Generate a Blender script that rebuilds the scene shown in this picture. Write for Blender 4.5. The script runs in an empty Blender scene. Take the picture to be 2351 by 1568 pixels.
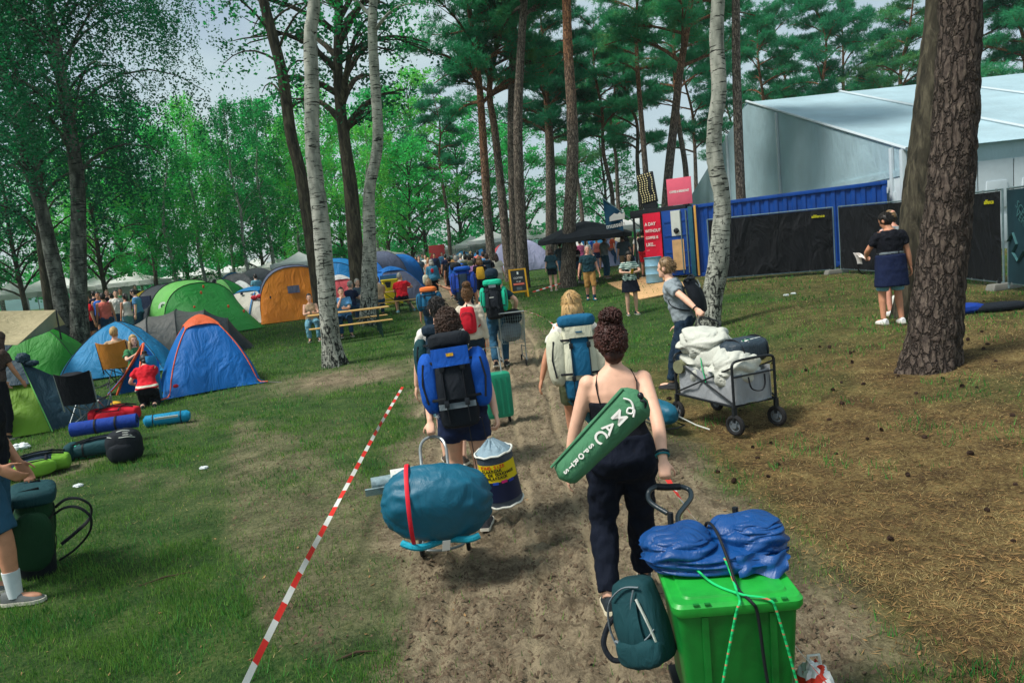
import bpy, bmesh, math, random
import numpy as np
from mathutils import Vector, Matrix, Euler, noise as mnoise
R=math.radians
random.seed(7); NP=np.random.RandomState(11)
sc=bpy.context.scene
# ---------------------------------------------------------------- camera
PW,PH,PF=2351.0,1568.0,1568.0          # photograph grid the layout was measured on, focal length in its pixels
CAM=Vector((0,0,2.05)); PITCH=R(7.1); ROLL=R(6.0)
_f=Vector((0,math.cos(PITCH),-math.sin(PITCH))); _u0=Vector((0,math.sin(PITCH),math.cos(PITCH))); _r0=Vector((1,0,0))
_r=_r0*math.cos(ROLL)-_u0*math.sin(ROLL); _u=_u0*math.cos(ROLL)+_r0*math.sin(ROLL)
cam=bpy.data.cameras.new('camera'); camo=bpy.data.objects.new('camera',cam); sc.collection.objects.link(camo)
cam.sensor_width=36; cam.lens=36*PF/PW; cam.clip_end=2000; cam.clip_start=.05
camo.matrix_world=Matrix(((_r.x,_u.x,-_f.x,CAM.x),(_r.y,_u.y,-_f.y,CAM.y),(_r.z,_u.z,-_f.z,CAM.z),(0,0,0,1)))
cam.dof.use_dof=False
sc.camera=camo
sc.render.resolution_x=1024; sc.render.resolution_y=682
# ---------------------------------------------------------------- sky, sun, exposure
SUN_EL=R(57); SUN_AZ=R(-112)             # azimuth measured from +Y towards +X
wd=bpy.data.worlds.new('World'); sc.world=wd; wd.use_nodes=True
nt=wd.node_tree; nt.nodes.clear()
o=nt.nodes.new('ShaderNodeOutputWorld'); bg=nt.nodes.new('ShaderNodeBackground'); sky=nt.nodes.new('ShaderNodeTexSky')
sky.sky_type='NISHITA'; sky.sun_disc=False; sky.sun_elevation=SUN_EL; sky.sun_rotation=SUN_AZ
sky.air_density=1.0; sky.dust_density=2.0; sky.ozone_density=1.0
tc=nt.nodes.new('ShaderNodeTexCoord'); mp=nt.nodes.new('ShaderNodeMapping'); mp.inputs['Scale'].default_value=(1,1,2.2)
nz=nt.nodes.new('ShaderNodeTexNoise'); nz.inputs['Scale'].default_value=2.2; nz.inputs['Detail'].default_value=7; nz.inputs['Roughness'].default_value=.55
rp=nt.nodes.new('ShaderNodeValToRGB'); rp.color_ramp.elements[0].position=.33; rp.color_ramp.elements[1].position=.62
rp.color_ramp.elements[0].color=(.35,.35,.35,1); rp.color_ramp.elements[1].color=(.96,.96,.96,1)
mx=nt.nodes.new('ShaderNodeMixRGB'); mx.inputs[2].default_value=(4.5,5.5,5.7,1)
L=nt.links.new
L(tc.outputs['Generated'],mp.inputs[0]); L(mp.outputs[0],nz.inputs['Vector']); L(nz.outputs['Fac'],rp.inputs[0])
L(rp.outputs[0],mx.inputs[0]); L(sky.outputs[0],mx.inputs[1]); L(mx.outputs[0],bg.inputs[0]); L(bg.outputs[0],o.inputs[0])
bg.inputs['Strength'].default_value=.10
sl=bpy.data.lights.new('sun','SUN'); sl.energy=3.4; sl.angle=R(15); sl.color=(1,.96,.88)
so=bpy.data.objects.new('sun',sl); sc.collection.objects.link(so)
_sd=Vector((math.sin(SUN_AZ)*math.cos(SUN_EL),math.cos(SUN_AZ)*math.cos(SUN_EL),math.sin(SUN_EL)))
so.rotation_euler=_sd.to_track_quat('Z','Y').to_euler(); so.location=_sd*60
sc.view_settings.view_transform='Standard'; sc.view_settings.look='None'; sc.view_settings.gamma=1
sc.view_settings.exposure=0.45; sc.view_settings.use_curve_mapping=False
sc.render.engine='CYCLES'
sc.cycles.max_bounces=5; sc.cycles.diffuse_bounces=2; sc.cycles.glossy_bounces=2; sc.cycles.transmission_bounces=4; sc.cycles.transparent_max_bounces=4
# ---------------------------------------------------------------- layout helpers
def ss(t):
    t=min(1,max(0,t)); return t*t*(3-2*t)
def tz(x,y):
    "terrain height"
    for (y0,z0),(y1,z1) in zip(_AK,_AK[1:]):
        if y<y1: break
    t=min(1,max(0,(y-y0)/(y1-y0))); a=z0+(z1-z0)*t
    return a+.3*ss((x-2.3)/4)*(1-.6*ss((y-12)/9))*ss((y-1)/5)
_AK=[(10,0),(12,.01),(14,.05),(16,.12),(18,.21),(20,.31),(22,.40),(24,.475),(27,.555),(30,.63),(36,.78),(47,1.02),(60,1.2),(80,1.35),(120,1.45)]
def ray(px,py):
    return (_f+_r*((px-PW/2)/PF)+_u*((PH/2-py)/PF))
def P(px,py,d):
    "point on the ray of a photograph pixel at depth d"
    return CAM+ray(px,py)*d
def G(px,py):
    "where a photograph pixel meets the terrain"
    v=ray(px,py); d=.5; last=.5
    while d<400:
        p=CAM+v*d
        if p.z<tz(p.x,p.y): break
        last=d; d*=1.03
    a,b=last,d
    for _ in range(40):
        m=(a+b)/2; p=CAM+v*m
        if p.z<tz(p.x,p.y): b=m
        else: a=m
    p=CAM+v*b; return Vector((p.x,p.y,tz(p.x,p.y)))
def proj(p):
    d=Vector(p)-CAM; z=d.dot(_f); return (PW/2+PF*d.dot(_r)/z, PH/2-PF*d.dot(_u)/z, z)
def GD(px,d):
    "terrain point in the vertical plane of column px at horizontal distance d (solved on the ground)"
    lo,hi=-200,3000
    for _ in range(60):
        m=(lo+hi)/2
        v=ray(px,m); 
        p=CAM+v*(d/max(1e-6,v.y)); 
        if p.z>tz(p.x,p.y): lo=m
        else: hi=m
    return Vector((p.x,p.y,tz(p.x,p.y)))
def hgt(base,py):
    "height of a vertical thing standing at base whose top is on photograph row py"
    lo,hi=0,60
    for _ in range(50):
        m=(lo+hi)/2
        if proj(base+Vector((0,0,m)))[1]>py: lo=m
        else: hi=m
    return lo
# ---------------------------------------------------------------- materials
def lin(c):
    return tuple(((v/255/12.92) if v<=10 else ((v/255+.055)/1.055)**2.4) for v in c)
_MC={}
def nd(t,kind,**kw):
    n=t.nodes.new(kind)
    for k,v in kw.items():
        if k in n.inputs.keys() if hasattr(n.inputs,'keys') else False: n.inputs[k].default_value=v
        else: setattr(n,k,v)
    return n
def newmat(name):
    m=bpy.data.materials.new(name); m.use_nodes=True; t=m.node_tree; t.nodes.clear()
    out=t.nodes.new('ShaderNodeOutputMaterial'); b=t.nodes.new('ShaderNodeBsdfPrincipled'); t.links.new(b.outputs[0],out.inputs[0])
    return m,t,b,out
def ramp(t,stops):
    r=t.nodes.new('ShaderNodeValToRGB'); e=r.color_ramp.elements
    while len(e)<len(stops): e.new(.5)
    for i,(p,c) in enumerate(stops):
        e[i].position=p; e[i].color=(*c,1) if len(c)==3 else c
    return r
def noise_n(t,scale,detail=3,rough=.55,vec=None,dist=0):
    n=t.nodes.new('ShaderNodeTexNoise'); n.inputs['Scale'].default_value=scale; n.inputs['Detail'].default_value=detail
    n.inputs['Roughness'].default_value=rough; n.inputs['Distortion'].default_value=dist
    if vec is not None: t.links.new(vec,n.inputs['Vector'])
    return n
def M(name,col,rough=.75,var=.14,vs=5.,bump=.12,bs=90.,metal=0.,spec=.3,trans=0.,stretch=None,sheen=0.,emit=0.,lincol=False):
    "plain procedural surface: base colour broken up by noise, fine relief by noise"
    if name in _MC: return _MC[name]
    c=col if lincol else lin(col)
    m,t,b,out=newmat(name)
    tcn=t.nodes.new('ShaderNodeTexCoord'); vec=tcn.outputs['Object']
    if stretch:
        mp=t.nodes.new('ShaderNodeMapping'); mp.inputs['Scale'].default_value=stretch; t.links.new(vec,mp.inputs[0]); vec=mp.outputs[0]
    n=noise_n(t,vs,4,.6,vec)
    r=ramp(t,[(.28,[v*(1-var*1.3) for v in c]),(.5,c),(.75,[min(1,v*(1+var)+.004*var) for v in c])])
    t.links.new(n.outputs['Fac'],r.inputs[0]); t.links.new(r.outputs[0],b.inputs['Base Color'])
    b.inputs['Roughness'].default_value=rough; b.inputs['Metallic'].default_value=metal; b.inputs['Specular IOR Level'].default_value=spec
    if sheen: b.inputs['Sheen Weight'].default_value=sheen
    if bump:
        n2=noise_n(t,bs,3,.6,vec); bp=t.nodes.new('ShaderNodeBump'); bp.inputs['Strength'].default_value=min(1,bump*2); bp.inputs['Distance'].default_value=.35/bs
        t.links.new(n2.outputs['Fac'],bp.inputs['Height']); t.links.new(bp.outputs[0],b.inputs['Normal'])
    if emit:
        b.inputs['Emission Color'].default_value=(*c,1); b.inputs['Emission Strength'].default_value=emit
    if trans:
        tr=t.nodes.new('ShaderNodeBsdfTranslucent'); t.links.new(r.outputs[0],tr.inputs[0])
        mxs=t.nodes.new('ShaderNodeMixShader'); mxs.inputs[0].default_value=trans
        t.links.new(b.outputs[0],mxs.inputs[1]); t.links.new(tr.outputs[0],mxs.inputs[2]); t.links.new(mxs.outputs[0],out.inputs[0])
    _MC[name]=m; return m
def FAB(name,col,rough=.85,trans=0.,fold=9.,fb=.5,spec=.2,var=.12):
    "woven cloth or tent fabric: long soft creases and a fine weave"
    if name in _MC: return _MC[name]
    c=lin(col); m,t,b,out=newmat(name)
    tcn=t.nodes.new('ShaderNodeTexCoord'); vec=tcn.outputs['Object']
    n=noise_n(t,fold*.35,3,.5,vec)
    r=ramp(t,[(.3,[v*(1-var) for v in c]),(.7,[min(1,v*(1+var)) for v in c])]); t.links.new(n.outputs['Fac'],r.inputs[0])
    t.links.new(r.outputs[0],b.inputs['Base Color']); b.inputs['Roughness'].default_value=rough; b.inputs['Specular IOR Level'].default_value=spec
    mp=t.nodes.new('ShaderNodeMapping'); mp.inputs['Scale'].default_value=(1,1,.45); mp.inputs['Rotation'].default_value=(.3,.5,.2); t.links.new(vec,mp.inputs[0])
    n2=noise_n(t,fold,4,.55,mp.outputs[0],1.2); n3=noise_n(t,fold*40,2,.6,vec)
    ad=t.nodes.new('ShaderNodeMath'); ad.operation='MULTIPLY_ADD'; ad.inputs[1].default_value=.06
    t.links.new(n3.outputs['Fac'],ad.inputs[0]); t.links.new(n2.outputs['Fac'],ad.inputs[2])
    bp=t.nodes.new('ShaderNodeBump'); bp.inputs['Strength'].default_value=fb; bp.inputs['Distance'].default_value=.9/fold*.5
    t.links.new(ad.outputs[0],bp.inputs['Height']); t.links.new(bp.outputs[0],b.inputs['Normal'])
    if trans:
        tr=t.nodes.new('ShaderNodeBsdfTranslucent'); t.links.new(r.outputs[0],tr.inputs[0])
        mxs=t.nodes.new('ShaderNodeMixShader'); mxs.inputs[0].default_value=trans
        t.links.new(b.outputs[0],mxs.inputs[1]); t.links.new(tr.outputs[0],mxs.inputs[2]); t.links.new(mxs.outputs[0],out.inputs[0])
    _MC[name]=m; return m
def stripes(name,cols,axis=2,period=.1,duty=None,rough=.85,offset=0.,rot=None):
    "cloth or tape with printed bands of colour along one local axis"
    if name in _MC: return _MC[name]
    m,t,b,out=newmat(name); tcn=t.nodes.new('ShaderNodeTexCoord'); vec=tcn.outputs['Object']
    if rot:
        mp=t.nodes.new('ShaderNodeMapping'); mp.inputs['Rotation'].default_value=rot; t.links.new(vec,mp.inputs[0]); vec=mp.outputs[0]
    sp=t.nodes.new('ShaderNodeSeparateXYZ'); t.links.new(vec,sp.inputs[0])
    ad=t.nodes.new('ShaderNodeMath'); ad.operation='ADD'; ad.inputs[1].default_value=offset+100*period; t.links.new(sp.outputs[axis],ad.inputs[0])
    md=t.nodes.new('ShaderNodeMath'); md.operation='MODULO'; md.inputs[1].default_value=period; t.links.new(ad.outputs[0],md.inputs[0])
    dv=t.nodes.new('ShaderNodeMath'); dv.operation='DIVIDE'; dv.inputs[1].default_value=period; t.links.new(md.outputs[0],dv.inputs[0])
    k=len(cols); duty=duty or [i/k for i in range(k)]
    r=ramp(t,[(duty[i],lin(cols[i])) for i in range(k)]); r.color_ramp.interpolation='CONSTANT'
    t.links.new(dv.outputs[0],r.inputs[0]); t.links.new(r.outputs[0],b.inputs['Base Color']); b.inputs['Roughness'].default_value=rough; b.inputs['Specular IOR Level'].default_value=.2
    n2=noise_n(t,40,3,.6,vec); bp=t.nodes.new('ShaderNodeBump'); bp.inputs['Strength'].default_value=.3; bp.inputs['Distance'].default_value=.01
    t.links.new(n2.outputs['Fac'],bp.inputs['Height']); t.links.new(bp.outputs[0],b.inputs['Normal'])
    _MC[name]=m; return m
# ---------------------------------------------------------------- mesh building
COL=sc.collection
class MB:
    "collects shapes; build() links them as ONE mesh object"
    def __init__(s): s.v=[]; s.f=[]; s.m=[]
    def add(s,v,f,mi=0):
        o=len(s.v); s.v+= [tuple(p) for p in v]; s.f+=[tuple(i+o for i in q) for q in f]; s.m+=[mi]*len(f); return s
    def box(s,c,d,rot=None,mi=0,taper=1.):
        x,y,z=d[0]/2,d[1]/2,d[2]/2
        vs=[(-x,-y,-z),(x,-y,-z),(x,y,-z),(-x,y,-z),(-x*taper,-y*taper,z),(x*taper,-y*taper,z),(x*taper,y*taper,z),(-x*taper,y*taper,z)]
        q=Euler(rot).to_matrix() if rot is not None and not isinstance(rot,Matrix) else rot
        out=[]
        for p in vs:
            p=Vector(p)
            if q is not None: p=q@p
            out.append(p+Vector(c))
        return s.add(out,[(0,3,2,1),(4,5,6,7),(0,1,5,4),(1,2,6,5),(2,3,7,6),(3,0,4,7)],mi)
    def bar(s,a,b,w,h=None,mi=0,up=(0,0,1)):
        "rectangular bar from a to b"
        a=Vector(a); b=Vector(b); h=h or w; d=(b-a); ln=d.length; d.normalize(); u=Vector(up)
        if abs(d.dot(u))>.98: u=Vector((0,1,0))
        x=d.cross(u).normalized(); z=x.cross(d)
        q=Matrix((x,d,z)).transposed()
        return s.box((a+b)/2,(w,ln,h),q,mi)
    def tube(s,path,r,n=8,mi=0,closed=False,caps=True,sq=(1,1)):
        pts=[Vector(p) for p in path]; k=len(pts)
        rs=[r]*k if not hasattr(r,'__len__') else list(r)
        fr=None; vs=[]
        for i in range(k):
            if closed: t=(pts[(i+1)%k]-pts[i-1])
            else: t=(pts[min(i+1,k-1)]-pts[max(i-1,0)])
            if t.length<1e-9: t=Vector((0,0,1))
            t.normalize()
            if fr is None:
                u=Vector((0,0,1)) if abs(t.z)<.9 else Vector((1,0,0))
                x=t.cross(u).normalized()
            else:
                x=fr-t*fr.dot(t)
                x=x.normalized() if x.length>1e-6 else t.orthogonal().normalized()
            fr=x; y=t.cross(x)
            for j in range(n):
                a=2*math.pi*j/n; vs.append(pts[i]+(x*math.cos(a)*sq[0]+y*math.sin(a)*sq[1])*rs[i])
        fs=[]
        for i in range(k if closed else k-1):
            for j in range(n):
                a=i*n+j; b=i*n+(j+1)%n; i2=(i+1)%k; c=i2*n+(j+1)%n; d=i2*n+j
                fs.append((a,b,c,d))
        if caps and not closed:
            fs.append(tuple(range(n-1,-1,-1))); fs.append(tuple((k-1)*n+j for j in range(n)))
        return s.add(vs,fs,mi)
    def loft(s,rings,mi=0,caps=True,closed=True):
        k=len(rings); n=len(rings[0]); vs=[p for r in rings for p in r]; fs=[]
        for i in range(k-1):
            for j in range(n if closed else n-1):
                fs.append((i*n+j,i*n+(j+1)%n,(i+1)*n+(j+1)%n,(i+1)*n+j))
        if caps and closed:
            fs.append(tuple(range(n-1,-1,-1))); fs.append(tuple((k-1)*n+j for j in range(n)))
        return s.add(vs,fs,mi)
    def ell(s,c,r,n=12,m=8,rot=None,mi=0,fn=None,e=1.):
        "ellipsoid; e<1 makes it boxier; fn(dir)->radius factor"
        rings=[]; q=Euler(rot).to_matrix() if rot is not None and not isinstance(rot,Matrix) else rot
        def sp(v): return math.copysign(abs(v)**e,v)
        for i in range(m+1):
            th=math.pi*i/m; z=-math.cos(th); w=math.sin(th)
            z2=sp(z); w2=abs(w)**e if w>1e-6 else 1e-4
            ring=[]
            for j in range(n):
                a=2*math.pi*j/n; d=Vector((w2*sp(math.cos(a)),w2*sp(math.sin(a)),z2))
                k=fn(d) if fn else 1
                p=Vector((d.x*r[0],d.y*r[1],d.z*r[2]))*k
                if q is not None: p=q@p
                ring.append(p+Vector(c))
            rings.append(ring)
        return s.loft(rings,mi)
    def cyl(s,a,b,r,n=12,mi=0,r2=None):
        return s.tube([a,b],[r,r if r2 is None else r2],n,mi)
    def sheet(s,grid,mi=0,thick=0):
        "grid[i][j] of points; optional thickness"
        k=len(grid); n=len(grid[0]); vs=[Vector(p) for r in grid for p in r]
        fs=[(i*n+j,i*n+j+1,(i+1)*n+j+1,(i+1)*n+j) for i in range(k-1) for j in range(n-1)]
        if thick:
            nr=[Vector((0,0,0)) for _ in vs]
            for q in fs:
                nn=(vs[q[2]]-vs[q[0]]).cross(vs[q[3]]-vs[q[1]])
                for i in q: nr[i]+=nn
            off=len(vs); vs2=[v-nr[i].normalized()*thick for i,v in enumerate(vs)]
            fs2=[tuple(off+i for i in reversed(q)) for q in fs]
            ed=[(i,i+1) for i in range(n-1)]+[((k-1)*n+i+1,(k-1)*n+i) for i in range(n-1)]+[((i+1)*n,i*n) for i in range(k-1)]+[(i*n+n-1,(i+1)*n+n-1) for i in range(k-1)]
            fs3=[(a,off+a,off+b,b) for a,b in ed]
            vs=vs+vs2; fs=fs+fs2+fs3
        return s.add(vs,fs,mi)
    def poly(s,pts,thick,n,mi=0):
        "flat outline extruded by thick along n"
        n=Vector(n).normalized()*thick; k=len(pts); vs=[Vector(p) for p in pts]+[Vector(p)+n for p in pts]
        fs=[tuple(range(k-1,-1,-1)),tuple(range(k,2*k))]+[(i,(i+1)%k,k+(i+1)%k,k+i) for i in range(k)]
        return s.add(vs,fs,mi)
    def xf(s,mat,start=0):
        for i in range(start,len(s.v)): s.v[i]=tuple(mat@Vector(s.v[i]))
        return s
    def build(s,name,mats,parent=None,smooth=True,bevel=0,loc=None,rot=None,sub=0,auto=40):
        me=bpy.data.meshes.new(name); me.from_pydata(s.v,[],s.f)
        if not isinstance(mats,(list,tuple)): mats=[mats]
        for m in mats: me.materials.append(m)
        if len(mats)>1: me.polygons.foreach_set('material_index',s.m)
        bm=bmesh.new(); bm.from_mesh(me)
        if bevel: 
            bmesh.ops.bevel(bm,geom=[e for e in bm.edges if len(e.link_faces)==2 and e.calc_face_angle(0)>.6],offset=bevel,segments=2,affect='EDGES',profile=.6,clamp_overlap=True)
        bmesh.ops.recalc_face_normals(bm,faces=bm.faces)
        if smooth:
            for f in bm.faces: f.smooth=True
            for e in bm.edges:
                if len(e.link_faces)==2 and e.calc_face_angle(0)>R(auto): e.smooth=False
        bm.to_mesh(me); bm.free(); me.update()
        o=bpy.data.objects.new(name,me); COL.objects.link(o)
        if parent is not None: o.parent=parent
        if loc is not None: o.location=loc
        if rot is not None: o.rotation_euler=rot
        if sub:
            md=o.modifiers.new('sub','SUBSURF'); md.levels=sub; md.render_levels=sub
        return o
def np_mesh(name,V,F,mat,parent=None,smooth=False,tri=False):
    "fast mesh from numpy arrays (faces all of one size)"
    me=bpy.data.meshes.new(name); n=len(F); k=F.shape[1]
    me.vertices.add(len(V)); me.vertices.foreach_set('co',np.ascontiguousarray(V,dtype=np.float32).ravel())
    me.loops.add(n*k); me.loops.foreach_set('vertex_index',np.ascontiguousarray(F,dtype=np.int32).ravel())
    me.polygons.add(n); me.polygons.foreach_set('loop_start',np.arange(0,n*k,k,dtype=np.int32))
    try: me.polygons.foreach_set('loop_total',np.full(n,k,dtype=np.int32))
    except Exception: pass
    me.update(calc_edges=True)
    if smooth: me.polygons.foreach_set('use_smooth',np.ones(n,dtype=bool))
    for m in (mat if isinstance(mat,(list,tuple)) else [mat]): me.materials.append(m)
    o=bpy.data.objects.new(name,me); COL.objects.link(o)
    if parent is not None: o.parent=parent
    return o
def tag(o,label=None,cat=None,group=None,kind=None):
    if label: o['label']=label
    if cat: o['category']=cat
    if group: o['group']=group
    if kind: o['kind']=kind
    return o
def thing(name,label,cat,loc=(0,0,0),rz=0.,group=None,rot=None,scale=None):
    o=bpy.data.objects.new(name,None); o.empty_display_size=.1; COL.objects.link(o); o.location=loc
    o.rotation_euler=rot if rot is not None else (0,0,rz)
    if scale: o.scale=(scale,)*3
    return tag(o,label,cat,group)
def copy_thing(root,label=None,loc=None,rz=None,scale=None,group=None,rot=None):
    "a copy of a thing with its parts and sub-parts, sharing mesh data"
    c=root.copy(); COL.objects.link(c)
    if loc is not None: c.location=loc
    if rz is not None: c.rotation_euler=(0,0,rz)
    if rot is not None: c.rotation_euler=rot
    if scale is not None: c.scale=scale if hasattr(scale,'__len__') else (scale,)*3
    if label: c['label']=label
    if group: c['group']=group
    for ch in list(root.children):
        d=ch.copy(); COL.objects.link(d); d.parent=c
        for g in list(ch.children):
            e=g.copy(); COL.objects.link(e); e.parent=d
    return c
def text(name,s,size,mat,parent,loc,rot,align='CENTER',ext=.0015,font_w=1.,bold=0.):
    "flat lettering"
    cu=bpy.data.curves.new(name,'FONT'); cu.body=s; cu.size=size; cu.align_x=align; cu.align_y='CENTER'; cu.extrude=ext; cu.offset=bold; cu.resolution_u=3
    tmp=bpy.data.objects.new(name,cu); COL.objects.link(tmp); dg=bpy.context.evaluated_depsgraph_get()
    me=bpy.data.meshes.new_from_object(tmp.evaluated_get(dg)); bpy.data.objects.remove(tmp); bpy.data.curves.remove(cu); me.materials.clear(); me.materials.append(mat)
    o=bpy.data.objects.new(name,me); COL.objects.link(o); o.parent=parent; o.location=loc
    o.rotation_euler=rot.to_euler() if isinstance(rot,Matrix) else rot
    o.scale=(font_w,1,1); return o
def wob(p,s=1.,seed=0.):
    return mnoise.noise(Vector(p)*s+Vector((seed*7.1,seed*3.3,seed*5.7)))
def vnoise(X,Y,seed=0):
    "value noise on numpy arrays"
    rs=np.random.RandomState(seed); T=rs.rand(256,256).astype(np.float32)
    xi=np.floor(X).astype(int); yi=np.floor(Y).astype(int); xf=X-xi; yf=Y-yi
    xf=xf*xf*(3-2*xf); yf=yf*yf*(3-2*yf); xi&=255; yi&=255; x1=(xi+1)&255; y1=(yi+1)&255
    return (T[xi,yi]*(1-xf)+T[x1,yi]*xf)*(1-yf)+(T[xi,y1]*(1-xf)+T[x1,y1]*xf)*yf
def fbm(X,Y,sc_,oct=4,seed=0):
    s=0; a=1; tot=0
    for k in range(oct):
        s=s+a*vnoise(X*sc_*2**k+13.7*k,Y*sc_*2**k+5.1*k,seed+k); tot+=a; a*=.5
    return s/tot
# ---------------------------------------------------------------- ground: one sheet, grass and litter on it
def ss_np(t): t=np.clip(t,0,1); return t*t*(3-2*t)
_ay=np.array([a for a,_ in _AK]); _az=np.array([b for _,b in _AK])
def tz_np(X,Y): return np.interp(Y,_ay,_az)+.3*ss_np((X-2.3)/4)*(1-.6*ss_np((Y-12)/9))*ss_np((Y-1)/5)
_PL=np.array([(-5,-.6),(0,-.7),(2,-.85),(3.3,-.92),(4.6,-1.0),(7,-1.15),(11.2,-1.7),(18.7,-2.25),(25,-3.0),(30,-3.9),(43,-6),(60,-9),(90,-16)])
_PR=np.array([(-5,1.1),(0,1.2),(2,1.3),(2.85,1.45),(4,1.6),(5.6,1.62),(8,1.6),(11,1.2),(14,.9),(20,.55),(25,.1),(30,-.9),(43,-2.4),(60,-4.5),(90,-10)])
def masks(X,Y):
    "share of bare path, green grass and dry litter"
    l=np.interp(Y,_PL[:,0],_PL[:,1]); r=np.interp(Y,_PR[:,0],_PR[:,1]); w=.25+.012*Y
    n=(fbm(X,Y,.9,4,3)-.5)*1.5; n2=(fbm(X,Y,.35,4,9)-.5); n3=fbm(X,Y,2.6,3,21)-.5
    path=ss_np((X-l+n*.9)/w*.5+.5)*ss_np((r-X+n*.8)/w*.5+.5)
    # trodden streaks across the left lawn, running towards the path
    u=(X+.55*Y)*.9; stk=fbm(X*.35-.1*Y,u,.8,4,40); bare=ss_np((stk-.53)/.10)*ss_np((X+9)/3)*ss_np((.2-X)/1.)*ss_np((15-Y)/5)
    sandy=np.exp(-((X+3.3)/1.3)**2-((Y-13.2)/1.1)**2)*1.3+np.exp(-((X+2.8)/.8)**2-((Y-8.)/1.6)**2)*.4*(n3+.9)
    path=np.maximum(path,np.clip(np.maximum(bare*.55,sandy),0,1)*(.55+.9*(n3+.4)).clip(0,1))
    near_r=ss_np((X-1.3)/.8)*ss_np((13-Y)/5)                       # needle litter under the pines on the right
    dry=np.clip(near_r*(.95-.5*ss_np((n2+.02)/.18)*.7)+.55*ss_np((X-3)/3)*(1-near_r)*ss_np((n2+.22)/.3),0,1)
    green=np.clip(1-dry,0,1)
    return np.clip(path,0,1),green*(1-path),dry*(1-path)
_rf=np.random.RandomState(4)
_feet=[]
for k in range(420):
    y=_rf.uniform(1.6,14); l=np.interp(y,_PL[:,0],_PL[:,1]); r=np.interp(y,_PR[:,0],_PR[:,1]); _feet.append((_rf.uniform(l,r),y,_rf.normal(0,.35)+(0 if _rf.rand()<.7 else math.pi),_rf.uniform(.8,1.1)))
_TRK=((-.62,.035,.026,.02),(-.13,.03,.022,.03),(.28,.028,.022,.015),(.62,.035,.028,.05),(.98,.03,.022,.06),(-.9,.03,.022,-.02))
def track(X,Y):
    'smooth pale bands pressed by wheels'
    bend=.10*np.sin(Y*.55)+.06*np.sin(Y*1.3+1); k=np.zeros_like(X)
    for x0,w,d,sk in _TRK:
        q=X-(x0+bend*.6+sk*Y*.5-.04*Y*(Y>6)); k=np.maximum(k,np.exp(-(q/(w*1.15))**2)*(.45+.8*fbm(X*.3,Y*.6,1.,2,88+int(x0*10)%7)))
    return np.clip(k,0,1)
def micro(X,Y,path=None):
    "small relief: trodden earth, wheel tracks and footprints on the path, tussocks on the grass"
    if path is None: path=masks(X,Y)[0]
    fade=ss_np((45-Y)/25)
    z=(fbm(X,Y,1.1,4,31)-.5)*.07*fade+(fbm(X,Y,7,3,35)-.5)*.022*fade*(1-path)
    e=(fbm(X,Y,4.2,4,37)-.5)*.065+(fbm(X,Y,17,3,39)-.5)*.028
    bend=.10*np.sin(Y*.55)+.06*np.sin(Y*1.3+1)
    for x0,w,d,sk in _TRK:
        q=X-(x0+bend*.6+sk*Y*.5-.04*Y*(Y>6)); e=e-d*np.exp(-(q/w)**2)+d*.6*np.exp(-((np.abs(q)-w*2.1)/(w*.8))**2)
    fp=np.zeros_like(X)
    ok=(Y>1.2)&(Y<15)&(np.abs(X)<4)
    for (fx,fy,a,s) in _feet:
        m=ok&(np.abs(X-fx)<.22)&(np.abs(Y-fy)<.22)
        if not m.any(): continue
        dx=X[m]-fx; dy=Y[m]-fy; c,n=math.cos(a),math.sin(a); u=(dx*c+dy*n)/(.048*s); v=(-dx*n+dy*c)/(.135*s); rr=u*u+v*v
        fp[m]+=-.024*np.clip(1.25-rr,0,1)+.016*np.exp(-((np.sqrt(rr)-1.3)/.22)**2)+.007*np.sin(v*19)*np.clip(1-rr,0,1)
    return z+(e+fp)*path*fade
def hz(x,y):
    "height of the finished ground at one point"
    return float(tz(x,y)+micro(np.array([float(x)]),np.array([float(y)]))[0])
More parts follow.
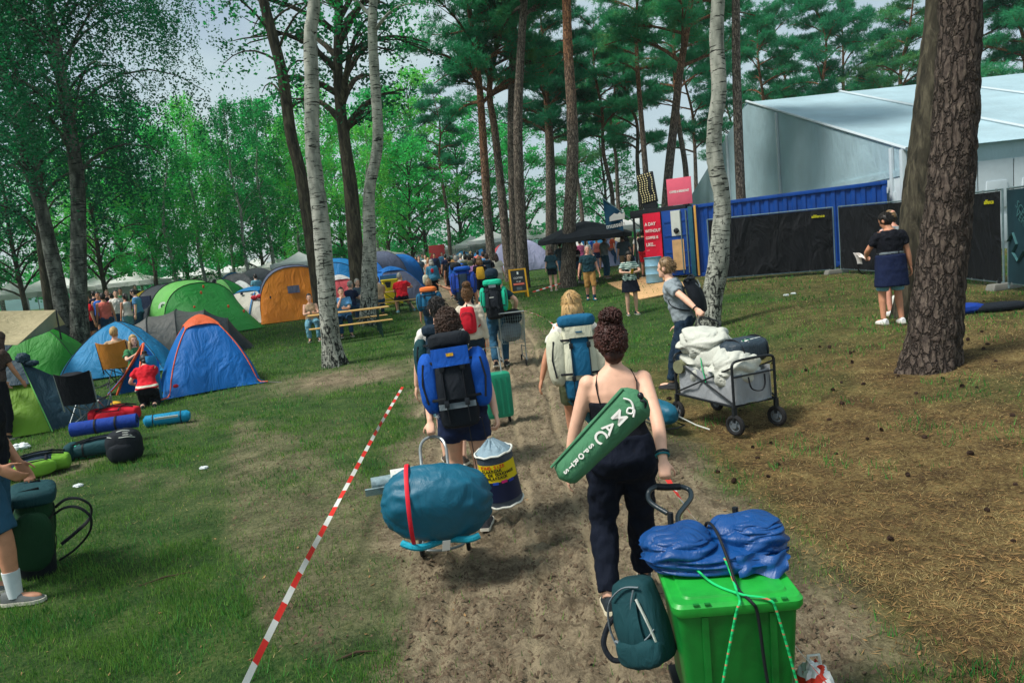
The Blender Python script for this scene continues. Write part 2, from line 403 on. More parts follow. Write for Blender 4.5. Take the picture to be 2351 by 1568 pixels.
def ground_mat():
    m,t,b,out=newmat('ground'); L=t.links.new
    at=t.nodes.new('ShaderNodeAttribute'); at.attribute_name='cover'; sp=t.nodes.new('ShaderNodeSeparateColor'); L(at.outputs['Color'],sp.inputs[0])
    tcn=t.nodes.new('ShaderNodeTexCoord'); vec=tcn.outputs['Object']
    a=noise_n(t,2.3,8,.72,vec); a2=noise_n(t,34,5,.75,vec); mm=t.nodes.new('ShaderNodeMath'); mm.operation='MULTIPLY_ADD'; mm.inputs[1].default_value=.55; L(a2.outputs['Fac'],mm.inputs[0])
    m2=t.nodes.new('ShaderNodeMath'); m2.operation='MULTIPLY'; m2.inputs[1].default_value=.5; L(a.outputs['Fac'],m2.inputs[0]); L(m2.outputs[0],mm.inputs[2])
    earth=ramp(t,[(.34,lin((66,58,49))),(.46,lin((116,104,86))),(.58,lin((148,134,110))),(.72,lin((182,168,140)))]); L(mm.outputs[0],earth.inputs[0])
    gr=ramp(t,[(.36,lin((32,42,26))),(.5,lin((50,78,38))),(.66,lin((88,104,58)))]); L(mm.outputs[0],gr.inputs[0])
    dr=ramp(t,[(.36,lin((50,38,29))),(.48,lin((92,73,50))),(.58,lin((124,105,68))),(.7,lin((158,140,96)))]); L(mm.outputs[0],dr.inputs[0])
    clump=noise_n(t,6.5,6,.8,vec,.6); ck=ramp(t,[(.40,(.42,.40,.38)),(.52,(1,1,1)),(.64,(1.0,1.0,1.0))]); L(clump.outputs['Fac'],ck.inputs[0])   # moist crumbs
    e2=t.nodes.new('ShaderNodeMixRGB'); e2.blend_type='MULTIPLY'; e2.inputs[0].default_value=.75; L(earth.outputs[0],e2.inputs[1]); L(ck.outputs[0],e2.inputs[2])
    e3=t.nodes.new('ShaderNodeMixRGB'); e3.inputs[2].default_value=(*lin((168,154,126)),1); tk=t.nodes.new('ShaderNodeMath'); tk.operation='MULTIPLY'; tk.inputs[1].default_value=.6; L(sp.outputs[1],tk.inputs[0]); L(tk.outputs[0],e3.inputs[0]); L(e2.outputs[0],e3.inputs[1]); earth=e3
    d2=t.nodes.new('ShaderNodeMixRGB'); d2.blend_type='MULTIPLY'; d2.inputs[0].default_value=.7; L(dr.outputs[0],d2.inputs[1]); L(ck.outputs[0],d2.inputs[2]); dr=d2
    x1=t.nodes.new('ShaderNodeMixRGB'); L(sp.outputs[2],x1.inputs[0]); L(gr.outputs[0],x1.inputs[1]); L(dr.outputs[0],x1.inputs[2])
    x2=t.nodes.new('ShaderNodeMixRGB'); L(sp.outputs[0],x2.inputs[0]); L(x1.outputs[0],x2.inputs[1]); L(earth.outputs[0],x2.inputs[2]); L(x2.outputs[0],b.inputs['Base Color'])
    b.inputs['Roughness'].default_value=.95; b.inputs['Specular IOR Level'].default_value=.1
    bp=t.nodes.new('ShaderNodeBump'); bp.inputs['Strength'].default_value=1.; bp.inputs['Distance'].default_value=.06; L(mm.outputs[0],bp.inputs['Height']); L(bp.outputs[0],b.inputs['Normal']); return m
def _axis(n,a,span): 
    s=np.linspace(-1,1,n); k=np.arcsinh(span/a); return a*np.sinh(s*k)
_gx=_axis(430,.9,420.); _gy=_axis(560,1.6,420.)+4.5
GX,GY=np.meshgrid(_gx,_gy,indexing='ij'); _mp,_mg,_md=masks(GX,GY)
GZ=tz_np(GX,GY)+micro(GX,GY,_mp)
nx,ny=GX.shape; idx=np.arange(nx*ny).reshape(nx,ny)
Fg=np.stack([idx[:-1,:-1],idx[1:,:-1],idx[1:,1:],idx[:-1,1:]],-1).reshape(-1,4)
ground=np_mesh('ground',np.stack([GX,GY,GZ],-1).reshape(-1,3),Fg,ground_mat(),smooth=True); tag(ground,'trodden earth path through grass and pine litter','ground',kind='structure')
_ca=ground.data.color_attributes.new('cover','FLOAT_COLOR','POINT'); _ca.data.foreach_set('color',np.stack([_mp,track(GX,GY)*ss_np((30-GY)/15),_md/np.maximum(.001,_mg+_md),np.ones_like(_mp)],-1).astype(np.float32).ravel())
def blades(name,label,n,fn_w,ymin,ymax,hgt_,wid,mat,seed,bend=.6,xk=1.05):
    "single grass blades; density follows the ground cover"
    rs=np.random.RandomState(seed); m=n*3
    y=ymin*(ymax/ymin)**rs.rand(m); x=(rs.rand(m)*2-1)*(y*xk+1.2); p,g,d=masks(x,y); w=fn_w(x,y,p,g,d); keep=rs.rand(m)<w; x=x[keep][:n]; y=y[keep][:n]; p=p[keep][:n]
    k=len(x); z=tz_np(x,y)+micro(x,y,p); far=np.clip(y/6,.8,5); h=hgt_*rs.uniform(.5,1.4,k)*(.8+.2*far); a=rs.rand(k)*6.283; b=rs.rand(k)*6.283; wd=wid*far*rs.uniform(.7,1.3,k)
    base=np.stack([x,y,z-.004],-1); dx=np.stack([np.cos(a)*wd*.5,np.sin(a)*wd*.5,np.zeros(k)],-1); bd=bend*h*rs.rand(k)
    tip=base+np.stack([np.cos(b)*bd,np.sin(b)*bd,h],-1)
    V=np.stack([base-dx,base+dx,tip],1).reshape(-1,3); o=np_mesh(name,V,np.arange(k*3).reshape(-1,3),mat); tag(o,label,'grass',kind='stuff'); return o
def grassmat(name,c1,c2,tr=.35):
    m,t,b,out=newmat(name); L=t.links.new; g=t.nodes.new('ShaderNodeNewGeometry'); tcn=t.nodes.new('ShaderNodeTexCoord'); n=noise_n(t,1.3,5,.7,tcn.outputs['Object'])
    ad=t.nodes.new('ShaderNodeMath'); ad.operation='MULTIPLY_ADD'; ad.inputs[1].default_value=.35; L(g.outputs['Random Per Island'],ad.inputs[0]); L(n.outputs['Fac'],ad.inputs[2])
    r=ramp(t,[(.42,lin(c1)),(.85,lin(c2))]); L(ad.outputs[0],r.inputs[0]); L(r.outputs[0],b.inputs['Base Color']); b.inputs['Roughness'].default_value=.7; b.inputs['Specular IOR Level'].default_value=.2
    tr_=t.nodes.new('ShaderNodeBsdfTranslucent'); L(r.outputs[0],tr_.inputs[0]); mxs=t.nodes.new('ShaderNodeMixShader'); mxs.inputs[0].default_value=tr; L(b.outputs[0],mxs.inputs[1]); L(tr_.outputs[0],mxs.inputs[2]); L(mxs.outputs[0],out.inputs[0]); return m
_cl=lambda x,y,s: ss_np((fbm(x,y,s,3,77)-.38)/.25)
blades('grass','short trodden green grass growing over the lawns beside the path',380000,lambda x,y,p,g,d:np.clip(g*1.1-.12,0,1)*(.12+.88*_cl(x,y,1.2))*(.3+.7*_cl(x,y,4.2))*np.where(x>1.2,.55,1)+.014*p,1.6,42,.046,.0066,grassmat('grass_blades',(30,92,36),(118,160,70)),1)
blades('dry_grass','straw coloured dry grass and needles lying among the green',190000,lambda x,y,p,g,d:np.clip(.9*d+.18*g,0,1)*(.35+.65*_cl(x,y,2.2)),2.0,36,.018,.0055,grassmat('dry_blades',(100,82,54),(182,164,112),.2),2,2.6)
# ---------------------------------------------------------------- trees
def bark(name,kind):
    if name in _MC: return _MC[name]
    m,t,b,out=newmat(name); tcn=t.nodes.new('ShaderNodeTexCoord'); vec=tcn.outputs['Object']; L=t.links.new
    sep=t.nodes.new('ShaderNodeSeparateXYZ'); L(vec,sep.inputs[0])
    def mapped(s):
        mp=t.nodes.new('ShaderNodeMapping'); mp.inputs['Scale'].default_value=s; L(vec,mp.inputs[0]); return mp.outputs[0]
    b.inputs['Roughness'].default_value=.9; b.inputs['Specular IOR Level'].default_value=.15
    bp=t.nodes.new('ShaderNodeBump')
    if kind in('birch','birch_dark'):
        n0=noise_n(t,1.,4,.6,mapped((5,5,2))); base=ramp(t,[(.3,lin((98,102,94))),(.5,lin((150,152,142))),(.8,lin((196,194,182)))]); L(n0.outputs['Fac'],base.inputs[0])
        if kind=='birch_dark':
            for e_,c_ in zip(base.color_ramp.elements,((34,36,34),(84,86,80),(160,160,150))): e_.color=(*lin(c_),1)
        n1=noise_n(t,1.,3,.65,mapped((3.6,3.6,24)),.8); k1=ramp(t,[(.56,(0,0,0)),(.62,(1,1,1))]); L(n1.outputs['Fac'],k1.inputs[0])
        n2=noise_n(t,1.,5,.7,mapped((13,13,5)),1.2)                    # rough black plates, commoner near the foot of the stem
        mr=t.nodes.new('ShaderNodeMapRange'); mr.inputs[1].default_value=.3; mr.inputs[2].default_value=3.2; mr.inputs[3].default_value=.085; mr.inputs[4].default_value=-.10; L(sep.outputs[2],mr.inputs[0])
        ad=t.nodes.new('ShaderNodeMath'); ad.operation='ADD'; L(n2.outputs['Fac'],ad.inputs[0]); L(mr.outputs[0],ad.inputs[1])
        k2=ramp(t,[(.56,(0,0,0)),(.61,(1,1,1))]); L(ad.outputs[0],k2.inputs[0])
        mxm=t.nodes.new('ShaderNodeMath'); mxm.operation='MAXIMUM'; L(k1.outputs[0],mxm.inputs[0]); L(k2.outputs[0],mxm.inputs[1])
        mc=t.nodes.new('ShaderNodeMixRGB'); mc.inputs[2].default_value=(*lin((34,36,34)),1); L(mxm.outputs[0],mc.inputs[0]); L(base.outputs[0],mc.inputs[1]); L(mc.outputs[0],b.inputs['Base Color'])
        L(mxm.outputs[0],bp.inputs['Height']); bp.inputs['Strength'].default_value=.5; bp.inputs['Distance'].default_value=-.012
    elif kind=='dark':
        n0=noise_n(t,1.,5,.65,mapped((10,10,2.2)),.6); base=ramp(t,[(.3,lin((28,28,26))),(.5,lin((62,58,48))),(.75,lin((104,98,82)))]); L(n0.outputs['Fac'],base.inputs[0]); L(base.outputs[0],b.inputs['Base Color'])
        L(n0.outputs['Fac'],bp.inputs['Height']); bp.inputs['Strength'].default_value=.8; bp.inputs['Distance'].default_value=.03
    else:
        vo=t.nodes.new('ShaderNodeTexVoronoi'); vo.inputs['Scale'].default_value=1; vo.feature='DISTANCE_TO_EDGE'
        nw=noise_n(t,1,3,.6,mapped((9,9,5))); av=t.nodes.new('ShaderNodeVectorMath'); av.operation='MULTIPLY_ADD'; av.inputs[1].default_value=(1.9,1.9,1.9); L(nw.outputs['Color'],av.inputs[0]); L(mapped((13,13,3.6)),av.inputs[2]); L(av.outputs[0],vo.inputs['Vector'])
        n0=noise_n(t,1.,5,.7,mapped((26,26,9)),.4)
        lo=ramp(t,[(.3,lin((60,54,50))),(.5,lin((116,106,96))),(.62,lin((144,132,118))),(.78,lin((178,164,146)))]); L(n0.outputs['Fac'],lo.inputs[0])
        if kind=='pine_old':
            for e_,c_ in zip(lo.color_ramp.elements,((36,31,30),(78,68,62),(100,89,80),(140,126,110))): e_.color=(*lin(c_),1)
        hi=ramp(t,[(.3,lin((96,66,48))),(.5,lin((146,102,72))),(.75,lin((180,138,102)))]); L(n0.outputs['Fac'],hi.inputs[0])
        nh=noise_n(t,.9,2,.5,vec); mh=t.nodes.new('ShaderNodeMath'); mh.operation='MULTIPLY_ADD'; mh.inputs[1].default_value=5; L(nh.outputs['Fac'],mh.inputs[0]); L(sep.outputs[2],mh.inputs[2])
        z0=dict(pine=8.5,pine_low=5.6,pine_grey=30.,pine_old=30.)[kind]
        mr=t.nodes.new('ShaderNodeMapRange'); mr.inputs[1].default_value=z0; mr.inputs[2].default_value=z0+4; L(mh.outputs[0],mr.inputs[0])
        mc=t.nodes.new('ShaderNodeMixRGB'); L(mr.outputs[0],mc.inputs[0]); L(lo.outputs[0],mc.inputs[1]); L(hi.outputs[0],mc.inputs[2])
        cr=ramp(t,[(.0,(.85,.85,.85)),(.17,(0,0,0))]); L(vo.outputs['Distance'],cr.inputs[0])
        mc2=t.nodes.new('ShaderNodeMixRGB'); mc2.inputs[2].default_value=(*lin((38,33,30)),1); L(cr.outputs[0],mc2.inputs[0]); L(mc.outputs[0],mc2.inputs[1]); L(mc2.outputs[0],b.inputs['Base Color'])
        L(cr.outputs[0],bp.inputs['Height']); bp.inputs['Strength'].default_value=.9; bp.inputs['Distance'].default_value=-.03
    L(bp.outputs[0],b.inputs['Normal']); _MC[name]=m; return m
def leafmat(name,c1,c2,trans=.4,rough=.6):
    if name in _MC: return _MC[name]
    m,t,b,out=newmat(name); L=t.links.new
    tcn=t.nodes.new('ShaderNodeTexCoord'); n=noise_n(t,.8,6,.8,tcn.outputs['Object']); oi=t.nodes.new('ShaderNodeObjectInfo')
    ad=t.nodes.new('ShaderNodeMath'); ad.operation='MULTIPLY_ADD'; ad.inputs[1].default_value=.42; L(oi.outputs['Random'],ad.inputs[0]); L(n.outputs['Fac'],ad.inputs[2])
    r=ramp(t,[(.36,lin([v*.72 for v in c1])),(.58,lin([(p+q)/2 for p,q in zip(c1,c2)])),(.8,lin(c2)),(.98,lin((min(255,c2[0]+46),c2[1]-4,max(0,c2[2]-18))))]); L(ad.outputs[0],r.inputs[0]); L(r.outputs[0],b.inputs['Base Color']); b.inputs['Roughness'].default_value=rough; b.inputs['Specular IOR Level'].default_value=.25
    tr=t.nodes.new('ShaderNodeBsdfTranslucent'); hs=t.nodes.new('ShaderNodeMixRGB'); hs.blend_type='MULTIPLY'; hs.inputs[0].default_value=1; hs.inputs[2].default_value=(1.0,1.3,.9,1); L(r.outputs[0],hs.inputs[1]); L(hs.outputs[0],tr.inputs[0])
    mxs=t.nodes.new('ShaderNodeMixShader'); mxs.inputs[0].default_value=trans; L(b.outputs[0],mxs.inputs[1]); L(tr.outputs[0],mxs.inputs[2]); L(mxs.outputs[0],out.inputs[0])
    _MC[name]=m; return m
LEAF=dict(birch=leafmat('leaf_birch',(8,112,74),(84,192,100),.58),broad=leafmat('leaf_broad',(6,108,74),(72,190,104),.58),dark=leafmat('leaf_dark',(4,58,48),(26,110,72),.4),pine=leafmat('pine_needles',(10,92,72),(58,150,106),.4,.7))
def leaves(pts,size,rs,flat=.5,aspect=.62,hang=0.):
    "one folded leaf face per point"
    n=len(pts); d=rs.normal(size=(n,3)); d[:,2]*=flat; d[:,2]-=hang; d/=np.linalg.norm(d,axis=1)[:,None]
    w=rs.normal(size=(n,3)); w-=d*(w*d).sum(1)[:,None]; w/=np.linalg.norm(w,axis=1)[:,None]+1e-9
    s=size*rs.uniform(.6,1.3,size=(n,1))
    V=np.stack([pts-d*s*.5,pts+w*s*.5*aspect-d*s*.08,pts+d*s*.55,pts-w*s*.5*aspect-d*s*.05],1).reshape(-1,3)
    F=np.arange(n*4).reshape(-1,4); return V,F
def needles(pts,dirs,rs,k=11,ln=.16,w=.016):
    "tufts of needles: k thin blades fanning from each point"
    n=len(pts); P_=np.repeat(pts,k,0); D=np.repeat(dirs,k,0)+rs.normal(size=(n*k,3))*.75; D/=np.linalg.norm(D,axis=1)[:,None]
    w_=rs.normal(size=(n*k,3)); w_-=D*(w_*D).sum(1)[:,None]; w_/=np.linalg.norm(w_,axis=1)[:,None]+1e-9
    l=ln*rs.uniform(.6,1.2,size=(n*k,1)); P_=P_+rs.normal(size=P_.shape)*.03
    V=np.stack([P_-w_*w*.5,P_+w_*w*.5,P_+D*l+w_*w*.3,P_+D*l-w_*w*.3],1).reshape(-1,3); return V,np.arange(len(V)).reshape(-1,4)
def curve_pts(a,b,c,n):
    return [a*(1-t)**2+b*2*t*(1-t)+c*t*t for t in [i/n for i in range(n+1)]]
def lerp(a,b,t): return a+(b-a)*t
def trunk_tube(mb,path,rad,n=14,rough=0.,seed=0,flare=0.,seg=None,vs=(7,7,2.6)):
    "stem through the given points, resampled smoothly, with root flare and bark relief"
    pts=[Vector(p) for p in path]; k=seg or len(pts)*5; P2=[];R2=[]; m=len(pts)-1
    for i in range(k+1):
        t=i/k*m; j=min(m-1,int(t)); f=t-j; p0,p1,p2,p3=pts[max(0,j-1)],pts[j],pts[j+1],pts[min(m,j+2)]
        q=(p1*2+(p2-p0)*f+(p0*2-p1*5+p2*4-p3)*f*f+(p1*3-p0-p2*3+p3)*f**3)*.5
        P2.append(q); R2.append(lerp(rad[j],rad[j+1],f))
    s0=len(mb.v); mb.tube(P2,R2,n)
    if rough or flare:
        z0=pts[0].z
        for i in range(k+1):
            for j in range(n):
                q=Vector(mb.v[s0+i*n+j]); o=q-P2[i]; a=math.atan2(o.y,o.x); hz=max(0,q.z-z0); fl=flare*math.exp(-hz/.28)*(.75+.45*math.sin(a*4+seed)+.25*math.sin(a*7+seed*2))
                rf=0
                if rough:
                    v=Vector((q.x*vs[0],q.y*vs[1],q.z*vs[2]))+mnoise.noise_vector(q*5)*.5
                    d=mnoise.voronoi(v)[0]; rf=rough*(min(.35,d[1]-d[0])*2.6-.45)+rough*.6*mnoise.noise(q*3)
                u=o.normalized(); mb.v[s0+i*n+j]=tuple(q+u*(fl+rf))
def limb_pts(rnd,p,az,ln,rise,droop,n=5):
    d=Vector((math.cos(az),math.sin(az),0)); return curve_pts(p,p+d*ln*.5+Vector((0,0,rise)),p+d*ln+Vector((0,0,rise-droop)),n)
def crown_birch(mb,path_at,z0,z1,rad,seed,nl=26,leaf=.10,dens=1.,weep=1.,rtrunk=.12):
    rnd=random.Random(seed); rs=np.random.RandomState(seed); pts=[]
    for i in range(nl):
        f=(i+rnd.random())/nl; z=lerp(z0,z1,f); p=path_at(z); az=i*2.4+rnd.uniform(-.5,.5); prof=math.sin(math.pi*min(1,.18+.82*f))**.7
        ln=rad*prof*rnd.uniform(.65,1.1)+.3; rise=ln*rnd.uniform(.45,.9); lp=limb_pts(rnd,p,az,ln,rise,ln*rnd.uniform(.2,.5)); r0=rtrunk*(1-f*.75)*.24
        mb.tube(lp,[r0*(1-.85*j/5)+.004 for j in range(6)],5)
        for k in range(int(11*dens)):
            t=rnd.uniform(.25,1.05); j=min(4,int(t*5)); q=lerp(lp[j],lp[j+1],min(1.2,t*5-j))+Vector((rnd.gauss(0,.28),rnd.gauss(0,.28),rnd.gauss(0,.2)))*rad*.35
            for z_ in range(3):
                sl=rnd.uniform(.35,1.25)*weep; m=int(10*sl/.8*(.13/leaf)**.6); ox,oy=rnd.gauss(0,.17),rnd.gauss(0,.17); dx,dy=rnd.gauss(0,.1),rnd.gauss(0,.1)
                for _ in range(m):
                    g=rnd.random(); pts.append((q.x+ox+dx*g+rnd.gauss(0,.055),q.y+oy+dy*g+rnd.gauss(0,.055),q.z-g*sl+rnd.gauss(0,.08)))
    return leaves(np.array(pts),leaf,rs,.7,.66,.5)
def crown_broad(mb,path_at,z0,z1,rad,seed,nl=22,leaf=.13,dens=1.,rtrunk=.14):
    rnd=random.Random(seed); rs=np.random.RandomState(seed); pts=[]
    for i in range(nl):
        f=(i+rnd.random())/nl; z=lerp(z0,z1,f); p=path_at(z); az=i*2.4+rnd.uniform(-.6,.6); prof=(math.sin(math.pi*min(1,.2+.75*f)))**.6
        ln=rad*prof*rnd.uniform(.6,1.1)+.3; lp=limb_pts(rnd,p,az,ln,ln*rnd.uniform(.35,.9),ln*rnd.uniform(-.1,.3)); r0=rtrunk*(1-f*.7)*.5
        mb.tube(lp,[r0*(1-.85*j/5)+.005 for j in range(6)],5)
        for k in range(int(5*dens)):
            t=rnd.uniform(.35,1.1); j=min(4,int(t*5)); q=lerp(lp[j],lp[j+1],min(1.3,t*5-j))+Vector((rnd.gauss(0,.4),rnd.gauss(0,.4),rnd.gauss(0,.35)))*rad*.3
            r=rnd.uniform(.35,.8); m=int(70*r)
            mb.tube([lp[max(0,j-1)],lerp(lp[j],q,.6),q],[r0*.25+.004,r0*.15+.003,.003],4)
            g=rs.normal(size=(m,3)); g/=np.linalg.norm(g,axis=1)[:,None]; g*=(rs.rand(m,1)**.5)*np.array([r,r,r*.6]); pts.append(g+np.array(q))
    return leaves(np.concatenate(pts),leaf,rs,.6,.7,.2)
def crown_pine(mb,path_at,z0,z1,rad,seed,nl=24,dens=1.,rtrunk=.14,ln_=.17):
    rnd=random.Random(seed); rs=np.random.RandomState(seed); pts=[];ds=[]
    for i in range(nl):
        f=(i+rnd.random())/nl; z=lerp(z0,z1,f); p=path_at(z); az=i*2.4+rnd.uniform(-.7,.7); prof=math.sin(math.pi*min(1,.25+.68*f))**.6
        ln=rad*prof*rnd.uniform(.5,1.15)+.25; lp=limb_pts(rnd,p,az,ln,ln*rnd.uniform(.1,.55),ln*rnd.uniform(-.15,.25)); r0=rtrunk*(1-f*.6)*.42
        mb.tube(lp,[r0*(1-.8*j/5)+.006 for j in range(6)],5)
        for k in range(int(8*dens)):
            t=rnd.uniform(.4,1.05); j=min(4,int(t*5)); q=lerp(lp[j],lp[j+1],min(1.2,t*5-j))+Vector((rnd.gauss(0,.35),rnd.gauss(0,.35),rnd.gauss(.1,.16)))*rad*.33
            mb.tube([lp[max(0,j-1)],lerp(lp[j],q,.55)+Vector((0,0,-.05)),q],[r0*.3+.005,r0*.2+.004,.004],4)
            r=rnd.uniform(.35,.75); m=int(44*r)
            g=rs.normal(size=(m,3)); g/=np.linalg.norm(g,axis=1)[:,None]; g*=(rs.rand(m,1)**.45)*np.array([r,r,r*.42]); pts.append(g+np.array(q)); dd=g.copy(); dd[:,2]+=.25; ds.append(dd/np.linalg.norm(dd,axis=1)[:,None])
    return needles(np.concatenate(pts),np.concatenate(ds),rs,10,ln_,.026)
def stubs(mb,path_at,z0,z1,n,seed,r=.02,ln=.5,rt=.14):
    rnd=random.Random(seed)
    for i in range(n):
        p=path_at(lerp(z0,z1,rnd.random())); az=rnd.uniform(0,6.28); l=ln*rnd.uniform(.3,1.1); d=Vector((math.cos(az),math.sin(az),rnd.uniform(-.2,.35)))
        e=p+d*(rt+l); mb.tube([p,lerp(p,e,.6)+Vector((0,0,rnd.uniform(-.05,.05))),e],[r,r*.8,r*.3],5)
def pathfn(pts):
    pts=[Vector(p) for p in pts]
    def f(z):
        for a,b in zip(pts,pts[1:]):
            if z<=b.z: return lerp(a,b,(z-a.z)/max(1e-6,b.z-a.z))
        return pts[-1]
    return f
def make_tree(kind,h,r0,c0,crad,seed,label,group=None,name=None,loc=(0,0,0),dens=1.,leaf=None,wav=.25,lean=(0,0),path=None,rad=None,n=10,rough=0.,flare=.04,seg=None,bk=None,lf=None,nl=None,stub=0,fork=None,weep=1.):
    rnd=random.Random(seed); t=thing(name or dict(birch='birch_tree',broad='broadleaf_tree',pine='pine_tree')[kind],label,'tree',loc,0,group)
    if path is None:
        path=[Vector((lean[0]*h*f+rnd.gauss(0,wav)*f*(f<1),lean[1]*h*f+rnd.gauss(0,wav)*f,h*f)) for f in (0,.12,.28,.45,.62,.8,1)]; path[0]=Vector((0,0,-.1))
        rad=[r0*v for v in (1.25,1,.88,.74,.58,.36,.1)]
    mb=MB(); trunk_tube(mb,path,rad,n,rough,seed,flare,seg); pf=pathfn(path); h=path[-1].z
    if fork:
        for fp,fr in fork: trunk_tube(mb,fp,fr,max(8,n//2),rough*.6,seed+3)
    if stub: stubs(mb,pf,stub[0],stub[1],stub[2],seed,rt=r0*.8)
    V,F={'birch':lambda:crown_birch(mb,pf,c0,h*.97,crad,seed,nl or 26,leaf or .10,dens,weep,r0),'broad':lambda:crown_broad(mb,pf,c0,h*.98,crad,seed,nl or 22,leaf or .14,dens,r0),'pine':lambda:crown_pine(mb,pf,c0,h*.99,crad,seed,nl or 22,dens,r0,leaf or .22)}[kind]()
    mb.build('trunk',bk or bark('bark_'+kind,{'birch':'birch','broad':'dark','pine':'pine'}[kind]),t,auto=60)
    np_mesh('crown',V,F,lf or LEAF[{'birch':'birch','broad':'broad','pine':'pine'}[kind]],t)
    return t
def stem_from_photo(px,depth,top=None,wtop=None):
    """world stem path of a tree at a given distance: (x, y, width) triples measured on the photograph, the first at its foot;
    continued upward to `top` metres"""
    b=GD(px[0][0],depth); pts=[];rad=[]
    for i,(x,y,w) in enumerate(px):
        v=ray(x,y); k=(b.y-CAM.y)/v.y; p=CAM+v*k
        if i==0: p=Vector((p.x,b.y,tz(p.x,b.y)-.12))
        pts.append(p); rad.append(w/PF*k*.5)
    base=Vector((pts[0].x,pts[0].y,tz(pts[0].x,pts[0].y)))
    if top:
        d=(pts[-1]-pts[-2]).normalized(); z=base.z+top
        if pts[-1].z<z:
            q=pts[-1]; m=2
            for i in range(1,m+1):
                zz=lerp(q.z,z,i/m); pts.append(Vector((q.x+d.x*(zz-q.z)*.5,q.y,zz))); rad.append(max(.03,rad[len(px)-1]*(1-.85*i/m)))
    return base,[p-base for p in pts],rad
# ---------------------------------------------------------------- marquee
WHT=FAB('white_canvas',(184,212,222),.6,trans=.3,fold=2.,fb=.3,spec=.3,var=.09)
WHP=M('white_panel',(188,200,206),.5,.06,3,.03,30)
ALU=M('aluminium',(150,158,160),.4,.1,10,.05,60,metal=.6)
GALV=M('galvanised_steel',(120,142,146),.45,.18,14,.08,60,metal=.5)
DKM=M('dark_metal',(36,40,44),.5,.15,10,.08,60,metal=.3)
def marquee():
    ax,ay,by=13.6,23.2,51.; my=(ay+by)/2; z0=.45; zE=3.75+z0; zP=zE+4.55; L_=34.
    t=thing('marquee','large white event marquee behind the blue container and black fence','marquee',(ax,ay,z0))
    zE-=z0; zP-=z0; ln=by-ay; h=ln/2
    # gable skin, in three widths of canvas
    cuts=[0,.36,.62,1.]
    def roofz(f): return zE+(zP-zE)*(1-abs(f-.5)*2)
    for a,b in zip(cuts,cuts[1:]):
        g=[]
        for i in range(9):
            f=lerp(a,b,i/8); g.append([(.02*math.sin(i*math.pi/8),f*ln,lerp(3.0,roofz(f)-.02,j/8)) for j in range(9)])
        mb=MB(); mb.sheet(g,thick=.02); mb.build('gable_canvas',WHT,t)
    for f in (0.02,.36,.62,.98):
        mb=MB(); mb.bar((-.06,f*ln,0),(-.06,f*ln,roofz(f)-.05),.1,.14); mb.build('gable_post',WHP,t,bevel=.01)
    # roof bays: each bay sags a little between the rafters
    bay=5.
    for k in range(7):
        for sd in (0,1):
            g=[]
            for i in range(9):
                x=lerp(k*bay+.02,(k+1)*bay-.02,i/8); sag=-.10*math.sin(math.pi*i/8); row=[]
                for j in range(13):
                    f=j/12; y=lerp(-.25,h,f) if sd==0 else lerp(ln+.25,h,f); z=lerp(zE-.08,zP,f)+sag*math.sin(math.pi*min(1,f*.95+.02)); row.append((x,y,z))
                g.append(row)
            mb=MB(); mb.sheet(g,thick=-.02 if sd==0 else .02); mb.build('roof_panel',WHT,t)
        mb=MB(); mb.tube([(k*bay,-.25,zE-.02),(k*bay,h,zP+.05)],.06,6); mb.build('rafter',WHP,t)
        # side wall of this bay: two moulded panels, window strip and post
        mb=MB(); mb.bar((k*bay,-.02,0),(k*bay,-.02,zE),.16,.16); mb.build('wall_post',WHP,t,bevel=.01)
        mb=MB(); mb.box((k*bay+bay/2,0,zE-.38),(bay-.2,.04,.62)); mb.build('valance',WHT,t)
        for q in range(4):
            x=k*bay+.08+(q+.5)*(bay-.16)/4; w=(bay-.16)/4-.04
            mb=MB(); mb.box((x,0,1.55),(w,.05,3.1)); mb.box((x,-.05,1.95),(w*.72,.06,.9),taper=.8); mb.box((x,-.05,.8),(w*.72,.06,.9),taper=.8); mb.build('wall_panel',WHP,t,bevel=.012)
    for q in range(20):
        y=.1+(q+.5)*(ln-.2)/20; w=(ln-.2)/20-.05
        mb=MB(); mb.box((0,y,1.45),(.05,w,2.9)); mb.box((-.05,y,2.0),(.06,w*.72,.8),taper=.82); mb.box((-.05,y,.85),(.06,w*.72,.9),taper=.82); mb.build('wall_panel',WHP,t,bevel=.012)
        if q: 
            mb=MB(); mb.bar((-.02,q*(ln-.2)/20+.1,0),(-.02,q*(ln-.2)/20+.1,2.95),.06,.08); mb.build('panel_post',ALU,t)
    mb=MB(); mb.box((-.01,ln/2,3.0),(.09,ln,.22)); mb.build('valance',WHT,t)
marquee()
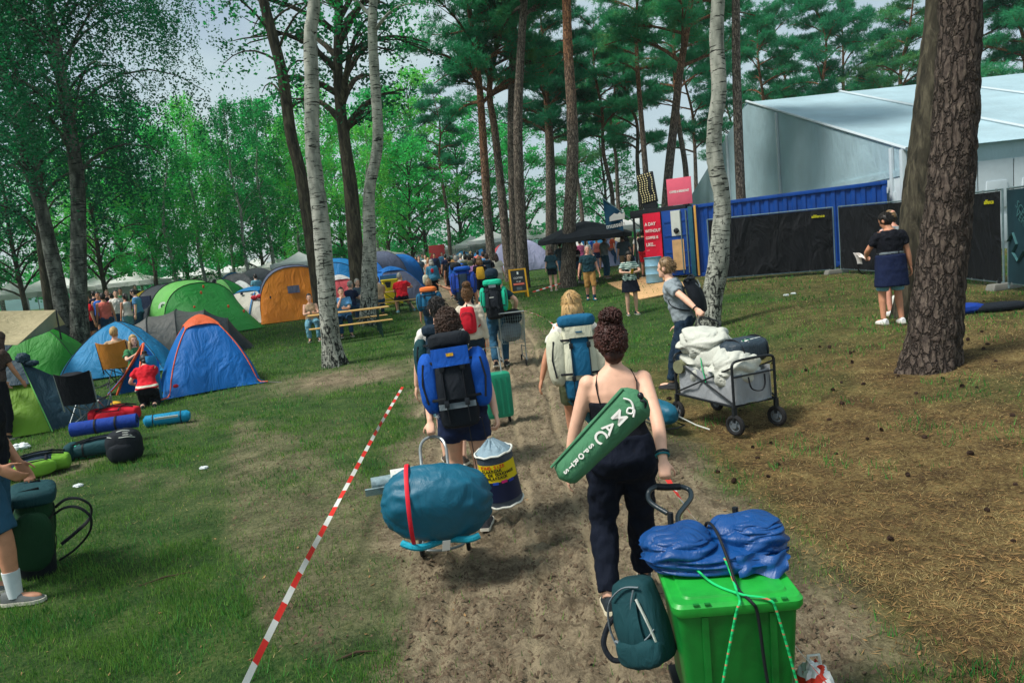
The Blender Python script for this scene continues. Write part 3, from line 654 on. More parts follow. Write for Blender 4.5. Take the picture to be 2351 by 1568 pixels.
# ---------------------------------------------------------------- shipping container with the coffee bar
CBL=M('container_blue',(4,62,140),.5,.22,2.2,.08,40); YEL=M('strap_yellow',(200,150,70),.7); PLY=M('plywood',(206,164,116),.75,.2,3,.1,30,stretch=(1,6,1)); WPN=M('white_board',(206,210,204),.6,.06)
BLK=M('black_paint',(20,24,30),.5,.2,6); REDB=FAB('red_banner',(226,30,62),.6,fold=3,fb=.3); PNK=M('pink_board',(226,96,120),.6,.06,4); WLET=M('white_lettering',(236,232,226),.6,.03)
p0=Vector((6.95,24.75,0)); p1=Vector((11.85,22.0,0)); cd=(p1-p0).normalized(); crz=math.atan2(cd.y,cd.x); cz=tz(7.5,24.2)-.02
cont=thing('shipping_container','blue corrugated shipping container behind the fence, opened as a coffee bar','container',(p0.x,p0.y,cz),crz)
CL=6.06; CW=2.44; CH=2.59
def corr(name,a,b,z0,z1,mat,par,depth=.04,pitch=.28,out=(0,-1)):
    "one corrugated steel wall from a to b"
    a=Vector(a);b=Vector(b); d=(b-a); ln=d.length; d.normalize(); o=Vector((out[0],out[1],0)); g=[]; x=0; pts=[(0,0)]
    n=int(ln/pitch)
    for i in range(n):
        s=ln*i/n; w=ln/n; pts+= [(s+w*.28,0),(s+w*.42,depth),(s+w*.78,depth),(s+w*.92,0)]
    pts.append((ln,0)); mb=MB()
    g=[[a+d*s-o*q+Vector((0,0,z)) for z in (z0,(z0+z1)/2,z1)] for s,q in pts]
    mb.sheet(g,thick=.004); return mb.build(name,mat,par,auto=20)
corr('side_wall',(.1,0,0),(CL-.1,0,0),.16,CH-.12,CBL,cont); corr('side_wall',(.1,CW,0),(CL-.1,CW,0),.16,CH-.12,CBL,cont,out=(0,1))
corr('end_wall',(CL,.1,0),(CL,CW-.1,0),.16,CH-.12,CBL,cont,out=(1,0))
mb=MB(); mb.box((CL/2,CW/2,CH-.03),(CL-.2,CW-.2,.04)); mb.build('roof',CBL,cont)
for y in (0,CW):
    mb=MB(); mb.box((CL/2,y,CH-.06),(CL,.09,.12)); mb.build('top_rail',CBL,cont,bevel=.01); mb=MB(); mb.box((CL/2,y,.08),(CL,.09,.16)); mb.build('bottom_rail',CBL,cont,bevel=.01)
    for x in (.06,CL-.06):
        mb=MB(); mb.box((x,y,CH/2),(.13,.12,CH+.002)); mb.build('corner_post',CBL,cont,bevel=.012)
        for z in (.06,CH-.06):
            mb=MB(); mb.box((x,y,z),(.18,.17,.125)); mb.build('corner_casting',CBL,cont,bevel=.015)
mb=MB(); mb.box((CL/2,CW/2,.14),(CL-.2,CW-.1,.05)); mb.build('floor',PLY,cont)
# the opened door leaf on the left, its lock bars, and the strips seen beside it
mb=MB(); mb.box((-.62,-.10,1.32),(1.05,.06,2.36)); 
for z in (.45,1.0,1.6,2.1): mb.box((-.62,-.135,z),(.9,.03,.09))
dl=mb.build('door',CBL,cont,bevel=.01,rot=None)
for x in (-.25,-.45):
    mb=MB(); mb.tube([(x,-.16,.2),(x,-.16,2.45)],.022,8); mb.build('lock_bar',GALV,dl)
mb=MB(); mb.box((-.62,-.145,2.02),(.36,.02,.9)); mb.build('white_panel',WPN,dl)
mb=MB(); mb.box((-.60,-.146,.88),(.42,.02,1.1)); mb.build('plywood_panel',PLY,dl)
mb=MB(); mb.box((-.09,-.12,1.3),(.16,.10,2.5)); mb.build('green_jamb',M('jamb_green',(24,84,104),.5,.2),cont,bevel=.01)
mb=MB(); mb.box((.07,-.10,1.32),(.075,.05,2.5)); mb.build('wooden_strap',YEL,cont,bevel=.006)
mb=MB(); mb.ell((-.62,-.19,1.75),(.10,.06,.10),12,8); mb.build('lamp_head',BLK,dl)
# coffee bar: black hatch box with counter standing left of the door
bz=tz(5.4,25.6)
bar=thing('coffee_bar','black coffee hatch with dark interior left of the blue container','stall',(5.05,26.1,bz),crz)
mb=MB(); mb.box((.95,.9,2.55),(2.1,1.9,.14)); mb.box((.95,-.07,2.44),(2.1,.06,.22)); mb.build('roof',BLK,bar,bevel=.01)
for x,y in ((0,0),(1.9,0),(0,1.8),(1.9,1.8)):
    mb=MB(); mb.box((x,y,1.25),(.07,.07,2.5)); mb.build('post',BLK,bar)
mb=MB(); mb.box((.95,1.8,1.25),(1.83,.05,2.48)); mb.build('back_wall',M('maroon_wall',(52,22,30),.8),bar)
mb=MB(); mb.box((1.9,.9,1.25),(.05,1.73,2.48)); mb.build('side_wall',BLK,bar)
mb=MB(); mb.box((1.0,.9,1.04),(1.5,.5,.06)); mb.box((1.0,.9,.5),(1.4,.4,1.0)); mb.build('counter',M('counter_wood',(70,44,34),.6),bar,bevel=.01)
mb=MB(); mb.box((.45,.9,1.28),(.45,.35,.42)); mb.build('coffee_machine',ALU,bar,bevel=.03)
# red banner on its front
def flatpt(o,x,y,z):
    c,s=math.cos(crz),math.sin(crz); return Vector((o.x+x*c-y*s,o.y+x*s+y*c,z))
bp_=flatpt(Vector((5.05,26.1,0)),0.74,-.16,bz)
bn=thing('banner','red vertical banner with white lettering hung on the coffee hatch','banner',bp_,crz)
mb=MB(); mb.sheet([[(-.33+.66*i/6,.015*math.sin(i*1.3+j*.6)+.01*math.sin(j*.9),.12+2.33*j/14) for j in range(15)] for i in range(7)],thick=.006); mb.build('cloth',REDB,bn)
for k,(s,z,sz) in enumerate((('A DAY',2.05,.17),('WITHOUT',1.80,.15),('COFFEE IS',1.55,.13),('LIKE...',1.30,.17),('- - - - -',1.10,.05))): text('lettering',s,sz,WLET,bn,(-.27,-.035,z),(R(90),0,0),'LEFT',.002,.82,.004)
# pink board and bulb sign standing on the roof
pb=flatpt(p0,-.52,.25,cz+CH)
bd=thing('board_sign','pink board sign with white lettering on top of the container','sign',pb,crz+.1)
mb=MB(); mb.box((0,0,.56),(.88,.04,.96)); mb.build('board',PNK,bd,bevel=.008); text('lettering','COFFEE & BREAKFAST',.115,WLET,bd,(0,-.024,.56),(R(90),0,0),'CENTER',.002,.62,.004)
for x in (-.3,.3):
    mb=MB(); mb.box((x,.04,.12),(.05,.05,.5)); mb.build('leg',BLK,bd)
ps=flatpt(Vector((5.05,26.1,0)),.55,.3,bz+2.62)
bs=thing('bulb_sign','black sign studded with rows of round bulbs on the coffee hatch roof','sign',ps,crz-.1,rot=(0,R(-6),crz-.1))
mb=MB(); mb.box((.05,.05,.78),(.62,.10,1.15)); mb.build('panel',BLK,bs,bevel=.02); mb=MB(); mb.box((.05,.05,.1),(.5,.2,.2)); mb.build('foot',BLK,bs)
mbulb=M('bulb_glass',(240,226,170),.3,.05); k_=0
for i in range(6):
    for j in range(13):
        if i==4 and 2<j<11: continue
        mb=MB(); x=-.21+i*.098+.02*math.sin(j*.9); mb.ell((x,-.02,.30+j*.083),(.024,.024,.028),8,5); mb.build('bulb',mbulb,bs)
# flag on a slanting pole
fl=thing('flag','dark teal flag with white print on a slanting pole beside the coffee hatch','flag',P(1448,504,27.0))
o_=P(1448,504,27.0); A_,B_,C_,D_=[P(x,y,27.0)-o_ for x,y in ((1384,456),(1430,491),(1431,531),(1393,534))]
FLG=FAB('flag_teal',(20,74,104),.7,trans=.2,fold=3,fb=.3)
g=[[lerp(lerp(A_,B_,i/8),lerp(D_,C_,i/8),j/10)+Vector((0,.05*math.sin(i*.9+j*.35),0)) for j in range(11)] for i in range(9)]
mb=MB(); mb.sheet(g,thick=.006); mb.build('cloth',FLG,fl)
mb=MB(); mb.tube([A_*1.02,Vector((0,0,0)),P(1470,522,27.0)-o_],.022,8); mb.build('pole',GALV,fl)
_rr=Matrix((_r,Vector((0,0,1)),-Vector((0,1,0)))).transposed()
tx=text('lettering','musseln',.26,WLET,fl,lerp(lerp(A_,B_,.55),lerp(D_,C_,.55),.74)+Vector((0,-.1,0)),(R(90),R(-5),0),'CENTER',.002,.9,.006)
mb=MB(); c_=lerp(lerp(A_,B_,.66),lerp(D_,C_,.66),.42)+Vector((0,-.09,0)); mb.poly([c_+Vector((x,0,z)) for x,z in ((-.3,-.1),(.3,-.05),(.31,.2),(.2,.14),(.12,.22),(.02,.15),(-.1,.2),(-.22,.12),(-.3,.06))],.01,(0,-1,0)); mb.build('emblem',WLET,fl)
# black parasol
def parasol():
    b=GD(1352,28.5); h=hgt(b,508); r=1.9; t=thing('parasol','wide black parasol over the group beside the coffee hatch','parasol',b)
    mb=MB(); n=8; 
    for k in range(n):
        a,c=2*math.pi*k/n,2*math.pi*(k+1)/n; g=[]
        for i in range(7):
            f=i/6; rr=.05+f*r; row=[]
            for j in range(5):
                th=lerp(a,c,j/4); sag=-.10*math.sin(math.pi*j/4)*f; row.append((rr*math.cos(th)*(1-.05*math.sin(math.pi*j/4)*f),rr*math.sin(th)*(1-.05*math.sin(math.pi*j/4)*f),h-.62*f**1.25+sag*.5))
            g.append(row)
        g.append([(p[0]*1.002,p[1]*1.002,p[2]-.16) for p in g[-1]])
        m2=MB(); m2.sheet(g,thick=.004); m2.build('canopy_panel',FAB('parasol_black',(34,38,44),.8,fold=3,fb=.3),t)
        m2=MB(); m2.tube([(0,0,h-.12),(r*math.cos(a),r*math.sin(a),h-.66)],.012,5); m2.build('rib',DKM,t)
    mb=MB(); mb.tube([(0,0,0),(0,0,h+.06)],.028,8); mb.build('pole',DKM,t); mb=MB(); mb.box((0,0,.04),(.7,.7,.08)); mb.build('base',M('concrete',(120,120,114),.9),t,bevel=.02)
parasol()
# ---------------------------------------------------------------- hoarding fence
CLO=FAB('black_mesh_cloth',(2,6,14),.8,fold=1.6,fb=1.,spec=.3,var=.3); YTX=M('yellow_print',(196,190,30),.7,.05); CONC=M('concrete',(120,120,114),.9,.15,6,.2,40)
FCL2=M('printed_teal_cloth',(18,52,62),.9,.4,.7,.1,60)
def fence(a,b,label,cloth=CLO,txt=True,h=2.0,sink=0.):
    a=Vector(a);b=Vector(b); d=b-a; ln=math.hypot(d.x,d.y); rz=math.atan2(d.y,d.x); za=tz(a.x,a.y)+.03; zb=tz(b.x,b.y)+.03
    t=thing('hoarding_fence',label,'fence',(a.x,a.y,za),rz,'black hoarding fence panels'); s=(zb-za)/ln
    q=lambda x,y,z:(x,y,z+s*x)
    for x in (.02,ln-.02):
        mb=MB(); mb.tube([q(x,0,0),q(x,0,h)],.021,8); mb.build('upright',GALV,t)
    for z in (.10,h-.01):
        mb=MB(); mb.tube([q(.02,0,z),q(ln-.02,0,z)],.019,8); mb.build('rail',GALV,t)
    mb=MB(); mb.sheet([[Vector(q(.05+(ln-.1)*i/24,-.022+.012*math.sin(i*1.1+j*.4)*math.sin(math.pi*j/10),.12+(h-.16)*j/10)) for j in range(11)] for i in range(25)],thick=.004); c=mb.build('cloth',cloth,t)
    if txt: text('lettering','allfence',.125,YTX,t,q(ln-.45,-.045,h-.24),(R(90),-math.atan(s),0),'CENTER',.001,1.,.003)
    for k in range(7):
        for z in (h-.01,.11):
            mb=MB(); mb.box(q(.2+(ln-.4)*k/6,-.018,z),(.012,.05,.05)); mb.build('cable_tie',ALU,t)
    return t
FA=G(1632,650); FB=G(1920,628); FC=Vector((10.72,17.45,0)); FD=G(2306,664); FE=Vector((9.45,10.4,0))
fence(FA,FB,'black hoarding fence panel in front of the blue container'); fence(FB+Vector((.12,-.05,0)),FC,'black hoarding fence panel behind the two men with papers')
f3=fence(FC+Vector((0,-.1,0)),FD,'black hoarding fence panel right of the massive pine')
f4=fence(FD+Vector((-.02,-.14,0)),FE,'dark teal printed fence panel at the right edge',FCL2,False)
TLG=M('pale_teal_print',(60,104,108),.9,.1)
for k,(s,z) in enumerate((('SCHERP',1.45),('VERPLICHT',1.18),('NEPT!',.92))): text('print',s,.22,TLG,f4,(.75+.12*k,-.05,z),(R(90),R(38),0),'CENTER',.001)
mb=MB(); mb.tube([(.12,-.05,.95),(.32,-.05,1.12),(.46,-.05,.9),(.30,-.05,.74),(.5,-.05,.56),(.74,-.05,.78)],.03,4,sq=(1,.2)); mb.build('emblem',TLG,f4)
for i,(p,lb) in enumerate(((FB,'grey concrete fence foot beside the parked bicycle wheel'),(FD,'grey concrete fence foot right of the massive pine'))):
    t=thing('concrete_block',lb,'block',(p.x,p.y,tz(p.x,p.y)),.15,'concrete fence feet'); mb=MB(); mb.box((0,0,.06),(.72,.24,.14),taper=.88); mb.build('block',CONC,t,bevel=.03)
    for x in (-.12,.12):
        mb=MB(); mb.tube([(x,0,.1),(x,0,.24)],.03,8); mb.build('socket',DKM,t)
# bicycle wheel showing under the fence
t=thing('bicycle','bicycle parked behind the fence, its wheel showing under the cloth','bicycle',G(1990,634)+Vector((.3,.5,.0)),.12)
for x in (0,1.0):
    mb=MB(); mb.tube([(x+.34*math.cos(a*math.pi/14),0,.34+.34*math.sin(a*math.pi/14)) for a in range(28)],.018,6,closed=True); w_=mb.build('wheel',M('tyre_rubber',(28,28,30),.8),t)
    for k in range(12):
        a=k*math.pi/6; mb=MB(); mb.tube([(x,0,.34),(x+.32*math.cos(a),0,.34+.32*math.sin(a))],.0025,4); mb.build('spoke',ALU,w_)
mb=MB(); 
for a,b in (((0,0,.34),(.35,0,.8)),((.35,0,.8),(.9,0,.82)),((.45,0,.3),(.9,0,.78)),((.45,0,.3),(.35,0,.85)),((0,0,.34),(.45,0,.3)),((1,0,.34),(.9,0,.95))): mb.tube([a,b],.016,7)
mb.build('frame',DKM,t); mb=MB(); mb.ell((.33,0,.9),(.13,.07,.035),10,6); mb.build('saddle',BLK,t); mb=MB(); mb.tube([(.88,-.26,.98),(.9,0,.97),(.88,.26,.98)],.013,7); mb.build('handlebar',DKM,t)
# ---------------------------------------------------------------- plywood deck, barrel
dk=thing('plywood_deck','sand coloured plywood deck on the ground before the coffee hatch','deck',(0,0,0))
for k,(a,b,c,d) in enumerate((((1395,652),(1470,690),(1540,676),(1462,642)),((1462,642),(1540,676),(1590,660),(1520,632)))):
    pts=[G(*q) for q in (a,b,c,d)]; mb=MB(); mb.poly([p+Vector((0,0,.01+.004*k)) for p in pts],.035,(0,0,1)); mb.build('board',PLY,dk,bevel=.004)
bl=thing('barrel','pale blue oil barrel with teal rim in front of the red banner','barrel',G(1503,651)+Vector((0,0,.045)))
LBL=M('pale_blue_paint',(130,176,200),.45,.1,4)
prof=[(.0,.285),(.03,.29),(.28,.285),(.295,.30),(.31,.285),(.56,.285),(.575,.30),(.59,.285),(.84,.285),(.86,.292)]
mb=MB(); mb.loft([[(r*math.cos(2*math.pi*j/28),r*math.sin(2*math.pi*j/28),z) for j in range(28)] for z,r in prof]); mb.build('drum',LBL,bl,auto=50)
mb=MB(); mb.tube([(.29*math.cos(a*math.pi/14),.29*math.sin(a*math.pi/14),.865) for a in range(28)],.022,6,closed=True); mb.tube([(0,0,.86),(0,0,.868)],.285,28); mb.build('rim',M('teal_rim',(30,130,150),.5),bl)
# ---------------------------------------------------------------- gazebos
WHG=FAB('gazebo_white',(248,250,248),.6,trans=.45,fold=2.,fb=.3,spec=.3,var=.05)
def gazebo(label,px,d,s=1.,rz=0.,walls=0,group='white gazebos across the camp',h=2.62):
    p=GD(px,d); t=thing('gazebo',label,'gazebo',p,rz,group,scale=s); c=1.5
    for x in (-c,c):
        for y in (-c,c):
            mb=MB(); mb.tube([(x,y,0),(x,y,1.98)],.022,6); mb.build('leg',ALU,t)
    for k in range(4):
        q=Matrix.Rotation(k*math.pi/2,3,'Z'); g=[[q@Vector((lerp(-c*(1-f)-.04*(1-f),c*(1-f)+.04*(1-f),i/8),-c*(1-f)-.04*(1-f),1.98+(h-1.98)*f**1.2-.06*math.sin(math.pi*f)-.05*math.sin(math.pi*i/8)*(1-f))) for f in [j/8 for j in range(9)]] for i in range(9)]
        mb=MB(); mb.sheet(g,thick=.004); mb.build('roof_panel',WHG,t)
        mb=MB(); mb.sheet([[q@Vector((lerp(-c-.03,c+.03,i/24),-c-.045,1.985-.23*j/3-(.035*math.sin(math.pi*((i%4)/4)) if j==3 else 0))) for j in range(4)] for i in range(25)],thick=.003); mb.build('valance',WHG,t)
        if walls>>k&1:
            mb=MB(); mb.sheet([[q@Vector((lerp(-c,c,i/12),-c+.03+.02*math.sin(i*1.9),1.95-1.93*j/4)) for j in range(5)] for i in range(13)],thick=.003); mb.build('wall_sheet',WHG,t)
    return t
for k,(px,d,s,rz,w,lb) in enumerate([(48,36,1.,.3,0,'white gazebo at the far left behind the tan tarp'),(118,37,1.,.2,0,'white gazebo just left of the leaning birch'),(170,40,1.,.15,0,'white gazebo glimpsed between the two left birches'),(245,42,1.,.2,4,'white gazebo with side sheets behind the standing group'),(322,41,1.,.1,0,'white gazebo right of the one with side sheets behind the group'),
  (425,56,1.,.2,0,'small far gazebo above the green tunnel tent'),(478,55,1.,.1,4,'far gazebo left of the grey far tents'),(535,60,1.,.3,0,'far gazebo above the grey-green tent'),(600,56,1.1,.1,4,'far white gazebo left of the peaked one near the white birch'),(650,50,1.,.0,0,'far white gazebo beside the orange tent top'),(700,43,1.05,.2,2,'peaked white gazebo just left of the white birch'),(880,47,1.,.15,4,'white gazebo behind the blue tunnel tents'),(950,60,1.,.2,0,'white gazebo left of the path behind the walkers'),
  (1052,62,1.,.1,4,'far white gazebo above the car beyond the queue'),(1090,58,1.1,.2,0,'far white gazebo right above the queue'),(1135,56,1.2,.0,4,'far white gazebo between the two leaning pines'),(1215,60,1.2,.1,0,'far white gazebo behind the lavender tent'),(1245,66,1.2,.2,0,'far white gazebo left of the broad-crowned pine'),(1425,52,1.1,.1,4,'far white gazebo right of the parasol'),(1465,56,1.1,.2,0,'far white gazebo under the teal flag'),(1340,58,1.1,.0,0,'far white gazebo under the parasol rim')]):
    gazebo(lb,px,d,s,rz,w)
# ---------------------------------------------------------------- tents
def TF(n,c,tr=.25): return FAB('tent_'+n,c,.55,trans=tr,fold=2.6,fb=.5,spec=.35,var=.12)
TC=dict(blue=TF('blue',(0,108,190)),orange=TF('orange',(240,110,66)),sky=TF('sky_blue',(30,140,196)),grey=TF('grey',(120,120,116)),charcoal=TF('charcoal',(58,64,70)),lgreen=TF('light_green',(118,200,100)),green=TF('green',(24,142,50)),
  cream=TF('cream',(206,202,190)),cyan=TF('cyan',(8,124,188)),tang=TF('tangerine',(255,150,44),.4),slate=TF('slate',(88,96,120)),lime=TF('lime',(112,158,36)),teal=TF('dark_teal',(26,62,78)),tan=TF('tan',(186,174,138)),grass=TF('grass_green',(40,150,44)),pink=TF('pink',(222,96,104)),lav=TF('lavender',(176,180,212)),red=TF('red',(206,44,58)),yellow=TF('yellow',(216,186,50)),navy=TF('navy',(24,36,66)),white=TF('white',(216,220,218)))
POLE=M('tent_pole',(40,44,48),.4)
def dome(label,loc,rz,w,l,h,cols,sleeve=None,cap=None,e=1.75,group=None,door=None,floor=None,name='dome_tent',seed=0,skew=0.):
    "dome over two crossing poles; w along x, l along y. cols: colour of each of the four panels (front, right, back, left)"
    t=thing(name,label,'tent',loc,rz,group); n=22
    def S(u,v):
        # square base, rising to the crossing; lower walls steep
        r=max(abs(u),abs(v)); k=(abs(u)**4+abs(v)**4)**.25; z=h*max(0,1-min(1,k)**e)**.74
        bow=1-.08*(1-min(1,k)**2)
        wr=.012*mnoise.noise(Vector((u*5+seed,v*5,seed)))*(1-r)
        sag=-.06*h*(1-abs(abs(u)-abs(v)))*0
        return Vector((u*w/2*(1-.10*(1-min(abs(v),1))*(r>0)) + skew*z, v*l/2*(1-.10*(1-min(abs(u),1))), z+wr+.02))
    dirs=[(0,-1),(1,0),(0,1),(-1,0)]
    for k,(dx,dy) in enumerate(dirs):
        g=[]
        for i in range(n+1):
            f=i/n; row=[]
            for j in range(13):
                s=-1+2*j/12
                u=(dx*f if dx else s*f); v=(dy*f if dy else s*f)
                p=S(u,v)
                # fabric sags between the poles
                sagk=(1-s*s)*math.sin(math.pi*f)*.035*min(w,l); c=Vector((0,0,h*.25)); p=p+(c-p).normalized()*sagk*.6+Vector((dx,dy,0))*0
                row.append(p)
            g.append(row)
        mb=MB(); mb.sheet(g,thick=0); c=cols[k%len(cols)]; mb.build('fly_panel',TC[c],t,auto=80)
    for sx in (1,-1):
        pts=[S(f*sx,f)+Vector((0,0,.008)) for f in [-1+2*i/36 for i in range(37)]]
        mb=MB(); mb.tube(pts,.013 if sleeve else .009,6); mb.build('pole_sleeve' if sleeve else 'pole',TC[sleeve] if sleeve else POLE,t)
    if cap:
        mb=MB(); mb.sheet([[S(u*.36,v*.36)+Vector((0,0,.02)) for v in [-1+2*j/10 for j in range(11)]] for u in [-1+2*i/10 for i in range(11)]]); mb.build('vent_cap',TC[cap],t)
    if door is not None:
        dx,dy=dirs[door[0]]; g=[]
        for i in range(9):
            f=lerp(.45,.985,i/8); row=[]
            for j in range(9):
                s=(-1+2*j/8)*.42*(.35+.65*((f-.45)/.535)**.5); u=(dx*f if dx else s*f); v=(dy*f if dy else s*f); row.append(S(u,v)+Vector((dx,dy,.2))*.012)
            g.append(row)
        mb=MB(); mb.sheet(g); mb.build('door',TC[door[1]],t)
    for sx in (-1,1):
        for sy in (-1,1):
            p=S(sx,sy); mb=MB(); mb.tube([p+Vector((0,0,.0)),p+Vector((sx*.22,sy*.22,-.03))],.006,5); mb.build('guy_line',POLE,t)
    return t,S
def tunnel(label,loc,rz,arcs,cols,front=None,back=None,pole=True,name='tunnel_tent',group=None,belly=.0):
    "hoops along y: arcs=[(y,width,height)]; cols one per bay; front/back slope to a peg line: (length, colour)"
    t=thing(name,label,'tent',loc,rz,group)
    def arc(y,w,h,n=20): return [Vector((w/2*math.copysign(abs(math.cos(math.pi*i/n))**.8,math.cos(math.pi*i/n)),y,h*math.sin(math.pi*i/n)**.72+.02)) for i in range(n+1)]
    for k,(a,b) in enumerate(zip(arcs,arcs[1:])):
        A=arc(*a);B=arc(*b); g=[]
        for i in range(7):
            f=i/6; s=1-.05*math.sin(math.pi*f); g.append([Vector((lerp(p.x,q.x,f)*s,lerp(p.y,q.y,f),lerp(p.z,q.z,f)*s)) for p,q in zip(A,B)])
        mb=MB(); mb.sheet(g); mb.build('fly_bay',TC[cols[k%len(cols)]],t,auto=80)
    for a in arcs:
        if pole: mb=MB(); mb.tube(arc(a[0],a[1]+.012,a[2]+.01),.013,6); mb.build('hoop_pole',POLE,t)
    for end,sg in ((front,-1),(back,1)):
        if not end: continue
        a=arcs[0] if sg<0 else arcs[-1]; ln,c,wk=end; A=arc(*a); g=[]
        for i in range(9):
            f=i/8; row=[]
            for j,p in enumerate(A):
                tgt=Vector((p.x*wk,a[0]+sg*ln,.02)); q=lerp(p,tgt,f); q.z=lerp(p.z,.02,f)*(1-.10*math.sin(math.pi*f)); row.append(q)
            g.append(row)
        mb=MB(); mb.sheet(g); mb.build('end_panel',TC[c],t,auto=80)
    return t,arc
def facing(p): return math.atan2(p.y,p.x)-math.pi/2     # yaw that turns a thing's front (-y) to the camera
# --- blue dome with orange trim, nearest tent
A=G(375,924); B=G(613,880); ab=(B-A); ab.z=0; nrm_=Vector((-ab.y,ab.x,0)).normalized(); L2=2.15; ctr=(A+B)/2+nrm_*L2/2; rz_=math.atan2(ab.y,ab.x); w_=ab.length+.05
tb,S_=dome('blue dome tent with orange trim and open porch, nearest on the left',(ctr.x,ctr.y,tz(ctr.x,ctr.y)),rz_,w_,L2,1.45,['blue'],sleeve='orange',cap='orange',e=1.7,seed=1)
inv=Matrix.Rotation(-rz_,3,'Z'); tl=lambda p: inv@(Vector(p)-tb.location)
H=tl(P(330,790,13.3)); E=tl(G(247,908)); A0=tl(A); D0=A0+Vector((0,L2,0)); J=S_(-.55,-.3)
hoop=[]
for i in range(17):
    f=i/16; a=math.pi*f; base=lerp(A0+Vector((-.35,.1,0)),D0+Vector((-.75,-.25,0)),f); hoop.append(Vector((lerp(base.x,H.x,math.sin(a)),base.y,max(.02,H.z*math.sin(a)**.75))))
g=[[lerp(S_(-.98,-.95+1.9*j/16) if i==0 else S_(-.98,-.95+1.9*j/16),hoop[j],i/8)+Vector((0,0,.55*math.sin(math.pi*j/16)*(1-i/8)*.9)) for j in range(17)] for i in range(9)]
mb=MB(); mb.sheet(g); mb.build('porch',TC['blue'],tb,auto=80)
mb=MB(); mb.tube(hoop,.022,6); mb.build('porch_hoop',TC['orange'],tb)
q=hoop[7]; q2=hoop[10]; g=[[lerp(lerp(q,q2,j/4),E+Vector((0,.10*j,0)),i/10)+Vector((0,0,-.06*math.sin(math.pi*i/10))) for j in range(5)] for i in range(11)]
mb=MB(); mb.sheet(g,thick=.004); mb.build('porch_flap',TC['blue'],tb)
mb=MB(); mb.tube([r[0]+Vector((0,-.012,0)) for r in g],.024,6,sq=(1,.5)); mb.build('flap_trim',TC['orange'],tb)
mb=MB(); mb.sheet([[A0+Vector((-.10-.12*math.sin(j*.8),.05+.03*math.sin(i*2+j),.9-.9*i/8)) +Vector((.1*j/4,0,0)) for j in range(5)] for i in range(9)],thick=.004); mb.build('rolled_door',TC['sky'],tb)
mb=MB(); mb.ell(A0+Vector((.25,-.02,.27)),(.05,.012,.035),8,6); mb.build('badge',TC['red'],tb)
# --- the others
def at(px,py): p=G(px,py); return p
p=GD(285,17.3); dome('plain sky blue dome tent behind the blue one, with an orange door strap',p,.25,2.7,2.4,hgt(p,740),['sky'],e=1.5,seed=2,sleeve=None)
t_=bpy.data.objects['dome_tent.001']; mb=MB(); mb.bar((.12,-1.28,.55),(.16,-.82,1.05),.05,.01); mb.build('door_strap',TC['orange'],t_)
p=GD(408,18.6); tunnel('grey tunnel tent with black hoops between the two blue tents and the green one',p,-1.2,[(-1.2,1.5,.95),(-.55,1.75,1.2),(.15,1.85,1.3),(.85,1.8,1.2),(1.4,1.5,.9)],['grey','grey','grey','charcoal'],(.5,'grey',.7),(.6,'charcoal',.6))
p=GD(478,24.6); tg,arc_=tunnel('large green tunnel tent with a round white emblem and orange toggles',p,R(52),[(.1,2.9,1.75),(1.0,3.1,1.9),(2.4,3.0,1.85)],['lgreen','charcoal'],(2.5,'green',.55),(1.2,'green',.7))
mb=MB(); mb.tube([(0,-.02,0),(0,.0,0)],.24,24); em=mb.build('emblem',M('emblem_white',(226,232,226),.6),tg,loc=(-1.22,.42,1.0),rot=(0,0,R(-72)))
mb=MB(); mb.box((0,-.03,-.02),(.12,.01,.2)); mb.tube([(.08*math.cos(a*math.pi/8),-.03,.06+.1*math.sin(a*math.pi/8)) for a in range(9)],.016,5); mb.build('emblem_mark',TC['green'],em)
for k,(x,y,z) in enumerate(((-.35,-.6,1.42),(-.75,-.75,.95),(.2,-1.25,.85),(.55,-1.6,.62),(-.1,-.35,1.62))):
    mb=MB(); mb.ell((x,y,z),(.045,.03,.06),8,6); mb.build('toggle',TC['orange'],tg)
mb=MB(); mb.box((-1.30,1.55,.85),(.04,.9,1.3)); mb.build('side_door',TC['navy'],tg)
p=GD(590,26.8); tw,S2=dome('white and blue dome tent hung with a red bow, between green and orange tents',p,-.2,2.9,2.6,hgt(p,660),['cream','cyan','cyan','cyan'],sleeve='cyan',e=1.9,cap='cyan',seed=4)
for k in range(5):
    q=S2(-.75+.33*k,-.42-.04*(k%2)); mb=MB(); mb.ell(q+Vector((0,-.06,-.02)),(.055,.055,.055),8,6); mb.build('balloon',TC[['white','red','navy','white','green'][k]],tw)
q=S2(.45,-.55); mb=MB(); mb.ell(q+Vector((-.12,-.1,0)),(.14,.06,.09),10,8); mb.ell(q+Vector((.12,-.1,.03)),(.14,.06,.09),10,8); mb.ell(q+Vector((0,-.12,0)),(.05,.05,.05),8,6); mb.build('bow',TC['red'],tw)
mb=MB(); mb.tube([S2(.12*0+.3,-f)+Vector((0,-.02,0)) for f in [.4+.06*i for i in range(11)]],.03,5,sq=(1,.3)); mb.build('zip_band',TC['cyan'],tw)
pl=G(614,744); pr=G(748,718); p=GD(690,25.6)
to,arc2=tunnel('tall orange fronted tent with grey roof just left of the white birch',p,R(22),[(.15,2.7,1.95),(1.2,2.7,2.05),(2.3,2.2,1.5)],['slate','slate'],(.5,'tang',1.05),(.8,'slate',.7))
mb=MB(); mb.box((-.1,-.10,1.15),(.42,.015,.28),rot=(R(-14),0,0)); mb.build('window',TC['slate'],to)
for x in (-.95,.85): mb=MB(); mb.box((x,-.12,.95),(.05,.02,.1),rot=(R(-14),0,0)); mb.build('tab',TC['charcoal'],to)
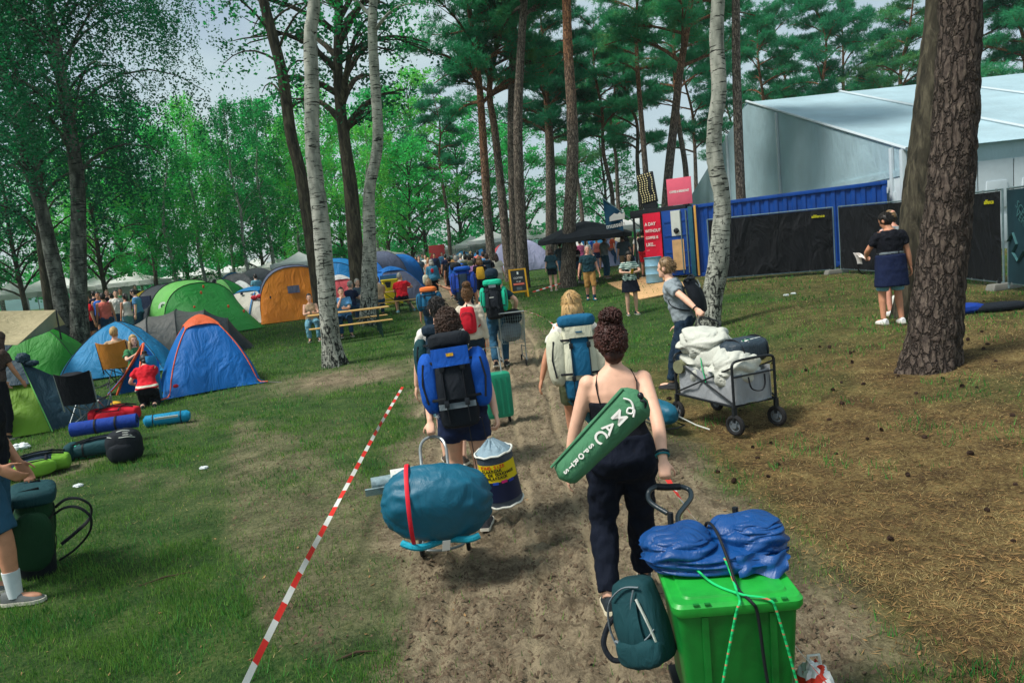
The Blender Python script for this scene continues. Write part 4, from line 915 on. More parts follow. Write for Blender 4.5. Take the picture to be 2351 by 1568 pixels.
# lime and dark teal ridge tent at the left edge
p=GD(42,11.3); tt=thing('ridge_tent','lime green and dark teal ridge tent at the left edge behind the camp chair','tent',p,R(24)); tt.scale=(.78,.78,.95); hh=1.32
Rg0=Vector((-1.3,.35,hh)); Rg1=Vector((.25,.1,hh*.92)); fr0=Vector((-1.4,-.95,.02)); fr1=Vector((.75,-.9,.02)); bk0=Vector((-1.3,1.4,.02)); bk1=Vector((1.9,.9,.05)); nose=Vector((2.15,.15,.03))
def patch(a,b,c,d,n=12,sag=.06):
    g=[]
    for i in range(n+1):
        f=i/n; row=[]
        for j in range(n+1):
            q=j/n; p_=lerp(lerp(a,b,f),lerp(d,c,f),q); p_=p_+Vector((0,0,-sag*math.sin(math.pi*f)*math.sin(math.pi*q))); row.append(p_)
        g.append(row)
    return g
for nm,c,(a,b,c2,d) in (('front_panel','lime',(fr0,fr1,Rg1,Rg0)),('fly_panel','teal',(fr1,nose,Rg1,Rg1)),('fly_panel','teal',(nose,bk1,Rg1,Rg1)),('fly_panel','teal',(bk1,bk0,Rg0,Rg1)),):
    mb=MB(); mb.sheet(patch(a,b,c2,d),thick=.003); mb.build(nm,TC[c],tt,auto=70)
mb=MB(); mb.sheet(patch(Rg0+Vector((0,-.02,.03)),Rg1+Vector((0,-.02,.03)),lerp(Rg1,fr1,.35)+Vector((0,-.04,.03)),lerp(Rg0,fr0,.35)+Vector((0,-.04,.03))),thick=.003); mb.build('fly_flap',TC['teal'],tt)
mb=MB(); mb.tube([Rg1,fr1+Vector((.05,-.12,0))],.012,6); mb.build('piping',TC['lgreen'],tt); mb=MB(); mb.tube([Rg0,Rg1],.016,6); mb.build('ridge_pole',POLE,tt)
mb=MB(); mb.ell(Rg1+Vector((.05,.03,.03)),(.13,.09,.10),24,16,fn=lambda d:1+.5*abs(mnoise.noise(d*4))); mb.ell(Rg1+Vector((.2,-.02,-.06)),(.13,.06,.05),24,16,fn=lambda d:1+.5*abs(mnoise.noise(d*4))); mb.build('bunched_cloth',TC['teal'],tt)
# tan tarp on poles
tp=thing('tarp','tan canvas tarp stretched as a roof at the left edge','tarp',GD(20,16.5)); o_=tp.location; cs=[P(-40,715,16.5)-o_,P(128,712,17.5)-o_,P(40,792,14.6)-o_,P(-80,790,14.)-o_]
mb=MB(); mb.sheet(patch(cs[0],cs[1],cs[2],cs[3],14,.12),thick=.004); mb.build('canvas',TC['tan'],tp,auto=80)
cs2=[P(128,712,17.5)-o_,P(150,745,18.3)-o_,P(95,762,17.)-o_,P(40,792,14.6)-o_]; mb=MB(); mb.sheet(patch(*cs2,10,.1),thick=.004); mb.build('side_flap',TC['tan'],tp,auto=80)
for c in cs[:2]: mb=MB(); mb.tube([c,Vector((c.x,c.y,0))],.02,6); mb.build('pole',POLE,tp)
p=GD(112,17.8); dome('bright green dome tent glimpsed under the tan tarp',p,.3,2.4,2.2,hgt(p,752),['grass'],e=1.6,seed=6)
p=GD(70,19.5); tunnel('dark arched tent behind the green dome under the tarp',p,.2,[(-.6,2.6,1.5),(.8,2.6,1.5)],['charcoal'],(.9,'teal',.8),(.8,'charcoal',.7))
GT='small tents packed across the far camp'
for k,(px,d,ty,kw,lb) in enumerate([
 (362,30,'d',dict(w=2.6,l=2.2,h=1.4,cols=['lime','green']),'yellow-green dome tent left of the large green tunnel'),
 (345,34,'d',dict(w=2.4,l=2.2,h=1.5,cols=['yellow','green']),'yellow topped tent under the right gazebo'),
 (520,31,'d',dict(w=3.0,l=2.4,h=1.7,cols=['lgreen','green'],sleeve='charcoal'),'light green dome tent just above the large green tunnel'),
 (492,33,'d',dict(w=2.6,l=2.4,h=1.6,cols=['slate','cream']),'grey and cream dome tent left of the light green dome'),
 (392,38,'d',dict(w=2.8,l=2.6,h=1.7,cols=['sky','white']),'blue and white dome above the left of the green tunnel'),
 (425,40,'d',dict(w=2.8,l=2.6,h=1.8,cols=['cyan','white']),'blue dome beside the blue and white dome'),
 (545,41,'d',dict(w=3.0,l=2.6,h=1.9,cols=['cyan','sky']),'blue peaked tent far behind the light green dome'),
 (600,37,'t',dict(arcs=[(-1.6,2.6,1.8),(0,2.8,2.0),(1.6,2.6,1.8)],cols=['charcoal','slate'],front=(.9,'charcoal',.7)),'dark grey tunnel tent behind the white and blue dome'),
 (632,39,'t',dict(arcs=[(-1.2,2.4,1.8),(1.2,2.4,1.8)],cols=['charcoal'],front=(.9,'slate',.7)),'second dark grey tunnel right of the first one'),
 (668,34,'d',dict(w=2.2,l=2.0,h=1.6,cols=['red','cyan']),'small red topped tent behind the orange tent'),
 (650,31,'d',dict(w=2.4,l=2.2,h=1.5,cols=['sky','cyan'],sleeve='cyan'),'teal-blue dome between white dome and orange tent'),
 (778,30,'t',dict(arcs=[(-1.4,2.8,1.9),(0,3.0,2.1),(1.4,2.8,1.9)],cols=['cyan','slate'],front=(1.2,'cyan',.6)),'bright blue tunnel tent right of the white birch'),
 (880,33,'t',dict(arcs=[(-1.6,3.0,2.0),(0,3.2,2.2),(1.6,3.0,2.0)],cols=['slate','blue'],front=(1.3,'blue',.6),back=(1.,'blue',.7)),'large blue tunnel tent behind the mossy tree'),
 (788,26.5,'d',dict(w=2.4,l=2.2,h=1.45,cols=['pink'],sleeve='white',cap='white'),'pink dome tent with white trim behind the seated men'),
 (905,29.5,'d',dict(w=3.0,l=2.4,h=1.5,cols=['slate','slate','blue','blue'],cap='blue',sleeve='blue'),'grey dome tent under a blue tarp behind the yellow bin'),
 (1212,46,'d',dict(w=3.6,l=3.0,h=2.0,cols=['lav']),'pale lavender dome tent right of the knotty pine'),
 (1160,48,'d',dict(w=3.,l=2.6,h=1.9,cols=['lav','pink']),'pale tent with a pink flash between the leaning pines'),
 (1262,50,'d',dict(w=2.6,l=2.4,h=1.6,cols=['grass','cyan']),'green and blue dome right of the lavender tent'),
 (1330,48,'d',dict(w=2.6,l=2.4,h=1.6,cols=['white','cyan']),'white and blue far dome behind the parasol pole'),
 (1372,46,'d',dict(w=2.8,l=2.4,h=1.7,cols=['sky','white']),'sky blue far dome left of the man in the white shirt'),
 (1418,44,'d',dict(w=2.6,l=2.4,h=1.7,cols=['yellow','slate']),'yellow and grey far dome under the teal flag'),
 (1402,38,'d',dict(w=2.8,l=2.4,h=1.4,cols=['lav','slate']),'grey-lilac dome tent behind the man in the white shirt'),
 (1455,42,'d',dict(w=2.4,l=2.4,h=1.7,cols=['green','cyan']),'green and cyan far dome left of the coffee hatch'),
 (1112,52,'d',dict(w=2.4,l=2.4,h=1.7,cols=['cyan','navy']),'far blue dome above the heads of the queue'),
 (1066,56,'d',dict(w=2.6,l=2.4,h=1.7,cols=['sky','cyan']),'far sky blue dome beside the parked car'),
 (735,36,'d',dict(w=2.4,l=2.2,h=1.4,cols=['white','sky']),'white far dome behind the white birch foot'),
 (560,34,'d',dict(w=2.4,l=2.2,h=1.5,cols=['white','slate']),'pale grey far dome above the red bow tent'),
 (460,35,'d',dict(w=2.4,l=2.2,h=1.6,cols=['slate','green']),'slate far dome behind the green tunnel hoop'),
 (20,27,'d',dict(w=2.6,l=2.2,h=1.4,cols=['navy','cyan']),'dark blue dome tent under the leftmost gazebo'),
 ]):
    p=GD(px,d); rz=random.Random(k+90).uniform(-.6,.6)
    if ty=='d': dome(lb,p,rz,seed=k,group=GT,**kw)
    else: tunnel(lb,p,rz,group=GT,**kw)
# ---------------------------------------------------------------- beer tables and benches
PINE_W=M('bench_wood',(214,172,104),.5,.16,3,.06,40,stretch=(1,8,1)); GRN=M('green_steel',(20,62,52),.45,.15)
def beer(name,label,cat,c,rz,L_,w,h,group):
    t=thing(name,label,cat,c,rz,group); mb=MB(); mb.box((0,0,h-.015),(L_,w,.03)); mb.build('top',PINE_W,t,bevel=.006)
    for sg in (-1,1):
        x=sg*(L_/2-.32)
        mb=MB(); 
        for y in (-w*.4,w*.4): mb.bar((x,y,0),(x,y,h-.03),.03,.03)
        mb.bar((x,-w*.4,h*.45),(x,w*.4,h*.45),.03,.03); mb.bar((x,-w*.4,h-.05),(x,w*.4,h-.05),.03,.03); mb.bar((x,-w*.4,.02),(x,w*.4,.02),.03,.03); mb.build('leg_frame',GRN,t)
        mb=MB(); mb.bar((x,0,h*.45),(x-sg*.45,0,h-.04),.022,.022); mb.build('brace',GRN,t)
    return t
q0=G(722,793); q1=G(868,772); d_=(q1-q0); trz=math.atan2(d_.y,d_.x)
c1=P(800,712,18.9); c1=Vector((c1.x,c1.y,0)); c1.z=tz(c1.x,c1.y)
TB=beer('beer_table','pine beer table with green legs beside the white birch','table',c1,trz,2.2,.5,.77,'beer tables')
pv=Vector((-math.sin(trz),math.cos(trz),0))
def setz(p): p=Vector(p); p.z=tz(p.x,p.y); return p
BN1=beer('beer_bench','empty pine bench on the near side of the near beer table','bench',setz(c1-pv*.62),trz,2.2,.25,.47,'beer benches')
BN2=beer('beer_bench','pine bench behind the near beer table, with the man in the blue shirt','bench',setz(c1+pv*.62),trz,2.2,.25,.47,'beer benches')
c2=setz(P(862,690,24.2)); TB2=beer('beer_table','pine beer table half hidden behind the rough-footed birch','table',c2,trz+.1,2.2,.5,.77,'beer tables')
BN3=beer('beer_bench','pine bench under the man in the red shirt','bench',setz(c2-pv*.65+Vector((.35,0,0))),trz+.1,2.2,.25,.47,'beer benches')
BN4=beer('beer_bench','pine bench on the far side of the far beer table','bench',setz(c2+pv*.65),trz+.1,2.2,.25,.47,'beer benches')
# ---------------------------------------------------------------- yellow bin, A-board
YB=M('bin_yellow',(214,190,20),.5,.1,4); b_=G(906,704); bt=thing('wheelie_bin','yellow wheelie bin with its lid thrown open near the red-shirted man','bin',b_,R(14))
mb=MB(); mb.box((0,0,.58),(.66,.62,.95),taper=1.14); mb.build('body',YB,bt,bevel=.03); mb=MB(); mb.box((0,0,1.06),(.80,.76,.05)); mb.build('rim',YB,bt,bevel=.015)
mb=MB(); mb.box((-.02,.42,.92),(.78,.05,.7),rot=(R(12),0,0)); mb.build('lid',M('bin_lid_blue',(30,90,170),.5),bt,bevel=.02)
mb=MB(); mb.poly([(-.3,-.385,1.0),(-.05,-.385,1.0),(-.1,-.375,.78),(-.24,-.375,.78)],.02,(0,-1,0)); mb.build('bin_liner',M('bin_liner',(24,34,40),.35),bt)
for x in (-.3,.3):
    mb=MB(); mb.tube([(x-.03,-.12,.09),(x+.03,-.12,.09)],.09,14); mb.build('wheel',M('tyre_rubber',(28,28,30),.8),bt)
a_=G(1193,683); ab_=thing('board_stand','yellow framed black pavement board in front of the knotty pine','sign',a_,R(8)); AY=M('board_yellow',(232,170,24),.5); BK2=M('chalkboard',(38,46,50),.7)
for sg,nm in ((-1,'front'),(1,'rear')):
    q=Euler((R(sg*-9),0,0)).to_matrix()
    pts=lambda x,z: q@Vector((x,0,z))+Vector((0,sg*.02+sg*0,0))+Vector((0,sg*.17,0))*1
    f=lambda x,z: Vector((x,sg*.03+sg*.22*(1-z/1.05),z))
    mb=MB()
    for x in (-.29,.29): mb.bar(f(x,0),f(x,1.05),.06,.03)
    for z in (1.02,.22): mb.bar(f(-.29,z),f(.29,z),.03,.06)
    mb.build('frame',AY,ab_,bevel=.004); mb=MB(); mb.sheet([[f(x,z) for z in (.24,1.0)] for x in (-.27,.27)],thick=.012); mb.build('chalkboard',BK2,ab_)
fr_=lambda z: (0,-.03-.22*(1-z/1.05)-.022,z)
tl_=R(90-12)
text('lettering','COFFEE',.10,WLET,ab_,fr_(.72),(tl_,0,0)); text('lettering','to go',.08,WLET,ab_,fr_(.60),(tl_,0,0)); mb=MB(); c_=Vector(fr_(.9)); mb.box(c_,(.06,.006,.1),(R(-12),0,0)); mb.build('emblem',WLET,ab_)
mb=MB(); mb.box(Vector(fr_(.5)),(.40,.006,.07),(R(-12),0,0)); mb.build('stripe',M('stripe_red',(226,110,90),.6),ab_); mb=MB(); mb.box(Vector(fr_(.34)),(.2,.006,.12),(R(-12),0,0)); mb.build('panel_print',M('print_grey',(84,96,100),.7),ab_)
# red door-like board and a parked car far down the path
t=thing('red_board','dark red upright board at the end of the path','board',GD(1010,52)); mb=MB(); mb.box((0,0,1.25),(1.2,.06,2.2)); mb.build('panel',M('board_red',(150,44,48),.6),t,bevel=.01)
for x in (-.5,.5): mb=MB(); mb.box((x,.05,1.1),(.07,.07,2.2)); mb.build('post',DKM,t)
cr=thing('car','silver car parked under the far gazebos beyond the queue','car',GD(1055,48),R(-70)); CP=M('car_silver',(150,160,170),.3,.05,metal=.5,spec=.5); GLs=M('car_glass',(40,52,60),.1,.05,spec=.6)
sec=[(-2.1,.55,.75),(-1.9,.5,.95),(-1.2,.45,1.0),(-.6,.42,1.42),(.4,.42,1.48),(1.2,.42,1.40),(1.9,.45,1.0),(2.1,.5,.8)]
mb=MB(); mb.loft([[(y,x*(.84 if abs(y)<2 else .74),z) for x,z in ((-1,b0),(-1,min(t1,.95)),(-.78 if t1>1.05 else -.95,t1),(.78 if t1>1.05 else .95,t1),(1,min(t1,.95)),(1,b0))] for y,b0,t1 in sec]); mb.build('body',CP,cr,bevel=.03)
mb=MB(); mb.poly([(-1.1,-.80,1.0),(1.65,-.80,1.0),(1.15,-.70,1.34),(-.55,-.70,1.36)],.02,(0,-1,0)); mb.build('window',GLs,cr); mb=MB(); mb.poly([(2.0,-.6,1.0),(2.0,.6,1.0),(1.45,.55,1.36),(1.45,-.55,1.36)],.03,(1,0,.8)); mb.build('windscreen',GLs,cr)
for x in (-1.3,1.3):
    for y in (-.8,.8): mb=MB(); mb.tube([(x,y-.1,.33),(x,y+.1,.33)],.33,18); mb.build('wheel',M('tyre_rubber',(28,28,30),.8),cr)
# near trees, each with the stem the photograph shows
def near(kind,px,depth,top,c0,crad,seed,label,**kw):
    base,pts,rad=stem_from_photo(px,depth,top)
    return make_tree(kind,top,rad[1],c0,crad,seed,label,loc=base,path=pts,rad=rad,**kw)
BB=bark('bark_birch','birch'); BD=bark('bark_dark','dark'); BPg=bark('bark_pine_grey','pine_grey'); BP=bark('bark_pine','pine'); BPl=bark('bark_pine_low','pine_low'); BBD=bark('bark_birch_dark','birch_dark')
near('birch',[(772,842,52),(760,780,42),(748,640,40),(738,520,38),(726,420,35),(717,330,33),(716,200,33),(713,80,30),(722,-60,26)],14.8,17,9.5,2.6,1,'white birch with black-marked stem standing beside the near beer table',n=28,rough=.012,flare=.10,seg=90,nl=12)
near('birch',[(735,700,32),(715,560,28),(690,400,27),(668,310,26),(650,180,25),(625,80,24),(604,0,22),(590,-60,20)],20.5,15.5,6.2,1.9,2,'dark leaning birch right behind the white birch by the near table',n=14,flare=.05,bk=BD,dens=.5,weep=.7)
near('broad',[(828,700,40),(818,600,36),(806,440,33),(792,330,27),(776,180,22),(778,0,20)],24.5,16,6.3,3.2,3,'forked dark broadleaf tree with mossy stem between the two white birches',n=16,flare=.08,bk=BD,lf=LEAF['dark'],fork=None,dens=1.5,nl=34,leaf=.14)
near('birch',[(846,748,46),(848,660,38),(848,540,29),(848,440,26),(867,330,25),(862,200,23),(855,80,22),(857,-40,20)],21.5,15.5,8.5,2.4,4,'rough-footed white birch beside the man in the red shirt',n=20,rough=.012,flare=.06,seg=70,nl=12)
near('pine',[(1133,645,22.4),(1120,500,19.8),(1108,300,18.1),(1099,180,14.6),(1080,40,11.2),(1066,-40,10.3)],33,15,8.2,3.6,5,'orange-stemmed pine, leftmost of the pine pair beyond the queue',n=14,bk=BPl,stub=(5,9,6),nl=18)
near('pine',[(1170,640,22.4),(1152,450,19.8),(1136,300,17.2),(1124,200,13.8),(1150,60,11.2),(1165,-60,8.6)],35,15.5,9,3.0,6,'slim pale pine leaning beside the orange-stemmed pine, right of the queue',n=14,bk=BP,stub=(6,10,5))
near('pine',[(1182,640,21.5),(1176,400,19.8),(1174,240,17.2),(1182,0,13.8),(1186,-60,12.9)],34,17,10,2.6,7,'straight grey pine just left of the knotty pine behind the board sign',n=14,bk=BPg,stub=(3,11,12))
near('pine',[(1203,660,28.4),(1194,480,24.1),(1189,300,21.5),(1194,150,18.9),(1205,-40,16.3)],29.5,17,11,2.6,8,'knotty grey pine right behind the yellow framed board sign',n=16,flare=.05,bk=BPg,stub=(2,10,16),rough=.01,seg=60)
near('pine',[(1303,660,37.8),(1308,500,29.2),(1315,350,26.7),(1312,240,24.1),(1304,110,21.5),(1299,-40,19.8)],27.5,17.5,11.5,2.6,9,'stout pine with orange upper stem beside the woman in dark shorts',n=20,flare=.09,bk=BP,stub=(4,11,7),rough=.012,seg=60)
near('pine',[(1262,625,20.6),(1262,400,18.1),(1258,280,15.5),(1250,150,10.3)],42,15,7.5,2.9,10,'pine with broad low crown seen left of the stout pine',n=12,bk=BP)
near('pine',[(1275,625,17.2),(1268,420,15.5),(1264,300,12.9)],46,14,8.5,2.4,11,'thin pine doubled behind the broad-crowned pine near the stout pine',n=10,bk=BPg)
near('pine',[(1520,620,25.8),(1533,420,20.6),(1548,280,18.9),(1562,160,16.3),(1582,40,12.9),(1590,-40,11.2)],31,16,8.5,3.2,12,'pine leaning right behind the pink coffee board',n=14,bk=BP,stub=(6,10,4))
near('birch',[(1622,754,58),(1634,690,48),(1648,610,47),(1656,520,40),(1657,450,37),(1642,370,37),(1640,300,33),(1651,200,34),(1645,90,32),(1648,-60,29)],14.05,16,10,2.4,13,'white birch with bent stem standing in front of the blue container',n=28,rough=.014,flare=.05,seg=90,nl=12)
near('pine',[(1708,560,24.1),(1701,450,21.5),(1695,300,20.6),(1690,120,18.9),(1689,-50,17.2)],28,17,11.5,2.6,14,'straight grey pine rising behind the blue container beside the birch',n=14,bk=BPg,stub=(5,11,5))
near('pine',[(2130,858,118),(2150,720,106),(2172,520,98),(2190,320,94),(2200,150,90),(2206,-60,86)],8.0,17,11.5,3.4,15,'massive dark pine with plated bark, nearest tree on the right',n=72,rough=.022,flare=.075,seg=190,bk=bark('bark_pine_old','pine_old'),nl=11)
near('pine',[(2092,760,74),(2103,600,72),(2108,470,70),(2128,300,66),(2148,110,62),(2160,-60,58)],11.6,17,11.5,3.0,16,'second dark pine stem leaning just behind the massive pine',n=32,rough=.016,flare=.08,seg=90,bk=BD,nl=10)
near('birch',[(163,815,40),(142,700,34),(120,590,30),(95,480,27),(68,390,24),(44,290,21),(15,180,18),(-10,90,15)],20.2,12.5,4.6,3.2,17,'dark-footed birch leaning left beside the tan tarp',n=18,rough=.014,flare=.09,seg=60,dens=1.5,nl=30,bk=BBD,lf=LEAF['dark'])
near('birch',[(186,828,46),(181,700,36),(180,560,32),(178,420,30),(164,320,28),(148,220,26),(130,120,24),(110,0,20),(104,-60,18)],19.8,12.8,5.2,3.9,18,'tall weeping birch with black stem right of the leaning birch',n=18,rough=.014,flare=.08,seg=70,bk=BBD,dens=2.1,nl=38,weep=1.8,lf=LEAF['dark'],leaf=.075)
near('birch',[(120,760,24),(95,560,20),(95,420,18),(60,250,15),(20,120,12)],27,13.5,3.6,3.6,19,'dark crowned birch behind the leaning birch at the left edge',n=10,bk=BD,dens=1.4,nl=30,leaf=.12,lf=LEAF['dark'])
# trees of the wood behind the camp: a few kinds, each copied
GRPB='trees of the wood behind the camp'
VB=[make_tree('birch',h,.13,c0,cr,30+i,'x',nl=nl,dens=1.15,leaf=.15,wav=.3,weep=1.1) for i,(h,c0,cr,nl) in enumerate([(14.5,2.8,2.5,34),(13,3.2,2.3,30),(16,3.6,2.7,36)])]
VO=[make_tree('broad',h,.16,c0,cr,40+i,'x',nl=nl,leaf=.20,dens=1.35,wav=.35) for i,(h,c0,cr,nl) in enumerate([(13,1.9,3.3,34),(11,1.5,3.0,30),(15,2.3,3.7,38)])]
VP=[make_tree('pine',h,.19,c0,cr,50+i,'x',nl=nl,wav=.35,stub=(3,c0,6)) for i,(h,c0,cr,nl) in enumerate([(17,8.5,2.6,18),(15,7,2.8,18),(18.5,10,2.4,16)])]
VD=[make_tree('pine',h,.17,c0,cr,60+i,'x',nl=nl,wav=.4,lf=LEAF['pine']) for i,(h,c0,cr,nl) in enumerate([(16,5.5,3.1,25),(15,6.5,2.8,22)])]
_used=set()
BGT=[]
def bgt(V,i,px,d,label,sc_=1.,rz=None):
    p=GD(px,d); rz=random.uniform(0,6.28) if rz is None else rz; v=V[i%len(V)]
    if id(v) in _used: o=copy_thing(v,label,p,rz,(sc_,sc_,sc_*random.uniform(.93,1.07)),GRPB)
    else:
        _used.add(id(v)); o=v; o.location=p; o.rotation_euler=(0,0,rz); o.scale=(sc_,)*3; o['label']=label; o['group']=GRPB
    BGT.append(o); return o
_L={'b':'slender white-stemmed birch in the far wood','o':'bushy green broadleaf tree in the far wood','p':'tall bare-stemmed pine in the far wood','d':'dark bushy pine behind the white marquee'}
rnd=random.Random(5)
# left: birches and broadleaf trees
for k,(px,d,kd,s) in enumerate([(-60,34,'o',1),(20,40,'b',1.),(70,33,'o',.9),(130,45,'b',1.05),(215,42,'b',.95),(255,36,'o',.95),(300,44,'o',1.),(335,50,'b',1.),(370,40,'o',.92),(415,38,'b',.95),(440,47,'o',.95),(480,42,'b',1.),(515,50,'b',1.1),(548,44,'b',1.05),(580,40,'b',.95),(610,50,'o',1.),(640,45,'b',1.1),(668,55,'o',1.1),(700,48,'b',1.),(735,58,'o',1.2),(765,46,'b',1.05),(800,60,'o',1.2),(880,44,'b',.95),(900,55,'o',1.15),(930,62,'o',1.3),(955,48,'o',.95),(985,58,'o',1.2),(1040,52,'p',.8),(1065,62,'o',1.2),
  (1140,66,'o',1.2),(1215,60,'o',1.1),(1345,58,'p',1.),(1400,62,'o',1.05),(1430,54,'p',.95),(1478,46,'p',.95),(1500,40,'p',1.),(1580,44,'p',1.05),(1605,52,'d',1.05),(1660,46,'p',1.),(1770,55,'p',1.),(1815,58,'d',1.15),(1900,50,'d',1.1),(1950,60,'p',1.1),(2050,56,'p',1.05),(2090,50,'d',1.15),(2240,44,'p',1.),(2340,42,'d',1.1),(2400,46,'d',1.1),
  (-160,40,'o',1.1),(-120,30,'b',1.),(-300,38,'o',1.1),(-420,34,'b',1.1),(-560,42,'o',1.2),(2480,40,'d',1.1),(2620,44,'p',1.),(1320,78,'o',1.2),(1690,66,'d',1.1),(1410,46,'p',.9)]):
    if px<620: s*=.80
    elif px<1500 and kd in'bo': s*=.86
    bgt({'b':VB,'o':VO,'p':VP,'d':VD}[kd],k,px,d,'x',s)
    BGT[-1]['_k']=kd
# labels of the far trees: by kind and by their order from the left
_ord=['first','second','third','fourth','fifth','sixth','seventh','eighth','ninth','tenth','eleventh','twelfth','thirteenth','fourteenth','fifteenth','sixteenth','seventeenth','eighteenth','nineteenth','twentieth','twenty-first','twenty-second','twenty-third','twenty-fourth','twenty-fifth','twenty-sixth','twenty-seventh','twenty-eighth','twenty-ninth','thirtieth','thirty-first','thirty-second','thirty-third','thirty-fourth','thirty-fifth','thirty-sixth']
for kd in 'bopd':
    for i,o in enumerate(sorted([o for o in BGT if o['_k']==kd],key=lambda o:proj(o.location)[0])):
        o['label']='%s, %s of its kind from the left'%(_L[kd],_ord[i]); 
for o in BGT: del o['_k']

# far wood that closes the view, too far to tell its trees apart
_rs=np.random.RandomState(77); _pts=[]
for k in range(230):
    x=_rs.uniform(-95,95); y=_rs.uniform(74,100); z0=float(tz(x,y)); hh_=_rs.uniform(.6,4.5); r=_rs.uniform(1.1,2.6); m=int(95*r)
    g=_rs.normal(size=(m,3)); g/=np.linalg.norm(g,axis=1)[:,None]; g*=(_rs.rand(m,1)**.4)*np.array([r,r,r*.7]); _pts.append(g+np.array([x,y,z0+hh_]))
V,F=leaves(np.concatenate(_pts),.42,_rs,.6,.75,.1); fw=np_mesh('far_wood',V,F,LEAF['broad']); tag(fw,'hazy green wood closing the view behind the camp','wood',kind='stuff')
mb=MB(); mb.sheet([[(x,125+j*11,(0 if j==0 else 1)*(2.2+1.2*math.sin(x*.013+1)+.6*math.sin(x*.05))+(0 if j<2 else 1.2)+1.3) for j in range(3)] for x in range(-216,217,12)]); h_=mb.build('hills',M('hill_green',(64,96,92),.95,.25,.05,0,10)); tag(h_,'low wooded hills far behind the camp','hills',kind='structure')
# ---------------------------------------------------------------- people
_ctex=bpy.data.textures.new('cloth_folds','CLOUDS'); _ctex.noise_scale=.075; _ctex.noise_depth=1
SK=dict(pale=M('skin_pale',(226,176,150),.55,.08,18,.05,60,spec=.35),tan=M('skin_tan',(196,138,108),.55,.1,18,.05,60,spec=.35),
        dark=M('skin_dark',(120,80,60),.5,.1,18,.05,60,spec=.35),pink=M('skin_pink',(222,160,138),.55,.08,18,.05,60,spec=.35))
HAIRM={}
def HM(k):
    c=dict(brown=(62,42,32),dark=(28,22,20),blond=(176,142,92),ginger=(62,30,24),grey=(160,156,146),lightbrown=(110,78,48),red=(120,40,22),sandy=(120,96,66))[k]
    return M('hair_'+k,c,.5,.45,30,.6,220,spec=.4,stretch=(1,1,.25))
TR=[(-.04,.035,.04,0),(0,.085,.075,0),(.05,.135,.10,-.005),(.12,.168,.118,-.012),(.21,.155,.105,0),(.30,.147,.10,.004),(.42,.166,.112,.004),(.52,.182,.112,0),(.575,.166,.092,-.006),(.615,.115,.075,-.012),(.66,.06,.058,-.008)]
TRF=[(-.04,.035,.04,0),(0,.09,.08,0),(.05,.148,.105,-.01),(.12,.183,.13,-.022),(.20,.165,.112,-.008),(.30,.128,.092,.004),(.42,.142,.108,.010),(.50,.158,.108,.006),(.57,.150,.085,-.006),(.61,.085,.062,-.01),(.66,.05,.05,-.006)]
def _ik(a,b,l1,l2,hint):
    d=b-a; L_=d.length; mxl=(l1+l2)*.995
    if L_>mxl: b=a+d*(mxl/L_); d=b-a; L_=mxl
    L_=max(L_,abs(l1-l2)*1.05+1e-3)
    c=(l1*l1+L_*L_-l2*l2)/(2*L_); h=math.sqrt(max(0,l1*l1-c*c)); dn=d.normalized()
    hv=hint-dn*hint.dot(dn)
    if hv.length<1e-5: hv=dn.orthogonal()
    return a+dn*c+hv.normalized()*h, b
def lerp(a,b,t): return a+(b-a)*t
def interp(tab,t,k):
    if t<=tab[0][0]: return tab[0][k]
    for p,q in zip(tab,tab[1:]):
        if t<=q[0]: return lerp(p[k],q[k],(t-p[0])/(q[0]-p[0]))
    return tab[-1][k]
